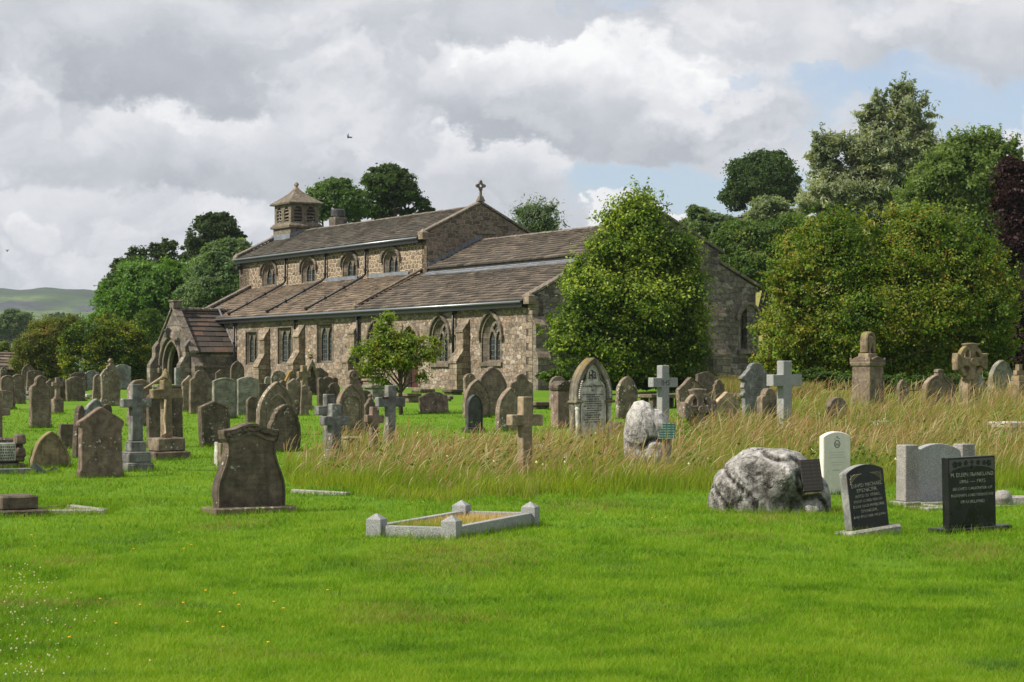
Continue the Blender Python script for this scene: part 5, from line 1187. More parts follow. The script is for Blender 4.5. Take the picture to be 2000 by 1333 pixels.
# ---- gabled canopy stone
X, Y = at(607, 772); s_ = Y / F
r_ = tag(empty('gabled_memorial', (X, Y, g1(X, Y)), (0, 0, RZ)), 'small gabled canopy memorial with a leafy finial, against the church wall', 'memorial', G)
H = (772 - 700) * s_; W = 25 * s_ / .85
MB().ring(mirror([(W * .5, -.1), (W * .5, H * .55), (0, H)]), mirror([(W * .3, -.1), (W * .3, H * .5), (0, H * .78)]), -.15, .15).build('canopy', S['brown'], r_, bevel=.02)
MB().box(-W * .34, W * .34, .02, .12, -.1, H * .75).build('back_slab', S['dark'], r_); MB().lathe([(.05, H - .05), (.11, H + .06), (.06, H + .1), (.10, H + .15), (0, H + .24)], 0, 0, 7).build('finial', S['mossy'], r_)
# ---- leaning timber
X, Y = at(556, 775); tag(MB().tube([(0, 0, 0), (.45, 0, .95)], .06, 6).build('timber_prop', S['timber'], None, loc=(X - .25, Y, g1(X, Y))), 'short orange-brown timber leaning among headstones below the buttresses', 'timber')
# ---- pillar stone with a cap
X, Y = at(1096, 838); s_ = Y / F; H = (838 - 746) * s_
r_ = tag(empty('pedestal_stone', (X, Y, g1(X, Y)), (0, 0, RZ)), 'brown pillar gravestone with a low pyramid cap left of the marble memorial', 'gravestone', G)
wv = 42 * s_ / 1.36
MB().box(-wv * .5, wv * .5, -wv * .4, wv * .4, -.2, H - .22).build('pillar', S['red'], r_, bevel=.012)
MB().frustum(0, 0, H - .22, H - .17, wv * 1.05, wv * .9, wv * 1.22, wv * 1.1).frustum(0, 0, H - .17, H - .10, wv * 1.22, wv * 1.1, wv * 1.22, wv * 1.1).frustum(0, 0, H - .10, H + .02, wv * 1.22, wv * 1.1, .1, .5).build('cap', S['dark'], r_, bevel=.012)
# ---- urn on a pedestal
X, Y = at(1695, 806); s_ = Y / F; H = (806 - 648) * s_; zc_ = (806 - 717) * s_; zt_ = (806 - 703) * s_
rzu = RZ + R(10); r_ = tag(empty('urn_monument', (X, Y, g1(X, Y)), (0, 0, rzu)), 'tall square pedestal carrying a draped urn beside the iron railing', 'monument', G)
wv = 61 * s_ / 1.38
MB().frustum(0, 0, -.2, zc_, wv * 1.06, wv * 1.06, wv * .98, wv * .98).build('pedestal', S['brown'], r_, bevel=.015)
b = MB().frustum(0, 0, zc_, zc_ + .07, wv, wv, wv * 1.14, wv * 1.14).frustum(0, 0, zc_ + .07, zt_ - .05, wv * 1.14, wv * 1.14, wv * 1.14, wv * 1.14)
b.build('cornice', S['brown'], r_, bevel=.015)
for rot in range(4):
    b = MB(); o_ = [(-wv * .57, zt_ - .05), (wv * .57, zt_ - .05), (wv * .57, zt_ + .06), (wv * .46, zt_ - .0), (wv * .3, zt_ + .04), (0, zt_ + .09), (-wv * .3, zt_ + .04), (-wv * .46, zt_ - .0), (-wv * .57, zt_ + .06)]
    b.prism(o_, -wv * .57 + .001 * rot, -wv * .57 + .08); q = b.build('pediment', S['brown'], r_, bevel=.01); q.rotation_euler = (0, 0, rot * math.pi / 2)
MB().box(-.2, .2, -.18, .18, zt_ - .05, zt_ + .17).build('urn_base', S['mossy'], r_, bevel=.02)
zu0 = zt_ + .17; hu = H - zu0
ho = prof('round', .40, hu); hi = [(x * .58, z * .86) for x, z in ho]
MB().ring([(x, z + zu0) for x, z in ho], [(x, z + zu0) for x, z in hi], -.12, .12).box(-.19, .19, .04, .12, zu0, zu0 + hu * .8).build('drapery', S['mossy'], r_, bevel=.03)
MB().lathe([(.07, zu0), (.05, zu0 + .06), (.04, zu0 + .1), (.10, zu0 + .25), (.125, zu0 + hu * .6), (.10, zu0 + hu * .66), (.12, zu0 + hu * .7), (.09, zu0 + hu * .78), (.02, zu0 + hu * .84)], 0, -.04, 12).build('urn', S['buff'], r_, smooth=True)
MB().box(-wv * .3, wv * .3, -wv * .5 - .012, -wv * .5, zc_ * .35, zc_ * .75).build('inscription_panel', S['brown'], r_)

# ---- iron railing
P = [at(px, 796) for px in (1636, 1812)]
r_ = tag(empty('iron_railing', (P[0][0], P[0][1], g1(*P[0]))), 'rusty low iron railing around the urn monument, half buried in grass', 'railing')
x1_, y1_ = P[1][0] - P[0][0], P[1][1] - P[0][1]; Lr = math.hypot(x1_, y1_); nb = int(Lr / .13)
H = 40 * P[0][1] / F
b = MB()
for i in range(nb + 1):
    f = i / nb; big = i % 7 == 0; b.tube([(x1_ * f, y1_ * f, -.1), (x1_ * f, y1_ * f, H + (.12 if big else 0))], .022 if big else .011, 5); b.lathe([(.022, H + (.12 if big else 0)), (0, H + .07 + (.12 if big else 0))], x1_ * f, y1_ * f, 5)
b.build('bars', S['rust'], r_); b = MB()
for z_ in (.15, H - .10): b.tube([(0, 0, z_ + .03), (x1_, y1_, z_)], .016, 5)
b.build('rails', S['rust'], r_)

# ---- table and chest tombs
def tomb(cx0, cx1, yt, yb, mat, label, legs=False, rz=None, depth=.8, slab=.12, name='chest_tomb', pad=.08):
    rz = RZ if rz is None else rz
    cx = (cx0 + cx1) / 2; X, Y = at(cx, yb); s_ = Y / F; H = (yb - yt) * s_; phi = rz + math.atan2(X, Y)
    L = ((cx1 - cx0) * s_ - depth * abs(math.sin(phi))) / math.cos(phi)
    r_ = tag(empty(name, (X, Y, g1(X, Y)), (0, 0, rz)), label, 'tomb', G)
    MB().box(-L / 2, L / 2, -depth / 2, depth / 2, H - slab, H).build('top_slab', S[mat], r_, bevel=.02)
    if legs:
        for sx_ in (-1, 1):
            for sy_ in (-1, 1): MB().box(sx_ * (L / 2 - .2) - .1, sx_ * (L / 2 - .2) + .1, sy_ * (depth / 2 - .16) - .09, sy_ * (depth / 2 - .16) + .09, -.1, H - slab).build('leg', S[mat], r_, bevel=.01)
    else: MB().box(-L / 2 + pad, L / 2 - pad, -depth / 2 + pad, depth / 2 - pad, -.1, H - slab).build('chest', S[mat], r_, bevel=.015)
    return r_
tomb(706, 784, 752, 779, 'green', 'pale chest tomb behind the tall mottled cross and left of the tree trunk')
tomb(774, 824, 768, 786, 'brown', 'low flat-topped tomb just right of the small tree trunk')
tomb(803, 850, 760, 768, 'brown', 'thin ledger tomb by the church door')
tomb(862, 908, 761, 772, 'dark', 'thin ledger tomb left of the ring-topped stones by the church wall', name='ledger_tomb')
tomb(1243, 1342, 770, 799, 'dark', 'dark table tomb on legs behind the granite cross', legs=True)
tomb(1415, 1452, 768, 792, 'dark', 'dark table tomb on legs between the buff gabled stone and the scrolled grey one', legs=True)
tomb(596, 624, 750, 766, 'pale', 'pale chest tomb left of the three-lobed headstone')
tomb(42, 66, 764, 781, 'grey', 'small grey chest tomb at far left between headstones')
tomb(122, 136, 762, 775, 'pale', 'pale little chest tomb left of the dark leaning headstone')
tomb(654, 710, 853, 888, 'buff', 'low square buff block with a flat pale top in the long grass', depth=.5, slab=.05, name='pedestal_block', pad=.02)
tomb(868, 886, 774, 784, 'dark', 'small dark fallen stone right of the low red-brown headstone', depth=.4, name='fallen_stone')
tomb(1930, 2012, 824, 858, 'lime', 'pale flat ledger stone rising from the grass at the right edge', depth=.6, name='ledger_tomb')
tomb(1697, 1741, 822, 850, 'lime', 'rough pale limestone block in the tall grass behind the grey granite memorial', depth=.35, slab=.26, name='stone_block', pad=.01)
tomb(295, 372, 752, 765, 'cope', 'low flat tomb slab before the porch step', name='ledger_tomb')
tomb(160, 180, 770, 780, 'pale', 'pale flat grave slab between distant headstones at left', depth=.5, name='ledger_tomb')
tomb(1020, 1100, 785, 799, 'brown', 'low brown ledger tomb behind the plain brown cross', name='ledger_tomb')
tomb(-20, 74, 967, 1006, 'dark', 'two-tier dark stone base at the left edge of the lawn', depth=.45, slab=.16, name='stepped_tomb', pad=-.09)

# ---- mottled rocks
def rock(name, outline, yb, depth, mat, label, cat, seed, px0, px1, amp=.09, subdiv=6, rz=0.0):
    """boulder: outline (photo px polyline of the skyline, left to right) drives the height of a real, rounded lump"""
    cx = (px0 + px1) / 2; X, Y = at(cx, yb); s_ = Y / F
    r_ = tag(empty(name, (X, Y, g1(X, Y)), (0, 0, rz)), label, cat)
    bm = bmesh.new(); bmesh.ops.create_icosphere(bm, subdivisions=subdiv, radius=1)
    W = (px1 - px0) * s_ / 2; xsq = [((p[0] - cx) * s_) for p in outline]; hs = [(yb - p[1]) * s_ for p in outline]
    for v in bm.verts:
        d = v.co.normalized(); nx_, ny_, nz_ = d
        x = W * np.sign(nx_) * abs(nx_) ** .86; hh = float(np.interp(x, xsq, hs))
        y = depth * np.sign(ny_) * abs(ny_) ** .8 * min(1, .45 + 1.0 * hh / max(hs))
        z = hh * (nz_ / max(.05, math.sqrt(max(1e-6, 1 - nx_ * nx_)))) ** 1 if nz_ > 0 else -.3 * abs(nz_)
        if nz_ > 0: z = hh * max(0, nz_ / math.sqrt(max(1e-4, nz_ ** 2 + ny_ ** 2))) ** .6
        p = Vector((x, y, z)); q = p * (1.5 / max(hs)) + Vector((seed, seed * 2, 0))
        sk = Vector((q.x + q.z * .7, q.y, q.z - q.x * .5)); f = noise.fractal(q * 1.9, 1.1, 2.1, 5) * amp * .45 + noise.noise(q * .9) * amp * 1.3 - max(0, .10 - abs(noise.noise(Vector((sk.x * 1.5, sk.y * 1.2, sk.z * .6)) + Vector((7, 3, 1))))) * amp * 7 - max(0, .05 - abs(noise.noise(sk * 2.6))) * amp * 4
        dd = Vector((d.x * .35, d.y, d.z * .5)); v.co = p + dd * f
    me = bpy.data.meshes.new('rock'); bm.to_mesh(me); bm.free(); me.materials.append(S[mat]); me.polygons.foreach_set('use_smooth', [True] * len(me.polygons))
    o = bpy.data.objects.new('rock', me); COL.objects.link(o); o.parent = r_; return r_, s_, Y
# boulder material: white crusts, black hollows
def boulder_mat(key, name, shift, cs_):
    m, n = new_mat(name); S[key] = m
    tc = n.node('ShaderNodeTexCoord'); P_ = tc.outputs['Object']
    a = n.noise(P_, 1.9, 5, .6, .5); b_ = n.noise(P_, 12, 7, .75, .5); c_ = n.noise(P_, 50, 4, .75)
    st = n.noise(n.vmath('MULTIPLY', P_, (4.2, 4.2, 1.0)), 1.6, 6, .7)
    mixv = n.math('ADD', n.math('ADD', n.math('MULTIPLY', a, .45), n.math('MULTIPLY', b_, .9)), n.math('ADD', n.math('MULTIPLY', c_, .6), n.math('MULTIPLY', st, .6)))
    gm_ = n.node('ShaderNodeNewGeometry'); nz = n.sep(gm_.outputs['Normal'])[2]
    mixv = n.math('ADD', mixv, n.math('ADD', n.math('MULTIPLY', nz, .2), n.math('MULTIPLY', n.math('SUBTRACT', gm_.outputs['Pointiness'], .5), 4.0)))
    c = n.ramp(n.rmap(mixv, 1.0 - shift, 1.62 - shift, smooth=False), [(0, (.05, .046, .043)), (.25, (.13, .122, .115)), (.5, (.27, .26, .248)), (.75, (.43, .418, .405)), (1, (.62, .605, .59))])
    crk = n.node('ShaderNodeTexVoronoi', feature='DISTANCE_TO_EDGE'); n.put(crk.inputs['Vector'], n.vmath('ADD', n.vmath('MULTIPLY', P_, (1, 1, .55)), n.scale(n.noise(P_, 4, 4, .6, out='Color'), .35))); crk.inputs['Scale'].default_value = 2.3
    ck = n.rmap(crk.outputs['Distance'], .0, .035, 1, 0); c = n.mix(n.math('MULTIPLY', ck, cs_), c, (.03, .027, .025))
    hh = n.math('SUBTRACT', n.math('ADD', b_, n.math('MULTIPLY', c_, .35)), n.math('MULTIPLY', ck, cs_)); finish(n, c, .95, n.bump(hh, 1, .06), .1)
boulder_mat('boulder', 'mottled_limestone_boulder', -.05, .35); boulder_mat('whiterock', 'white_crusted_rock', .07, .2)
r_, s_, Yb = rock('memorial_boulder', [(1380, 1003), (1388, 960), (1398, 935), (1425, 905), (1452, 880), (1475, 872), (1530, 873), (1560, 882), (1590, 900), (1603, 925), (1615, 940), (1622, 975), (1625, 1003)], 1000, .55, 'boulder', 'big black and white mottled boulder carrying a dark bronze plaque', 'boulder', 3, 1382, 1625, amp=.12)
pl = MB().box(-.125, .125, -.018, .018, 0, .37).build('plaque', S['bronze'], r_, bevel=.006)
pl.location = ((1576 - 1503.5) * s_, -.49, .27); pl.rotation_euler = (R(-12), R(-3), R(14))
MB().box(-.10, .10, -.01, .16, -.035, -.004).build('plaque_ledge', S['lichen'], pl, bevel=.01)
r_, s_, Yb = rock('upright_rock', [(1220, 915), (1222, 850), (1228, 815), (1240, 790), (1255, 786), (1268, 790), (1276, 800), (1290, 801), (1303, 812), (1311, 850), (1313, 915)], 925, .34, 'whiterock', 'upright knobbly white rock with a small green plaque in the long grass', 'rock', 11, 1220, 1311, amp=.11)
pl = MB().box(-.13, .13, -.012, .012, 0, .25).build('plaque', S['verd'], r_, bevel=.004); pl.location = ((1300 - 1265.5) * s_, -.30, (925 - 857) * s_); pl.rotation_euler = (R(-6), 0, R(8))
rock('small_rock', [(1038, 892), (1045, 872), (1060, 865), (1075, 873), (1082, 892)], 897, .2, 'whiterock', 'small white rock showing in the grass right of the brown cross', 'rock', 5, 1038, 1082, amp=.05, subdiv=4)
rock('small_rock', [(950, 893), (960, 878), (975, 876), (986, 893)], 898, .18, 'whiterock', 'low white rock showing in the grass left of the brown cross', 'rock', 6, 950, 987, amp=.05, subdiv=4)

# ---- grey granite kerbed grave in the foreground
c4 = [at(*p) for p in ((750, 1046), (882, 1053), (1036, 1028), (893, 1001))]     # left, front, right, back post
r_ = tag(empty('kerbed_grave', (c4[1][0], c4[1][1], g1(*c4[1]))), 'low grey granite grave kerb with four pyramid-capped corner posts and dry grass inside', 'grave kerb')
B = Vector((c4[1][0], c4[1][1])); loc = [Vector((p[0], p[1])) - B for p in c4]
dl = (loc[0] - loc[1]); dr_ = (loc[2] - loc[1])
ang = math.atan2(dr_.y, dr_.x); Lr = dr_.length; Ll = dl.length
ux = Vector((math.cos(ang), math.sin(ang))); uy = Vector((-ux.y, ux.x)); uy = uy if uy.dot(dl) > 0 else -uy
r_.rotation_euler = (0, 0, ang); Ll = dl.dot(uy)
pw = .155
for i, (a, b_) in enumerate(((0, 0), (Lr, 0), (0, Ll), (Lr, Ll))):
    MB().frustum(a, b_, -.15, .17, pw, pw, pw, pw).frustum(a, b_, .17, .225, pw, pw, .01, .01).build('corner_post', S['granite'], r_, bevel=.003)
kt = .085; kh = .11
for (a0, a1, b0, b1) in ((pw / 2, Lr - pw / 2, -kt / 2, kt / 2), (pw / 2, Lr - pw / 2, Ll - kt / 2, Ll + kt / 2)): MB().box(a0, a1, b0, b1, -.15, kh).build('kerb', S['granite'], r_, bevel=.004)
for (a0, a1, b0, b1) in ((-kt / 2, kt / 2, pw / 2, Ll - pw / 2), (Lr - kt / 2, Lr + kt / 2, pw / 2, Ll - pw / 2)): MB().box(a0, a1, b0, b1, -.15, kh).build('kerb', S['granite'], r_, bevel=.004)
kerb_frame = (B, ux, uy, Lr, Ll)
# ---- tri-part granite memorial with kerb
X, Y = at(1828, 990); s_ = Y / F; rzg = RZ - R(6); phi = rzg + math.atan2(X, Y); H = (990 - 868) * s_
r_ = tag(empty('granite_memorial', (X, Y, g1(X, Y)), (0, 0, rzg)), 'grey granite memorial, curved slab between two rough square pillars, behind the glossy black stone', 'memorial', G)
W = 146 * s_ / math.cos(phi) * .92; pw = .21
for sx_ in (-1, 1):
    MB().frustum(sx_ * (W / 2 - pw / 2), 0, .08, H, pw, pw * .95, pw * .95, pw * .9).build('pillar', S['roughg'], r_, bevel=.01)
    MB().frustum(sx_ * (W / 2 - pw / 2), 0, -.1, .08, pw * 1.3, pw * 1.3, pw * 1.25, pw * 1.2).build('pillar_foot', S['roughg'], r_, bevel=.015)
wp = W - 2 * pw + .01; MB().prism([(x, z + .06) for x, z in prof('seg', wp, H - .05)], -.06, .06).build('slab', S['granite'], r_, bevel=.006)
MB().box(-wp / 2, wp / 2, -.16, .1, -.1, .07).build('plinth', S['roughg'], r_, bevel=.015)
kw = W * .62; KL = 1.9
MB().box(-kw, kw, -.62, -.17, -.1, .035).build('gravel_bed', S['gravel'], r_); MB().box(-kw - .05, kw + .9, -.78, -.62, -.1, .05).build('kerb', S['roughg'], r_, bevel=.01)
MB().box(kw, kw + .9, -.62, .1, -.1, .03).build('gravel_bed', S['gravel'], r_)
X, Y = at(1958, 990); o = MB().lathe([(.09, -.05), (.09, .07), (.115, .09), (.115, .12), (.10, .16), (.06, .195), (0, .205)], 0, 0, 16).build('stone_dome', S['roughg'], None, loc=(X, Y, g1(X, Y)), smooth=True); tag(o, 'small domed granite flower holder right of the glossy black stone', 'flower holder')
X, Y = at(1985, 990); tag(MB().box(-.14, .3, -.1, .12, -.1, .12).build('kerb_block', S['roughg'], None, loc=(X, Y + .15, g1(X, Y)), bevel=.02), 'rough granite kerb block beside the domed flower holder at the right edge', 'kerb')
# ---- left kerbed grave with debris
p0, p1, p2 = at(72, 1004), at(205, 1005), at(135, 990)
r_ = tag(empty('kerbed_grave', (p0[0], p0[1], g1(*p0))), 'low broken stone grave kerb filled with dead leaves at the left', 'grave kerb')
q = [Vector((p[0] - p0[0], p[1] - p0[1], 0)) for p in (p0, p1, p2)]
def bar(a, c_, w_, h_, name, mat):
    d = (c_ - a).normalized(); nn = Vector((-d.y, d.x, 0)) * w_ / 2; vs = [a - nn, c_ - nn, c_ + nn, a + nn]
    return MB().add([(v.x, v.y, -.1) for v in vs] + [(v.x, v.y, h_) for v in vs], [(0, 1, 2, 3), (4, 5, 6, 7), (0, 1, 5, 4), (1, 2, 6, 5), (2, 3, 7, 6), (3, 0, 4, 7)]).build(name, S[mat], r_, bevel=.01)
bar(q[0] - Vector((.9, 0, 0)), q[1], .09, .045, 'kerb', 'roughg'); bar(q[1] + Vector((-.02, .06, 0)), q[2], .09, .05, 'kerb', 'roughg'); bar(q[2] + Vector((-.05, -.02, 0)), q[0] + Vector((-.2, .12, 0)), .09, .05, 'kerb', 'dark')
MB().add([(q[0].x, q[0].y, .02), (q[1].x - .1, q[1].y, .02), (q[2].x, q[2].y - .05, .03)], [(0, 1, 2)]).build('leaf_litter', S['gravel'], r_)
# kerb with scroll and rustic pedestal at left edge
X, Y = at(18, 917); s_ = Y / F
r_ = tag(empty('rustic_pedestal', (X, Y, g1(X, Y)), (0, 0, RZ)), 'knobbly rock-carved pedestal with a white inscribed tablet at the left edge', 'pedestal', G)
H = 62 * s_
MB().box(-.42, .22, -.2, .2, -.1, .1).build('base_step', S['dark'], r_, bevel=.03)
b = MB(); rg = random.Random(2)
for i in range(16):
    z_ = .14 + (i % 6) * H / 7.2; x = (-.36 if i % 3 == 0 else .13) + rg.uniform(-.03, .03); b.frustum(x, rg.uniform(-.12, .12), z_ - .09, z_ + .08, rg.uniform(.14, .2), rg.uniform(.16, .24), rg.uniform(.1, .15), rg.uniform(.1, .18))
b.frustum(-.12, .04, .1, H, .55, .3, .36, .22); b.build('rockwork', S['dark'], r_, bevel=.03)
MB().box(-.30, .06, -.17, -.13, .14, H - .08).build('tablet', S['pale'], r_, bevel=.01)
t_ = MB(); rg = random.Random(6)
for i in range(9):
    x = -.27
    while x < .02: e = rg.uniform(.012, .03); t_.box(x, x + e, -.173, -.168, H - .16 - i * .045, H - .135 - i * .045); x += e + .014
t_.build('inscription', S['ink'], r_)
pa, pb = at(-10, 927), at(60, 926); pc = at(114, 922)
r_ = tag(empty('scrolled_kerb', (pa[0], pa[1], g1(*pa))), 'low grey kerb stone ending in a carved scroll at the left', 'grave kerb')
o_ = [Vector((p[0] - pa[0], p[1] - pa[1], 0)) for p in (pa, pb, pc)]
bar(o_[0], o_[1], .12, .085, 'kerb', 'grey')
b = MB(); L_ = o_[2] - o_[1]
hs_ = [.10, .15, .16, .12, .07, .045, .04, .05, .075, .09, .06]
for i in range(10):
    a, c_ = o_[1] + L_ * (i / 10), o_[1] + L_ * ((i + 1) / 10)
    b.add([(a.x, a.y - .05, -.1), (c_.x, c_.y - .05, -.1), (c_.x, c_.y - .05, hs_[i + 1]), (a.x, a.y - .05, hs_[i]), (a.x, a.y + .05, -.1), (c_.x, c_.y + .05, -.1), (c_.x, c_.y + .05, hs_[i + 1]), (a.x, a.y + .05, hs_[i])], [(0, 1, 2, 3), (7, 6, 5, 4), (3, 2, 6, 7), (0, 3, 7, 4), (1, 5, 6, 2)])
b.build('scroll', S['grey'], r_)
# flat kerbs in the grass
for (a, c_, mt, lb) in (((572, 963), (680, 968), 'roughg', 'thin pale kerb stone lying flush in the lawn before the long grass'), ((1740, 986), (1850, 996), 'roughg', 'thin granite kerb strip in the lawn before the granite memorial')):
    pa, pc = at(*a), at(*c_); o = tag(empty('kerb_stone', (pa[0], pa[1], g1(*pa))), lb, 'kerb'); r_ = o
    bar(Vector((0, 0, 0)), Vector((pc[0] - pa[0], pc[1] - pa[1], 0)), .09, .05, 'kerb', mt)
pa, pc = at(632, 917), at(735, 905); r_ = tag(empty('kerb_stone', (pa[0], pa[1], g1(*pa))), 'blue-grey kerb of the short cross, half buried in long grass', 'kerb')
bar(Vector((0, 0, 0)), Vector((pc[0] - pa[0], pc[1] - pa[1], 0)), .12, .2, 'kerb', 'blue'); bar(Vector((0, 0, 0)), Vector((-.02, .35, 0)), .12, .18, 'kerb', 'blue')
# plank bench under the small tree
X, Y = at(728, 765); r_ = tag(empty('bench', (X, Y, g1(X, Y)), (0, 0, RZ)), 'dark slatted wooden bench against the church wall behind the small tree', 'bench')
X2, Y2 = X, Y
for z_ in (.55, .7, .85): MB().box(-.7, .7, .2, .24, z_, z_ + .09).build('backrest_slat', S['door'], r_)
MB().box(-.7, .7, -.2, .2, .4, .45).build('seat', S['door'], r_)
for sx_ in (-.62, .62): MB().box(sx_ - .04, sx_ + .04, -.2, .24, -.05, .4).build('leg', S['door'], r_)
# birds
def bird(px, py, Y, sp, label, rot):
    m_, n_ = S.get('bird'), None
    if m_ is None:
        m_, n_ = new_mat('bird_black'); finish(n_, (.02, .02, .024), .7); S['bird'] = m_
    b = MB().tube([(0, -.12, 0), (0, -.05, .01), (0, .06, .01), (0, .13, 0)], [.008, .032, .026, .006], 7)
    b.add([(0, -.05, .01), (0, .05, .01), (sp, .05, .18), (sp * .55, -.07, .12)], [(0, 1, 2, 3)]); b.add([(0, -.05, .01), (0, .05, .01), (-sp, .05, .14), (-sp * .55, -.07, .10)], [(0, 1, 2, 3)])
    b.add([(0, .1, 0), (.05, .2, 0), (-.05, .2, 0)], [(0, 1, 2)])
    tag(b.build('bird', m_, None, loc=(xy(px, Y), Y, zz(py, Y))), label, 'bird', 'birds in the sky').rotation_euler = rot
bird(679, 268, 90, .17, 'small dark bird flying high above the bell turret', (R(60), R(35), R(60)))
bird(14, 491, 150, .16, 'tiny dark bird near the left edge above the far hills', (R(40), 0, R(20)))
# ------------------------------------------------------------------ trees and shrubs
def leaves(centers, size, cols, aspect=1.6, up=.35, out=None, rg=rng, bend=.25):
    """one folded leaf (two triangles sharing the midrib line -> quad) per centre"""
    k = len(centers)
    nrm = rg.normal(size=(k, 3)); 
    if out is not None: nrm = nrm * .75 + out * .9
    nrm[:, 2] += up; nrm /= np.linalg.norm(nrm, axis=1)[:, None]
    t = rg.normal(size=(k, 3)); t -= (t * nrm).sum(1)[:, None] * nrm; t /= np.linalg.norm(t, axis=1)[:, None]
    b = np.cross(nrm, t); s = (size * rg.uniform(.6, 1.3, k))[:, None]
    L = t * s * aspect / 2; Wd = b * s / 2; dn = nrm * s * bend * rg.uniform(-.5, 1, k)[:, None]
    v = np.stack([centers - L, centers + Wd + dn * .6, centers + L, centers - Wd + dn * .6], 1).reshape(-1, 3)
    f = np.arange(4 * k).reshape(k, 4); c = np.repeat(cols, 4, axis=0)
    return v, f, c
def crown_points(lobes, Y, n, depth=.8, clump=.16, ncl=60, shell=.62, rg=rng, spray=0., subs=True):
    """lobes: (px, py, rx, ry[, dy]) at distance Y -> leaf centres gathered in clumps through each lobe"""
    pts, cid, outs = [], [], []; base = 0; s_ = Y / F
    area = np.array([l[2] * l[3] for l in lobes], float); area /= area.sum()
    for l, a in zip(lobes, area):
        C = np.array([xy(l[0], Y), Y + (l[4] if len(l) > 4 else 0), zz(l[1], Y)]); Rr = np.array([l[2] * s_, min(l[2], l[3] * 1.2) * s_ * depth, l[3] * s_])
        m_all = int(n * a); ns = max(5, int(5 + 9 * math.sqrt(a * len(lobes)))) if subs else 1
        for q in range(ns + 1 if subs else 1):
            if subs and q < ns:
                dd = rg.normal(size=3); dd /= np.linalg.norm(dd); dd[1] = -abs(dd[1]) if rg.random() < .3 else dd[1]
                rs = rg.uniform(.26, .52); c = C + dd * Rr * (1.02 - rs * rg.uniform(.55, 1.0)); r = Rr * rs * np.array([1, 1, .85]); m = int(m_all * .84 / ns * (rs / .39) ** 1.6)
            else: c = C; r = Rr * (.72 if subs else 1.); m = int(m_all * (.16 if subs else 1))
            k = max(5, int(ncl * max(.25, math.sqrt(a * len(lobes))) * (.28 if subs else 1)))
            d = rg.normal(size=(k, 3)); d[:, 2] += .15; d /= np.linalg.norm(d, axis=1)[:, None]
            rad = shell + (1 - shell) * rg.random(k) ** .6 + rg.normal(0, .07, k)
            cc = c + d * r * rad[:, None]; w = rg.random(k) ** 1.5 + .08; w /= w.sum(); pick = rg.choice(k, m, p=w)
            sg = np.mean(r) * clump * (1.6 if subs else 1) * (.5 + 1.0 * rg.random(k))
            off = rg.normal(size=(m, 3)) * sg[pick][:, None]; off[:, 2] *= .6
            if spray: off += (d[pick] + np.array([.12, 0, .25])) * (rg.random(m) ** 2.5 * spray * (.3 + rg.random(k)[pick]))[:, None]
            p = cc[pick] + off; pts.append(p); cid.append(pick + base); outs.append(d[pick]); base += k
    return np.concatenate(pts), np.concatenate(cid), np.concatenate(outs), base
def sprigs(root_xy, specs, Y, size, col, rg, per=26):
    P = []
    for (px, py0, py1) in specs:
        x0 = xy(px, Y) + rg.normal(0, .1); y0 = Y + rg.normal(0, .5); t = np.linspace(0, 1, per); dx = rg.normal(.05, .1)
        P.append(np.stack([x0 + dx * t + rg.normal(0, .05, per), y0 + rg.normal(0, .05, per), zz(py0, Y) + (zz(py1, Y) - zz(py0, Y)) * t], 1))
    P = np.concatenate(P); return leaves(P, size * np.ones(len(P)), np.array(col) * rg.uniform(.7, 1.25, (len(P), 1)), 1.6, .2, None, rg)
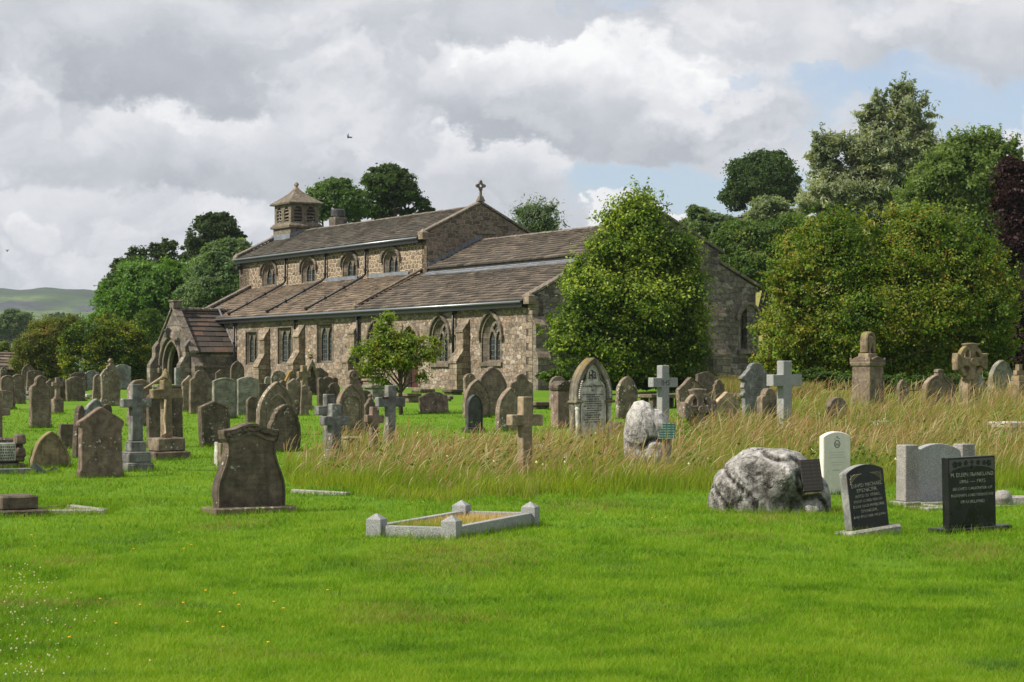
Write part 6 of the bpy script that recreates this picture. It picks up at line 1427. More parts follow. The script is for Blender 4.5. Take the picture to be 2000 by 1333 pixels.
def tree(name, label, cat, px, Y, lobes, n, size, c1, c2, tip=None, tipamt=.15, trunk=.25, group=None, depth=.8, clump=.16, ncl=60, shell=.62, seed=1, aspect=1.6, up=.35, limbs=9, spray=0., trunkpx=None, berries=None, blade=.0, leafmat='leaf'):
    rg = np.random.default_rng(seed); n = int(n * LEAFQ); size *= LEAFS; c1, c2 = np.array(c1) * LEAFC, np.array(c2) * LEAFC; tip = None if tip is None else np.array(tip) * 1.1
    if Y > 110: size *= .68; n = int(n * 1.45)
    p, cid, out, nc = crown_points(lobes, Y, n, depth, clump, ncl, shell, rg, spray)
    sc_ = max(l[2] for l in lobes) * Y / F * .22
    hol = .6 * vnoise(p[:, 0] + .6 * p[:, 1], p[:, 2] - .5 * p[:, 1], sc_, seed) + .4 * vnoise(p[:, 0] - .5 * p[:, 1], p[:, 2] + .3 * p[:, 1], sc_ * .45, seed + 3)
    keep = (p[:, 2] > gz(p[:, 0], p[:, 1]) + .05) & (rg.random(len(p)) < np.clip((hol - .22) * 4.2, .10, 1)); p, cid, out = p[keep], cid[keep], out[keep]; k = len(p)
    cr = rg.random(nc); c1, c2 = np.array(c1), np.array(c2); big = vnoise(p[:, 0] + p[:, 1] * .4, p[:, 2], sc_ * 1.6, seed + 9); f = np.clip(cr[cid] * .6 + rg.random(k) * .3 + .6 * (big - .4), 0, 1)[:, None]
    col = c1 * (1 - f) + c2 * f; col = col * (1 + rg.normal(0, .13, (k, 1)))
    if tip is not None:
        tc_ = rg.random(nc) < tipamt; tc_ = tc_ | (rg.random(nc) < tipamt * .9); m = (rg.random(k) < np.clip(2.4 * big - .5, 0, 1.3)) & tc_[cid] & (rg.random(k) < .75); m |= rg.random(k) < tipamt * .2; col[m] = np.array(tip) * rg.uniform(.75, 1.2, (m.sum(), 1))
    if berries is not None:
        m = rg.random(k) < berries[1]; col[m] = np.array(berries[0]) * rg.uniform(.7, 1.2, (m.sum(), 1))
    col = np.clip(col, .003, 1)
    v, fc, c = leaves(p, size * rg.uniform(.85, 1.15, k), col, aspect, up, out, rg)
    X = xy(px, Y); z0 = g1(X, Y); root = empty(name, (X, Y, z0)); tag(root, label, cat, group)
    np_mesh('crown', v - np.array([X, Y, z0]), fc, S[leafmat], c, root)
    if trunk:
        top = max(zz(l[1], Y) for l in lobes) ; r2 = random.Random(seed); zb = min(zz(l[1], Y) for l in lobes)
        b = MB(); H = top - z0; tx = [(0, 0, -.3)]; 
        for i in range(1, 7): tx.append((r2.uniform(-.03, .03) * H, r2.uniform(-.02, .02) * H, H * i / 6.5))
        b.tube(tx, [trunk * (1.25 if i == 0 else 1 - .78 * i / 6) for i in range(7)], 9)
        b.build('trunk', S['bark'], root, smooth=True)
        b = MB()
        for i in range(limbs):
            l = lobes[i % len(lobes)]; zs = max(.22 * H, r2.uniform(.15, .6) * min(H, zz(l[1], Y) - z0 + .1)); q = Vector((xy(l[0], Y) - X + r2.uniform(-.5, .5) * l[2] * Y / F, r2.uniform(-.5, .5) * l[2] * Y / F * depth, zz(l[1], Y) - z0 + r2.uniform(-.3, .7) * l[3] * Y / F))
            if q.z < zs: zs = q.z * .6
            i0 = zs / H * 6.5; a = Vector(tx[min(6, int(i0))]).lerp(Vector(tx[min(6, int(i0) + 1)]), i0 - int(i0)); a.z = zs
            mid = a.lerp(q, .5) + Vector((r2.uniform(-.1, .1), r2.uniform(-.1, .1), .12)) * (q - a).length * .6
            pts = [a, a.lerp(mid, .5) + Vector((0, 0, .02)), mid, mid.lerp(q, .5) + Vector((r2.uniform(-.05, .05), 0, r2.uniform(-.05, .05))) * H * .3, q]
            b.tube(pts, [trunk * .5, trunk * .4, trunk * .28, trunk * .18, trunk * .07], 6)
            for j in range(3):
                e = pts[2 + j % 2]; d_ = (q - a).normalized(); qq = e + Vector((r2.uniform(-1, 1), r2.uniform(-1, 1), r2.uniform(0, 1))).normalized() * l[2] * Y / F * .5
                b.tube([e, e.lerp(qq, .5) + Vector((0, 0, .05)), qq], [trunk * .16, trunk * .1, trunk * .03], 5)
        b.build('limbs', S['bark'], root, smooth=True)
    return root
LEAFQ = 2.3; LEAFS = .56; LEAFC = np.array((1.38, 1.22, 1.1))
TG = 'trees around the church'
# far to near
tree('broadleaf_tree', 'large round dark tree alone on the hilltop above the drystone wall', 'tree', 1488, 205, [(1488, 352, 70, 54), (1445, 378, 36, 34), (1530, 372, 38, 36), (1500, 322, 44, 26), (1460, 340, 34, 28)], 26000, .42, (.022, .055, .014), (.042, .085, .018), trunk=.5, seed=2, group=TG, ncl=90, shell=.7)
tree('broadleaf_tree', 'dark rounded tree rising behind the nave roof right of the chimney', 'tree', 770, 165, [(765, 368, 55, 44), (738, 352, 34, 26), (795, 398, 42, 26), (760, 340, 38, 20), (825, 412, 26, 14), (745, 405, 45, 30)], 17000, .38, (.022, .052, .014), (.05, .095, .022), trunk=.45, seed=3, group=TG, shell=.55, clump=.13, ncl=55)
tree('broadleaf_tree', 'lighter green tree just right of the bell turret roof', 'tree', 655, 160, [(655, 395, 52, 44), (640, 372, 26, 18), (690, 400, 32, 36), (618, 385, 24, 26), (665, 362, 22, 14)], 15000, .36, (.045, .10, .03), (.08, .15, .045), trunk=.4, seed=4, group=TG, ncl=60)
tree('broadleaf_tree', 'tall dark layered tree left of the clerestory with a domed crown', 'tree', 422, 185, [(422, 448, 44, 30), (395, 478, 36, 26), (455, 472, 32, 26), (405, 500, 45, 26), (425, 430, 28, 18), (370, 505, 22, 14)], 16000, .38, (.020, .045, .016), (.042, .075, .024), trunk=.45, seed=5, group=TG, shell=.5, clump=.13)
tree('broadleaf_tree', 'dark tree second from the left with ragged steps in its crown', 'tree', 300, 185, [(318, 488, 34, 22), (290, 515, 48, 32), (250, 530, 38, 28), (330, 520, 34, 30), (222, 560, 30, 28), (270, 560, 60, 40), (212, 590, 20, 26)], 20000, .38, (.022, .048, .016), (.045, .08, .024), trunk=.45, seed=6, group=TG, shell=.5, clump=.13)
tree('ash_tree', 'bright green feathery tree in front of the darker trees at left', 'tree', 290, 150, [(300, 580, 85, 60), (240, 610, 52, 56), (340, 545, 44, 32), (275, 545, 46, 34), (345, 620, 60, 60), (225, 590, 40, 40), (300, 660, 100, 50)], 42000, .34, (.045, .115, .018), (.09, .19, .035), trunk=.4, seed=7, group=TG, ncl=90, aspect=2.2, spray=.5)
tree('willow_tree', 'silvery green willow touching the west end of the clerestory', 'tree', 430, 142, [(425, 545, 62, 58), (400, 590, 50, 44), (455, 510, 45, 40), (440, 490, 34, 28), (475, 500, 24, 34), (370, 590, 30, 36), (430, 600, 60, 40)], 36000, .26, (.06, .125, .05), (.115, .18, .095), trunk=.35, seed=8, group=TG, aspect=3., ncl=90)
tree('willow_tree', 'wispy small willow top showing over the chancel roof', 'tree', 1048, 140, [(1045, 432, 34, 24), (1068, 418, 14, 14), (1025, 420, 16, 14), (1050, 412, 14, 8), (1060, 445, 36, 16), (1030, 410, 6, 8), (1078, 408, 6, 8)], 1900, .24, (.05, .10, .055), (.11, .16, .10), trunk=.12, seed=9, group=TG, aspect=3.6, shell=.2, clump=.4, spray=.9, limbs=14)
tree('willow_tree', 'tall silvery willow with twin tops swaying right, tallest tree at right', 'tree', 1720, 135, [(1778, 215, 34, 52), (1770, 290, 52, 70), (1712, 235, 30, 42), (1700, 310, 50, 62), (1615, 300, 34, 34), (1625, 370, 56, 46), (1740, 370, 80, 50), (1680, 400, 80, 40), (1800, 330, 30, 60), (1605, 400, 50, 26)], 52000, .27, (.085, .13, .08), (.25, .305, .225), trunk=.45, seed=10, group=TG, aspect=3.2, ncl=46, shell=.4, clump=.15, spray=.75, limbs=14)
tree('willow_tree', 'pale blowing willow above the chancel gable', 'tree', 1375, 135, [(1375, 440, 46, 30), (1330, 455, 34, 22), (1400, 460, 42, 40), (1362, 415, 24, 12)], 15000, .25, (.055, .11, .045), (.12, .175, .09), trunk=.2, seed=11, group=TG, aspect=3.2)
tree('white_willow', 'round silver-white bushy willow on the hillside below the hilltop tree', 'tree', 1505, 132, [(1505, 412, 40, 28), (1480, 425, 28, 20), (1540, 430, 26, 26)], 9000, .26, (.09, .145, .08), (.19, .24, .16), trunk=.18, seed=12, group=TG, aspect=2.8)
tree('broadleaf_tree', 'mid green tree behind the north aisle roof slope', 'tree', 1470, 122, [(1470, 490, 72, 62), (1425, 480, 38, 40), (1530, 470, 52, 52), (1460, 540, 60, 34), (1540, 530, 60, 40)], 34000, .27, (.035, .085, .018), (.08, .145, .035), tip=(.13, .17, .03), tipamt=.12, trunk=.35, seed=13, group=TG, ncl=90)
tree('ash_tree', 'bright green feathery tree right of the tall silvery willow', 'tree', 1880, 118, [(1885, 350, 88, 64), (1812, 395, 66, 50), (1905, 292, 56, 26), (1950, 330, 44, 50), (1870, 440, 110, 60), (1960, 440, 60, 90), (1875, 300, 30, 30), (1790, 430, 50, 40), (1930, 520, 80, 70)], 52000, .28, (.05, .10, .022), (.125, .195, .055), trunk=.4, seed=14, group=TG, ncl=95, aspect=2.4, spray=.7, shell=.55)
tree('copper_beech', 'dark purple copper beech at the right edge', 'tree', 1990, 104, [(1988, 372, 50, 62), (2010, 470, 60, 100), (1985, 600, 52, 70), (1990, 700, 48, 60)], 26000, .24, (.010, .005, .006), (.026, .011, .013), trunk=.4, seed=15, group=TG)
# church side trees and shrubs
tree('hawthorn_tree', 'huge spreading hawthorn with yellowing and rusty leaves, right of the church', 'tree', 1745, 74, [(1740, 600, 195, 110), (1625, 510, 105, 78), (1800, 492, 115, 68), (1900, 585, 82, 100), (1560, 640, 82, 78), (1720, 700, 225, 52), (1648, 452, 60, 30), (1790, 440, 55, 34), (1880, 500, 60, 40), (1545, 560, 50, 52), (1940, 660, 48, 56), (1530, 700, 60, 44), (1850, 700, 110, 50)], 120000, .125, (.042, .095, .010), (.11, .185, .020), tip=(.22, .215, .03), tipamt=.22, trunk=.3, seed=16, group=TG, ncl=120, berries=((.24, .10, .02), .022), clump=.13, shell=.62, spray=.5)
tree('whitebeam_tree', 'big full broad-leaved tree in front of the east wall with paler young tips', 'tree', 1228, 79, [(1228, 590, 132, 116), (1238, 480, 80, 76), (1238, 425, 52, 44), (1122, 645, 50, 52), (1142, 570, 42, 56), (1322, 600, 58, 104), (1230, 700, 130, 42), (1335, 690, 44, 42), (1100, 692, 28, 26), (1300, 500, 50, 60)], 74000, .15, (.032, .075, .010), (.10, .17, .02), tip=(.27, .33, .05), tipamt=.26, trunk=.22, seed=17, group=TG, ncl=100, clump=.15, shell=.6, spray=.6, up=.6)
tree('rowan_tree', 'small slender tree with a slim trunk growing in front of the church door', 'tree', 785, 57, [(765, 705, 34, 16), (752, 645, 20, 24), (712, 722, 22, 14), (838, 690, 20, 18), (822, 738, 12, 10), (742, 745, 20, 9), (803, 668, 26, 14), (700, 690, 14, 10), (770, 672, 22, 14), (800, 710, 26, 12), (735, 690, 24, 12), (760, 620, 8, 10), (850, 672, 10, 10), (775, 690, 60, 30)], 6400, .085, (.07, .13, .02), (.15, .22, .035), tip=(.20, .12, .015), tipamt=.05, trunk=.065, seed=18, group=TG, ncl=30, shell=.25, clump=.34, limbs=12, aspect=2.2, spray=.28)
tree('yew_bush', 'dense dark shrub with bright yellow-green tips left of the porch', 'shrub', 215, 122, [(215, 665, 78, 46), (165, 700, 48, 42), (262, 700, 44, 46), (205, 640, 40, 28), (240, 720, 60, 30), (150, 660, 30, 30)], 36000, .19, (.022, .058, .008), (.06, .12, .012), tip=(.26, .26, .02), tipamt=.28, trunk=.2, seed=19, group=TG, ncl=90, aspect=1.6)
tree('hawthorn_bush', 'olive and rust-tinged bush at left behind the farthest headstones', 'shrub', 95, 125, [(95, 672, 50, 50), (55, 700, 38, 36), (128, 650, 34, 34), (100, 715, 70, 26), (80, 640, 20, 18)], 24000, .18, (.05, .085, .014), (.13, .16, .035), tip=(.22, .15, .04), tipamt=.09, trunk=.18, seed=20, group=TG, ncl=70)
tree('shrub', 'low green shrub by the left edge in front of the far trees', 'shrub', 20, 128, [(15, 700, 34, 26), (40, 715, 40, 18), (0, 680, 20, 20)], 7000, .18, (.04, .08, .015), (.10, .15, .03), trunk=.1, seed=21, group=TG)
tree('shrub', 'green shrub filling the gap beside the porch left wall', 'shrub', 285, 128, [(280, 690, 36, 44), (295, 640, 36, 36), (270, 735, 40, 20)], 12000, .18, (.03, .075, .012), (.07, .13, .02), trunk=.1, seed=22, group=TG)
tree('conifer_tree', 'pale hazy rounded tree far off at the left edge', 'tree', 30, 420, [(32, 622, 26, 22), (10, 635, 20, 20), (40, 645, 24, 16)], 9000, .75, (.05, .10, .035), (.10, .16, .06), trunk=.5, seed=23, group=TG)
# nettles and bramble under the hawthorn
tree('bramble_bush', 'low dark bramble patch at the foot of the hawthorn behind the railing', 'shrub', 1740, 70, [(1640, 745, 60, 16), (1740, 750, 90, 18), (1850, 750, 80, 18), (1580, 740, 50, 18), (1940, 745, 60, 20)], 22000, .11, (.025, .06, .012), (.06, .11, .03), trunk=0, seed=24, group=TG, up=.7)
tree('bramble_bush', 'low scrub at the foot of the broad-leaved tree by the east wall', 'shrub', 1200, 80, [(1090, 735, 44, 16), (1200, 745, 90, 18), (1320, 742, 80, 20)], 14000, .13, (.03, .075, .012), (.07, .13, .02), trunk=0, seed=25, group=TG, up=.7)
rg = np.random.default_rng(77); wb = next(o for o in COL.objects if o.name.startswith('whitebeam_tree'))
v, fc, c = sprigs(None, [(1200, 430, 378), (1183, 450, 400), (1222, 410, 374), (1238, 400, 370), (1251, 400, 368), (1262, 402, 366), (1275, 410, 370), (1290, 420, 372), (1302, 440, 392), (1311, 450, 398), (1170, 480, 420), (1160, 500, 440), (1322, 480, 430), (1150, 520, 470), (1335, 510, 460), (1120, 600, 560), (1060, 650, 645), (1048, 640, 632), (1045, 655, 650), (1372, 640, 600), (1385, 690, 650)], 79, .085, (.13, .17, .03), rg)
q = np_mesh('twigs', v - np.array(wb.location), fc, S['leaf'], c, wb)
# woodland far off: one mass
rg = np.random.default_rng(30); lob = []
for i in range(60):
    x = rg.uniform(-160, 330); lob.append((x, rg.uniform(632, 655), rg.uniform(14, 26), rg.uniform(8, 14), rg.uniform(-60, 60)))
p, cid, out, nc = crown_points(lob, 640, 26000, .8, .3, 14, .6, rg, subs=False)
cr = rg.random(nc)[cid][:, None]; col = np.array((.03, .065, .03)) * (1 - cr) + np.array((.06, .10, .045)) * cr
v, fc, c = leaves(p, 1.5 * np.ones(len(p)), col, 1.3, .3, out, rg); o = np_mesh('distant_wood', v, fc, S['leaf'], c); o['kind'] = 'stuff'
# long rows of hedge trees closing the valley behind the shrubs
# drystone wall on the hilltop and a bit of stone gable, barn roof at the left
def wall_run(pts, h, th, name, label, cat, seed):
    rg = random.Random(seed); X0_, Y0_ = pts[0]; root = empty(name, (X0_, Y0_, g1(X0_, Y0_))); tag(root, label, cat)
    b = MB(); 
    for (xa, ya), (xb, yb_) in zip(pts[:-1], pts[1:]):
        L = math.hypot(xb - xa, yb_ - ya); k = max(1, int(L / .45)); ux_, uy_ = (xb - xa) / L, (yb_ - ya) / L
        for i in range(k):
            f0, f1 = i / k, (i + 1) / k
            for j in range(int(h / .22)):
                x = xa + (xb - xa) * (f0 + (.5 / k if j % 2 else 0)); y = ya + (yb_ - ya) * (f0 + (.5 / k if j % 2 else 0)); z = g1(x, y) - g1(X0_, Y0_) + j * .22
                wd = L / k * rg.uniform(.8, .97); dd = th / 2 + rg.uniform(-.04, .06); hh = rg.uniform(.17, .215)
                M = lambda a, c_, zz_: (x - X0_ + ux_ * a - uy_ * c_, y - Y0_ + uy_ * a + ux_ * c_, zz_)
                b.box(0, wd, -dd, dd, z, z + hh, M=M)
    b.build('wall', S['drywall'], root); return root
wall_run([(xy(1408, 197), 197), (xy(1440, 196), 196), (xy(1478, 197), 197), (xy(1500, 200), 200)], 1.0, .5, 'drystone_wall', 'grey drystone wall on the hilltop beneath the round dark tree', 'wall', 1)
wall_run([(xy(-30, 140), 140), (xy(60, 139), 139), (xy(140, 140), 140)], 1.1, .5, 'boundary_wall', 'low rubble boundary wall behind the farthest headstones at left', 'wall', 2)
# stone gable end among bushes
X, Y = xy(62, 132), 132; z0 = g1(X, Y); r_ = tag(empty('stone_barn', (X, Y, z0)), 'small grey stone barn gable half hidden by the olive bush', 'barn')
hh = zz(655, Y) - z0; MB().prism([(-.9, -.3), (1.6, -.3), (1.6, hh * .75), (.6, hh), (-.9, hh * .6)], 0, 3).build('wall', S['drywall'], r_)
# outbuilding roof at left edge
X, Y = xy(-18, 126), 126; z0 = g1(X, Y); r_ = tag(empty('outbuilding', (X, Y, z0), (0, 0, .5)), 'low outbuilding with brown slate roof at the left edge', 'building')
hh = zz(722, Y) - z0; ht = zz(688, Y) - z0
MB().box(-1.6, 1.3, -1.4, 1.6, -.3, hh).build('wall', S['drywall'], r_)
slates('roof', (1.5, -1.6, hh - .05), (-1.8, -1.6, hh - .05), (-1.8, .1, ht), (1.5, .1, ht), 'slate_w', 6, r_, seed=31); slates('roof', (-1.8, 1.8, hh - .05), (1.5, 1.8, hh - .05), (1.5, .1, ht), (-1.8, .1, ht), 'slate_w', 6, r_, seed=32)
MB().prism([(-1.4, hh), (1.6, hh), (.1, ht - .06)], 0, .2, M=lambda x, y, z: (1.28 + y - .2, x, z)).build('gable', S['drywall'], r_)

# ------------------------------------------------------------------ grass
def pix(X, Y):
    z = gz(X, Y); return 1000 + F * X / Y, HOR + F * (EYE - z) / Y
# where grass must not grow: footprints of slabs (kerbs, plinths)
foot = []
def tallmask(px, py):
    """0..1 density of uncut grass at a ground point given as its photo position"""
    front = np.interp(px, [520, 560, 620, 700, 800, 900, 1000, 1100, 1250, 1380, 1500, 1600, 1660, 1750, 1900, 2100], [925, 950, 958, 972, 985, 982, 975, 976, 972, 968, 960, 950, 956, 955, 958, 960])
    back = np.interp(px, [520, 560, 600, 640, 700, 760, 850, 920, 1000, 1080, 1200, 1300, 1400, 1500, 1600, 2100], [905, 900, 895, 885, 880, 878, 880, 876, 874, 866, 862, 838, 808, 790, 784, 778])
    wob = 7 * np.sin(px * .045) + 5 * np.sin(px * .11 + 1) + 3 * np.sin(px * .31)
    m = sst(0, 9, front + wob * .55 - py) * sst(-3, 7, py - back - wob * .4) * sst(540, 575, px + wob)
    return m
def grass_blades(X, Y, h, w, lean, c0, c1_, seg=2, rg=rng, wind=.0, headw=None, z0=None):
    """curved tapering blades; returns verts, quads, colours"""
    k = len(X); z = gz(X, Y) if z0 is None else z0; a = rg.uniform(0, 2 * np.pi, k)
    dx = np.cos(a) * lean + wind; dy = np.sin(a) * lean; 
    f = rg.uniform(0, np.pi, k); wx, wy = np.cos(f) * .5, np.sin(f) * .5 * .6
    V = []; C = []
    for i in range(seg + 1):
        t = i / seg; tw = w * (1 - t * .85) if headw is None else w * np.where(t < .7, .55, 1)
        cxx = X + dx * h * t ** 1.8; cyy = Y + dy * h * t ** 1.8; cz = z - .01 + h * t * (1 - .18 * np.minimum(1.2, np.hypot(dx, dy)) * t)
        V.append(np.stack([cxx - wx * tw, cyy - wy * tw, cz], 1)); V.append(np.stack([cxx + wx * tw, cyy + wy * tw, cz], 1))
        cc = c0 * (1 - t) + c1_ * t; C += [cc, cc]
    V = np.stack(V, 1); C = np.stack(C, 1); m = 2 * (seg + 1)
    base = (np.arange(k) * m)[:, None]; fs = []
    for i in range(seg): fs.append(base + np.array([2 * i, 2 * i + 1, 2 * i + 3, 2 * i + 2]))
    return V.reshape(-1, 3), np.stack(fs, 1).reshape(-1, 4), C.reshape(-1, 3)
GQ = 1.0
# ---- mown lawn: short blades, denser and finer near the camera
rg = np.random.default_rng(41)
def field(n, y0, y1, marg=1.06, power=1.0, rg=rg):
    # uniform in photo area: density ~ 1/Y^3
    u = rg.random(n); a, b = y0 ** -power, y1 ** -power; Yv = (a + (b - a) * u) ** (-1 / power)
    Xv = rg.uniform(-1, 1, n) * 1000 / F * marg * Yv; return Xv, Yv
def lawn_colour(X, Y, rg):
    a = vnoise(X, Y, 1.5, 1) * .30 + vnoise(X, Y, .38, 2) * .42 + vnoise(X, Y, .16, 4) * .38 + vnoise(X, Y, 5.5, 3) * .2 - .15; k = len(X)
    g0, g1_, g2 = np.array((.066, .15, .007)), np.array((.138, .262, .011)), np.array((.22, .325, .026))
    a = np.clip((a - .45) * 1.5 + .47 + rg.normal(0, .16, k), 0, 1)[:, None]; c = np.where(a < .5, g0 + (g1_ - g0) * a * 2, g1_ + (g2 - g1_) * (a - .5) * 2)
    dry = np.clip(vnoise(X, Y, .8, 7) * vnoise(X, Y, 3.1, 8) * 2.1 - 1.12, 0, 1)[:, None]
    for (dx, dy, r) in DRY:
        d = np.hypot((X - dx), (Y - dy) * .45) / r; dry[:, 0] = np.maximum(dry[:, 0], np.clip(1.15 - d, 0, 1) * (.35 + .5 * vnoise(X, Y, .25, 9)))
    clo = (np.clip(vnoise(X, Y, .9, 17) * vnoise(X, Y, .35, 18) * 2 - .75, 0, 1) > rg.random(k))[:, None]; c = np.where(clo, np.array((.105, .205, .03)) * rg.uniform(.65, 1.3, (k, 1)), c)
    dm = (rg.random(k)[:, None] < dry * .8) | (rg.random(k)[:, None] < .025)
    return np.where(dm, np.array((.26, .21, .075)) * rg.uniform(.7, 1.15, (k, 1)), c)
DRY = [(*at(455, 1027), .5), (*at(135, 1098), .35), (*at(880, 1088), .8), (*at(1500, 1012), .5), (*at(1900, 1078), .6), (*at(1650, 1003), .3), (*at(980, 1066), .5), (*at(1160, 990), .7)]
n_ = int(860000 * GQ); X, Y = field(n_, 9.3, 62, marg=1.42, power=1.35)
px, py = pix(X, Y); tm = tallmask(px, py)
B_, ux_, uy_, Lr_, Ll_ = kerb_frame; rel = np.stack([X - B_.x, Y - B_.y], 1); la = rel @ np.array(ux_); lb = rel @ np.array(uy_)
inside = (la > .06) & (la < Lr_ - .06) & (lb > .06) & (lb < Ll_ - .06); onk = (la > -.05) & (la < Lr_ + .05) & (lb > -.05) & (lb < Ll_ + .05)
keep = (rg.random(n_) > tm) & ~onk; X, Y = X[keep], Y[keep]; k = len(X)
tuft = vnoise(X, Y, .5, 5) * vnoise(X, Y, .17, 6)
h = (.024 + .030 * rg.random(k) + .05 * tuft * rg.random(k)) * np.interp(Y, [10, 30, 60], [1, 1.15, 1.4]); wd = np.maximum(.0042, Y / 1997 * .8) * rg.uniform(.7, 1.3, k)
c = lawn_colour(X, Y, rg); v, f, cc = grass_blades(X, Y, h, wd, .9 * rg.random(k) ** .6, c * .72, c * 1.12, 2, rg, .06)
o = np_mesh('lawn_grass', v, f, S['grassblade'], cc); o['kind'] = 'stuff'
# ---- ragged fringe of longer blades round the foot of the stones
FX, FY = [], []
for o_ in [o_ for o_ in COL.objects if 'category' in o_ and o_.parent is None and o_['category'] in ('headstone', 'cross', 'memorial', 'tomb', 'boulder', 'rock', 'grave kerb', 'monument', 'gravestone', 'kerb', 'pedestal', 'flower holder')]:
    R3 = o_.matrix_basis.to_3x3(); 
    for ch in o_.children:
        bb = [Vector(c_) for c_ in ch.bound_box]; zmin = min(b_.z for b_ in bb)
        if ch.type != 'MESH' or zmin > .06 or ch.location.length > .01: continue
        x0_, x1_ = min(b_.x for b_ in bb), max(b_.x for b_ in bb); y0_, y1_ = min(b_.y for b_ in bb), max(b_.y for b_ in bb); per = 2 * (x1_ - x0_ + y1_ - y0_)
        dist = o_.location.y; kk = int(per * np.interp(dist, [12, 30, 60, 90], [190, 150, 90, 30]) * GQ)
        rnd_ = random.Random(int(dist * 100))
        for _ in range(kk):
            t = rnd_.random() * per; e = abs(rnd_.gauss(0, .035)) + .004
            if t < x1_ - x0_: q = (x0_ + t, y0_ - e)
            elif t < 2 * (x1_ - x0_): q = (x0_ + t - (x1_ - x0_), y1_ + e)
            elif t < 2 * (x1_ - x0_) + (y1_ - y0_): q = (x0_ - e, y0_ + t - 2 * (x1_ - x0_))
            else: q = (x1_ + e, y1_ - (t - 2 * (x1_ - x0_) - (y1_ - y0_)))
            w_ = R3 @ Vector((q[0], q[1], 0)); FX.append(o_.location.x + w_.x); FY.append(o_.location.y + w_.y)
FX, FY = np.array(FX), np.array(FY); k = len(FX); rg = np.random.default_rng(43)
hh = .05 + .075 * rg.random(k) ** 1.5; c = lawn_colour(FX, FY, rg); v, f, cc = grass_blades(FX, FY, hh, np.maximum(.005, FY / 1997 * .7), .7 * rg.random(k), c * .7, c * 1.05, 2, rg, .1)
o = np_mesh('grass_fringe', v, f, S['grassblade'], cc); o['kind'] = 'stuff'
# ---- long grass: green undergrowth, then tall straw-coloured flowering stems bent by the wind
rg = np.random.default_rng(44)
def tall_field(n, rg):
    X, Y = field(int(n * 1.2), 23, 74, marg=1.28, power=1.0, rg=rg); px, py = pix(X, Y); m = tallmask(px, py) > rg.random(len(px)); return X[m], Y[m], px[m], py[m]
X, Y, px, py = tall_field(int(260000 * GQ), rg); k = len(X)
depth_in = np.clip((np.interp(px, [560, 1000, 2000], [962, 972, 958]) - py) / 90, 0, 1)      # 0 at the front edge
gn = vnoise(X, Y, .8, 11)[:, None] * .6 + vnoise(X, Y, .25, 12)[:, None] * .4; dry = np.clip(.03 + .20 * depth_in + .6 * (vnoise(X, Y, 1.3, 13) - .5), 0, .6)
g = np.array((.12, .22, .012)) * (1 - gn) + np.array((.30, .34, .025)) * gn; st = np.array((.31, .25, .13))
isd = rg.random(k) < dry; c = np.where(isd[:, None], st * rg.uniform(.6, 1.2, (k, 1)), g * rg.uniform(.45, 1.35, (k, 1)))
h = (.13 + .24 * rg.random(k)) * (.45 + 1.1 * vnoise(X, Y, .9, 14)) * (.75 + .35 * depth_in)
v, f, cc = grass_blades(X, Y, h, np.maximum(.006, Y / 1997 * .5), .75 * rg.random(k), c * .75, c * 1.12, 3, rg, .14)
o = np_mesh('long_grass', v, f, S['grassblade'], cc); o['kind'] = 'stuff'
X, Y, px, py = tall_field(int(125000 * GQ), rg); depth_in = np.clip((np.interp(px, [560, 1000, 2000], [962, 972, 958]) - py) / 70, 0, 1)
m = rg.random(len(X)) < (.08 + .5 * depth_in) * np.clip(2.3 * vnoise(X, Y, 1.1, 15) * (.1 + 1.5 * vnoise(X, Y, 2.3, 35)) - .3, .03, 1); X, Y, px, depth_in = X[m], Y[m], px[m], depth_in[m]; k = len(X)
h = (.27 + .50 * rg.random(k) ** 1.5) * np.interp(px, [600, 1100, 1400, 2000], [.95, 1, 1.2, 1.3]) * (.7 + .5 * vnoise(X, Y, 1.2, 16)); wind = .15 + .45 * rg.random(k)
straw = np.array((.36, .27, .14)); pink = np.array((.40, .22, .15)); pale = np.array((.50, .42, .26)); q = rg.random((k, 1)); tipc = np.where(q < .35, straw, np.where(q < .75, pink, pale)) * rg.uniform(.75, 1.1, (k, 1))
ang = rg.uniform(0, 2 * np.pi, k); z = gz(X, Y); sw = np.maximum(.004, Y / 1997 * .34)
def stem(X, Y, h, wind, sw, hw, base, tipc, rg, z):
    k = len(X); seg = 6; V = []; C = []; dy = rg.normal(0, .3, k); dxr = wind + rg.normal(0, .22, k)
    for i in range(seg + 1):
        t = i / seg; w_ = sw * (1 - .4 * t) if i < 4 else np.where(i < 6, hw, hw * .25) * (1 if i < 6 else 1)
        if i == 4: w_ = hw * .8
        X1 = X + dxr * h * (t ** 2.2); Y1 = Y + dy * h * t ** 2; Z1 = z + h * (t - .22 * t ** 4 * np.clip(dxr * 1.6, 0, 1.4))
        V += [np.stack([X1 - w_ / 2, Y1 + .0 * X1, Z1], 1), np.stack([X1 + w_ / 2, Y1, Z1], 1)]
        u_ = min(1, max(0, (t - .3) / .45)); c_ = base * (1 - u_) + tipc * u_; C += [c_, c_]
    V = np.stack(V, 1); C = np.stack(C, 1); m = 2 * (seg + 1); b = (np.arange(k) * m)[:, None]
    f = np.stack([b + np.array([2 * i, 2 * i + 1, 2 * i + 3, 2 * i + 2]) for i in range(seg)], 1)
    return V.reshape(-1, 3), f.reshape(-1, 4), C.reshape(-1, 3)
base = np.array((.20, .25, .04)) * rg.uniform(.7, 1.2, (k, 1)); hw = np.maximum(.011, Y / 1997 * .58) * rg.uniform(.6, 1.3, k)
v, f, cc = stem(X, Y, h, wind, sw, hw, base, tipc, rg, z); o = np_mesh('flowering_grass', v, f, S['grassblade'], cc); o['kind'] = 'stuff'
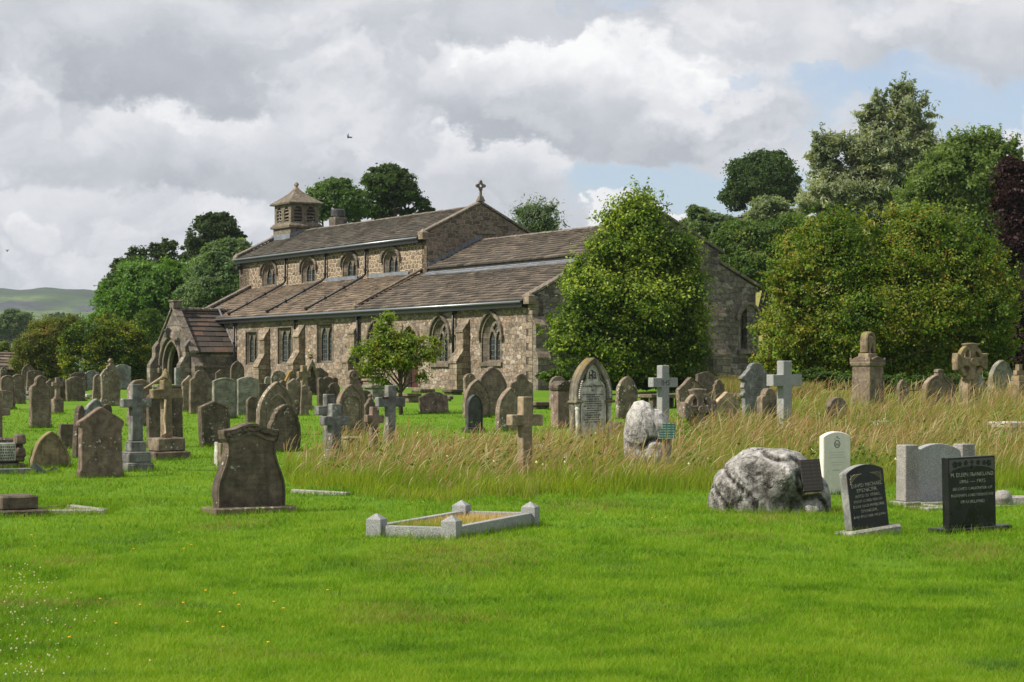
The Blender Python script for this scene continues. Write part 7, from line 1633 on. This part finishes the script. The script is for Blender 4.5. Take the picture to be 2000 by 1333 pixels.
# dry tuft inside the granite kerb
k = 15000; la = rg.uniform(.06, Lr_ - .06, k); lb = rg.uniform(.06, Ll_ - .06, k); m = vnoise(la, lb, .5, 21) * .6 + .4 > rg.random(k) * .8; la, lb = la[m], lb[m]; k = len(la)
X = B_.x + ux_[0] * la + uy_[0] * lb; Y = B_.y + ux_[1] * la + uy_[1] * lb
f_ = np.clip((la / Lr_) * 1.0 + rg.normal(0, .25, k), 0, 1)[:, None]; c = np.where(f_ > .38, np.array((.52, .37, .17)), np.array((.20, .26, .03))) * rg.uniform(.7, 1.2, (k, 1))
v, f, cc = grass_blades(X, Y, .05 + .13 * rg.random(k) ** 1.4, np.full(k, .008), .8 * rg.random(k), c * .8, c * 1.1, 2, rg, .15, z0=gz(X, Y)); o = np_mesh('dry_grass', v, f, S['grassblade'], cc); o['kind'] = 'stuff'
# rough pasture tussocks at the east wall and hill
k = int(26000 * GQ); X = rg.uniform(xy(1370, 80), xy(1560, 80), k); Y = rg.uniform(66, 86, k); px, py = pix(X, Y); m = (px > 1390) & (px < 1600); X, Y = X[m], Y[m]; k = len(X)
c = np.where(rg.random((k, 1)) < .6, np.array((.34, .25, .11)), np.array((.12, .17, .03))) * rg.uniform(.7, 1.15, (k, 1))
v, f, cc = grass_blades(X, Y, .3 + .35 * rg.random(k), np.full(k, .03), .5 * rg.random(k), c * .8, c, 3, rg, .3); o = np_mesh('straw_grass', v, f, S['grassblade'], cc); o['kind'] = 'stuff'
# docks, nettles and other broad-leaved weeds standing in the long grass
rg = np.random.default_rng(61); cx_ = rg.uniform(620, 2000, 150); cy_ = rg.uniform(800, 950, 150); cc_ = np.concatenate([np.stack([cx_, cy_], 1), rg.normal((1330, 880), (30, 22), (26, 2)), rg.normal((1710, 850), (50, 16), (30, 2)), rg.normal((1640, 915), (30, 18), (20, 2)), rg.normal((1420, 850), (40, 16), (20, 2))])
P = []
for a_, b_ in cc_:
    if tallmask(np.array([a_]), np.array([b_]))[0] < .6: continue
    X_, Y_ = at(a_, b_); m_ = rg.integers(15, 60); q = rg.normal(size=(m_, 3)) * np.array((.16, .2, .13)); q[:, 2] = np.abs(q[:, 2]) + .05 + .22 * rg.random(m_); q += np.array((X_, Y_, g1(X_, Y_))); P.append(q)
P = np.concatenate(P); col = np.array((.06, .12, .02)) * (.6 + .9 * rg.random((len(P), 1))) + np.array((.05, .04, .0)) * rg.random((len(P), 1))
v, f, c = leaves(P, .038 * np.ones(len(P)), col, 2.2, .6, None, rg); o = np_mesh('wild_plants', v, f, S['leaf'], c); o['kind'] = 'stuff'
# clover heads bottom left, daisies in the long grass
def flowers(name, X, Y, zoff, r, col, kind='stuff'):
    k = len(X); z = gz(X, Y) + zoff; cen = np.stack([X, Y, z], 1); V = []; d = [(1, 0, 0), (-.5, .87, 0), (-.5, -.87, 0), (0, 0, .9), (0, 0, -.7)]
    for q in d: V.append(cen + np.array(q) * r[:, None])
    b = (np.arange(k) * 5)[:, None]; f = np.concatenate([b + np.array(t) for t in ((0, 1, 3), (1, 2, 3), (2, 0, 3), (1, 0, 4), (2, 1, 4), (0, 2, 4))], 0)
    o = np_mesh(name, np.stack(V, 1).reshape(-1, 3), f, S['leaf'], np.repeat(col, 5, 0)); o['kind'] = kind; return o
k = 200; px = np.abs(rg.normal(0, 90, k)) + rg.uniform(-20, 20, k); py = rg.uniform(1110, 1340, k); m = px < (py - 1060) * 1.35; px, py = px[m], py[m]; P = np.array([at(a, b_) for a, b_ in zip(px, py)])
flowers('clover_flowers', P[:, 0], P[:, 1], .055, rg.uniform(.004, .010, len(P)), np.where(rg.random((len(P), 1)) < .75, (.62, .56, .50), (.34, .2, .16)))
k = 60; px = rg.uniform(600, 1900, k); py = rg.uniform(850, 965, k); P = np.array([at(a, b_) for a, b_ in zip(px, py)]); m = tallmask(px, py) > .5; P = P[m]
flowers('daisies', P[:, 0], P[:, 1], .35, rg.uniform(.018, .03, len(P)), np.tile((.75, .74, .68), (len(P), 1)))
# yellow hawkbit flowers dotted over the lawn, each its own
m_, n__ = new_mat('yellow_petals'); finish(n__, (.75, .42, .01), .7); S['petal'] = m_
m_, n__ = new_mat('green_stem'); finish(n__, (.10, .2, .02), .8); S['stemgreen'] = m_
b = MB().lathe([(.003, .0), (.010, .004), (.009, .008), (.003, .006)], 0, 0, 10); f0 = b.build('flower_head', S['petal']); stm = MB().tube([(0, 0, -.06), (0, 0, .0)], .0014, 4).build('stem', S['stemgreen'])
fl = [(62, 1052), (69, 1075), (261, 1080), (350, 1047), (360, 1080), (374, 1072), (402, 1165), (458, 1171), (358, 1190), (367, 1229), (467, 1194), (535, 1188), (554, 1201), (430, 1209), (436, 1239), (227, 1232), (136, 1260), (196, 1182), (640, 1164), (274, 1194), (806, 986), (826, 985), (1274, 1018), (1300, 1017), (524, 1270)]
proto = None
for i, (px_, py_) in enumerate(fl):
    Xf, Yf = at(px_, py_ + 6); e = empty('hawkbit_flower', (Xf, Yf, g1(Xf, Yf) + .06)); tag(e, 'tiny yellow hawkbit flower scattered in the mown lawn', 'flower', 'yellow flowers in the lawn')
    if i == 0: f0.parent = e; stm.parent = e
    else:
        for s_ in (f0, stm): q = s_.copy(); COL.objects.link(q); q.parent = e
# ------------------------------------------------------------------ thin summer air
m, n = new_mat('air'); v = n.node('ShaderNodeVolumePrincipled'); v.inputs['Color'].default_value = (.80, .88, 1, 1); v.inputs['Density'].default_value = .0001; v.inputs['Anisotropy'].default_value = .3
o_ = n.node('ShaderNodeOutputMaterial'); n.l.new(v.outputs[0], o_.inputs['Volume'])
hz = MB().box(-4200, 4200, -80, 6200, -26, 175).build('haze', m); hz['kind'] = 'stuff'
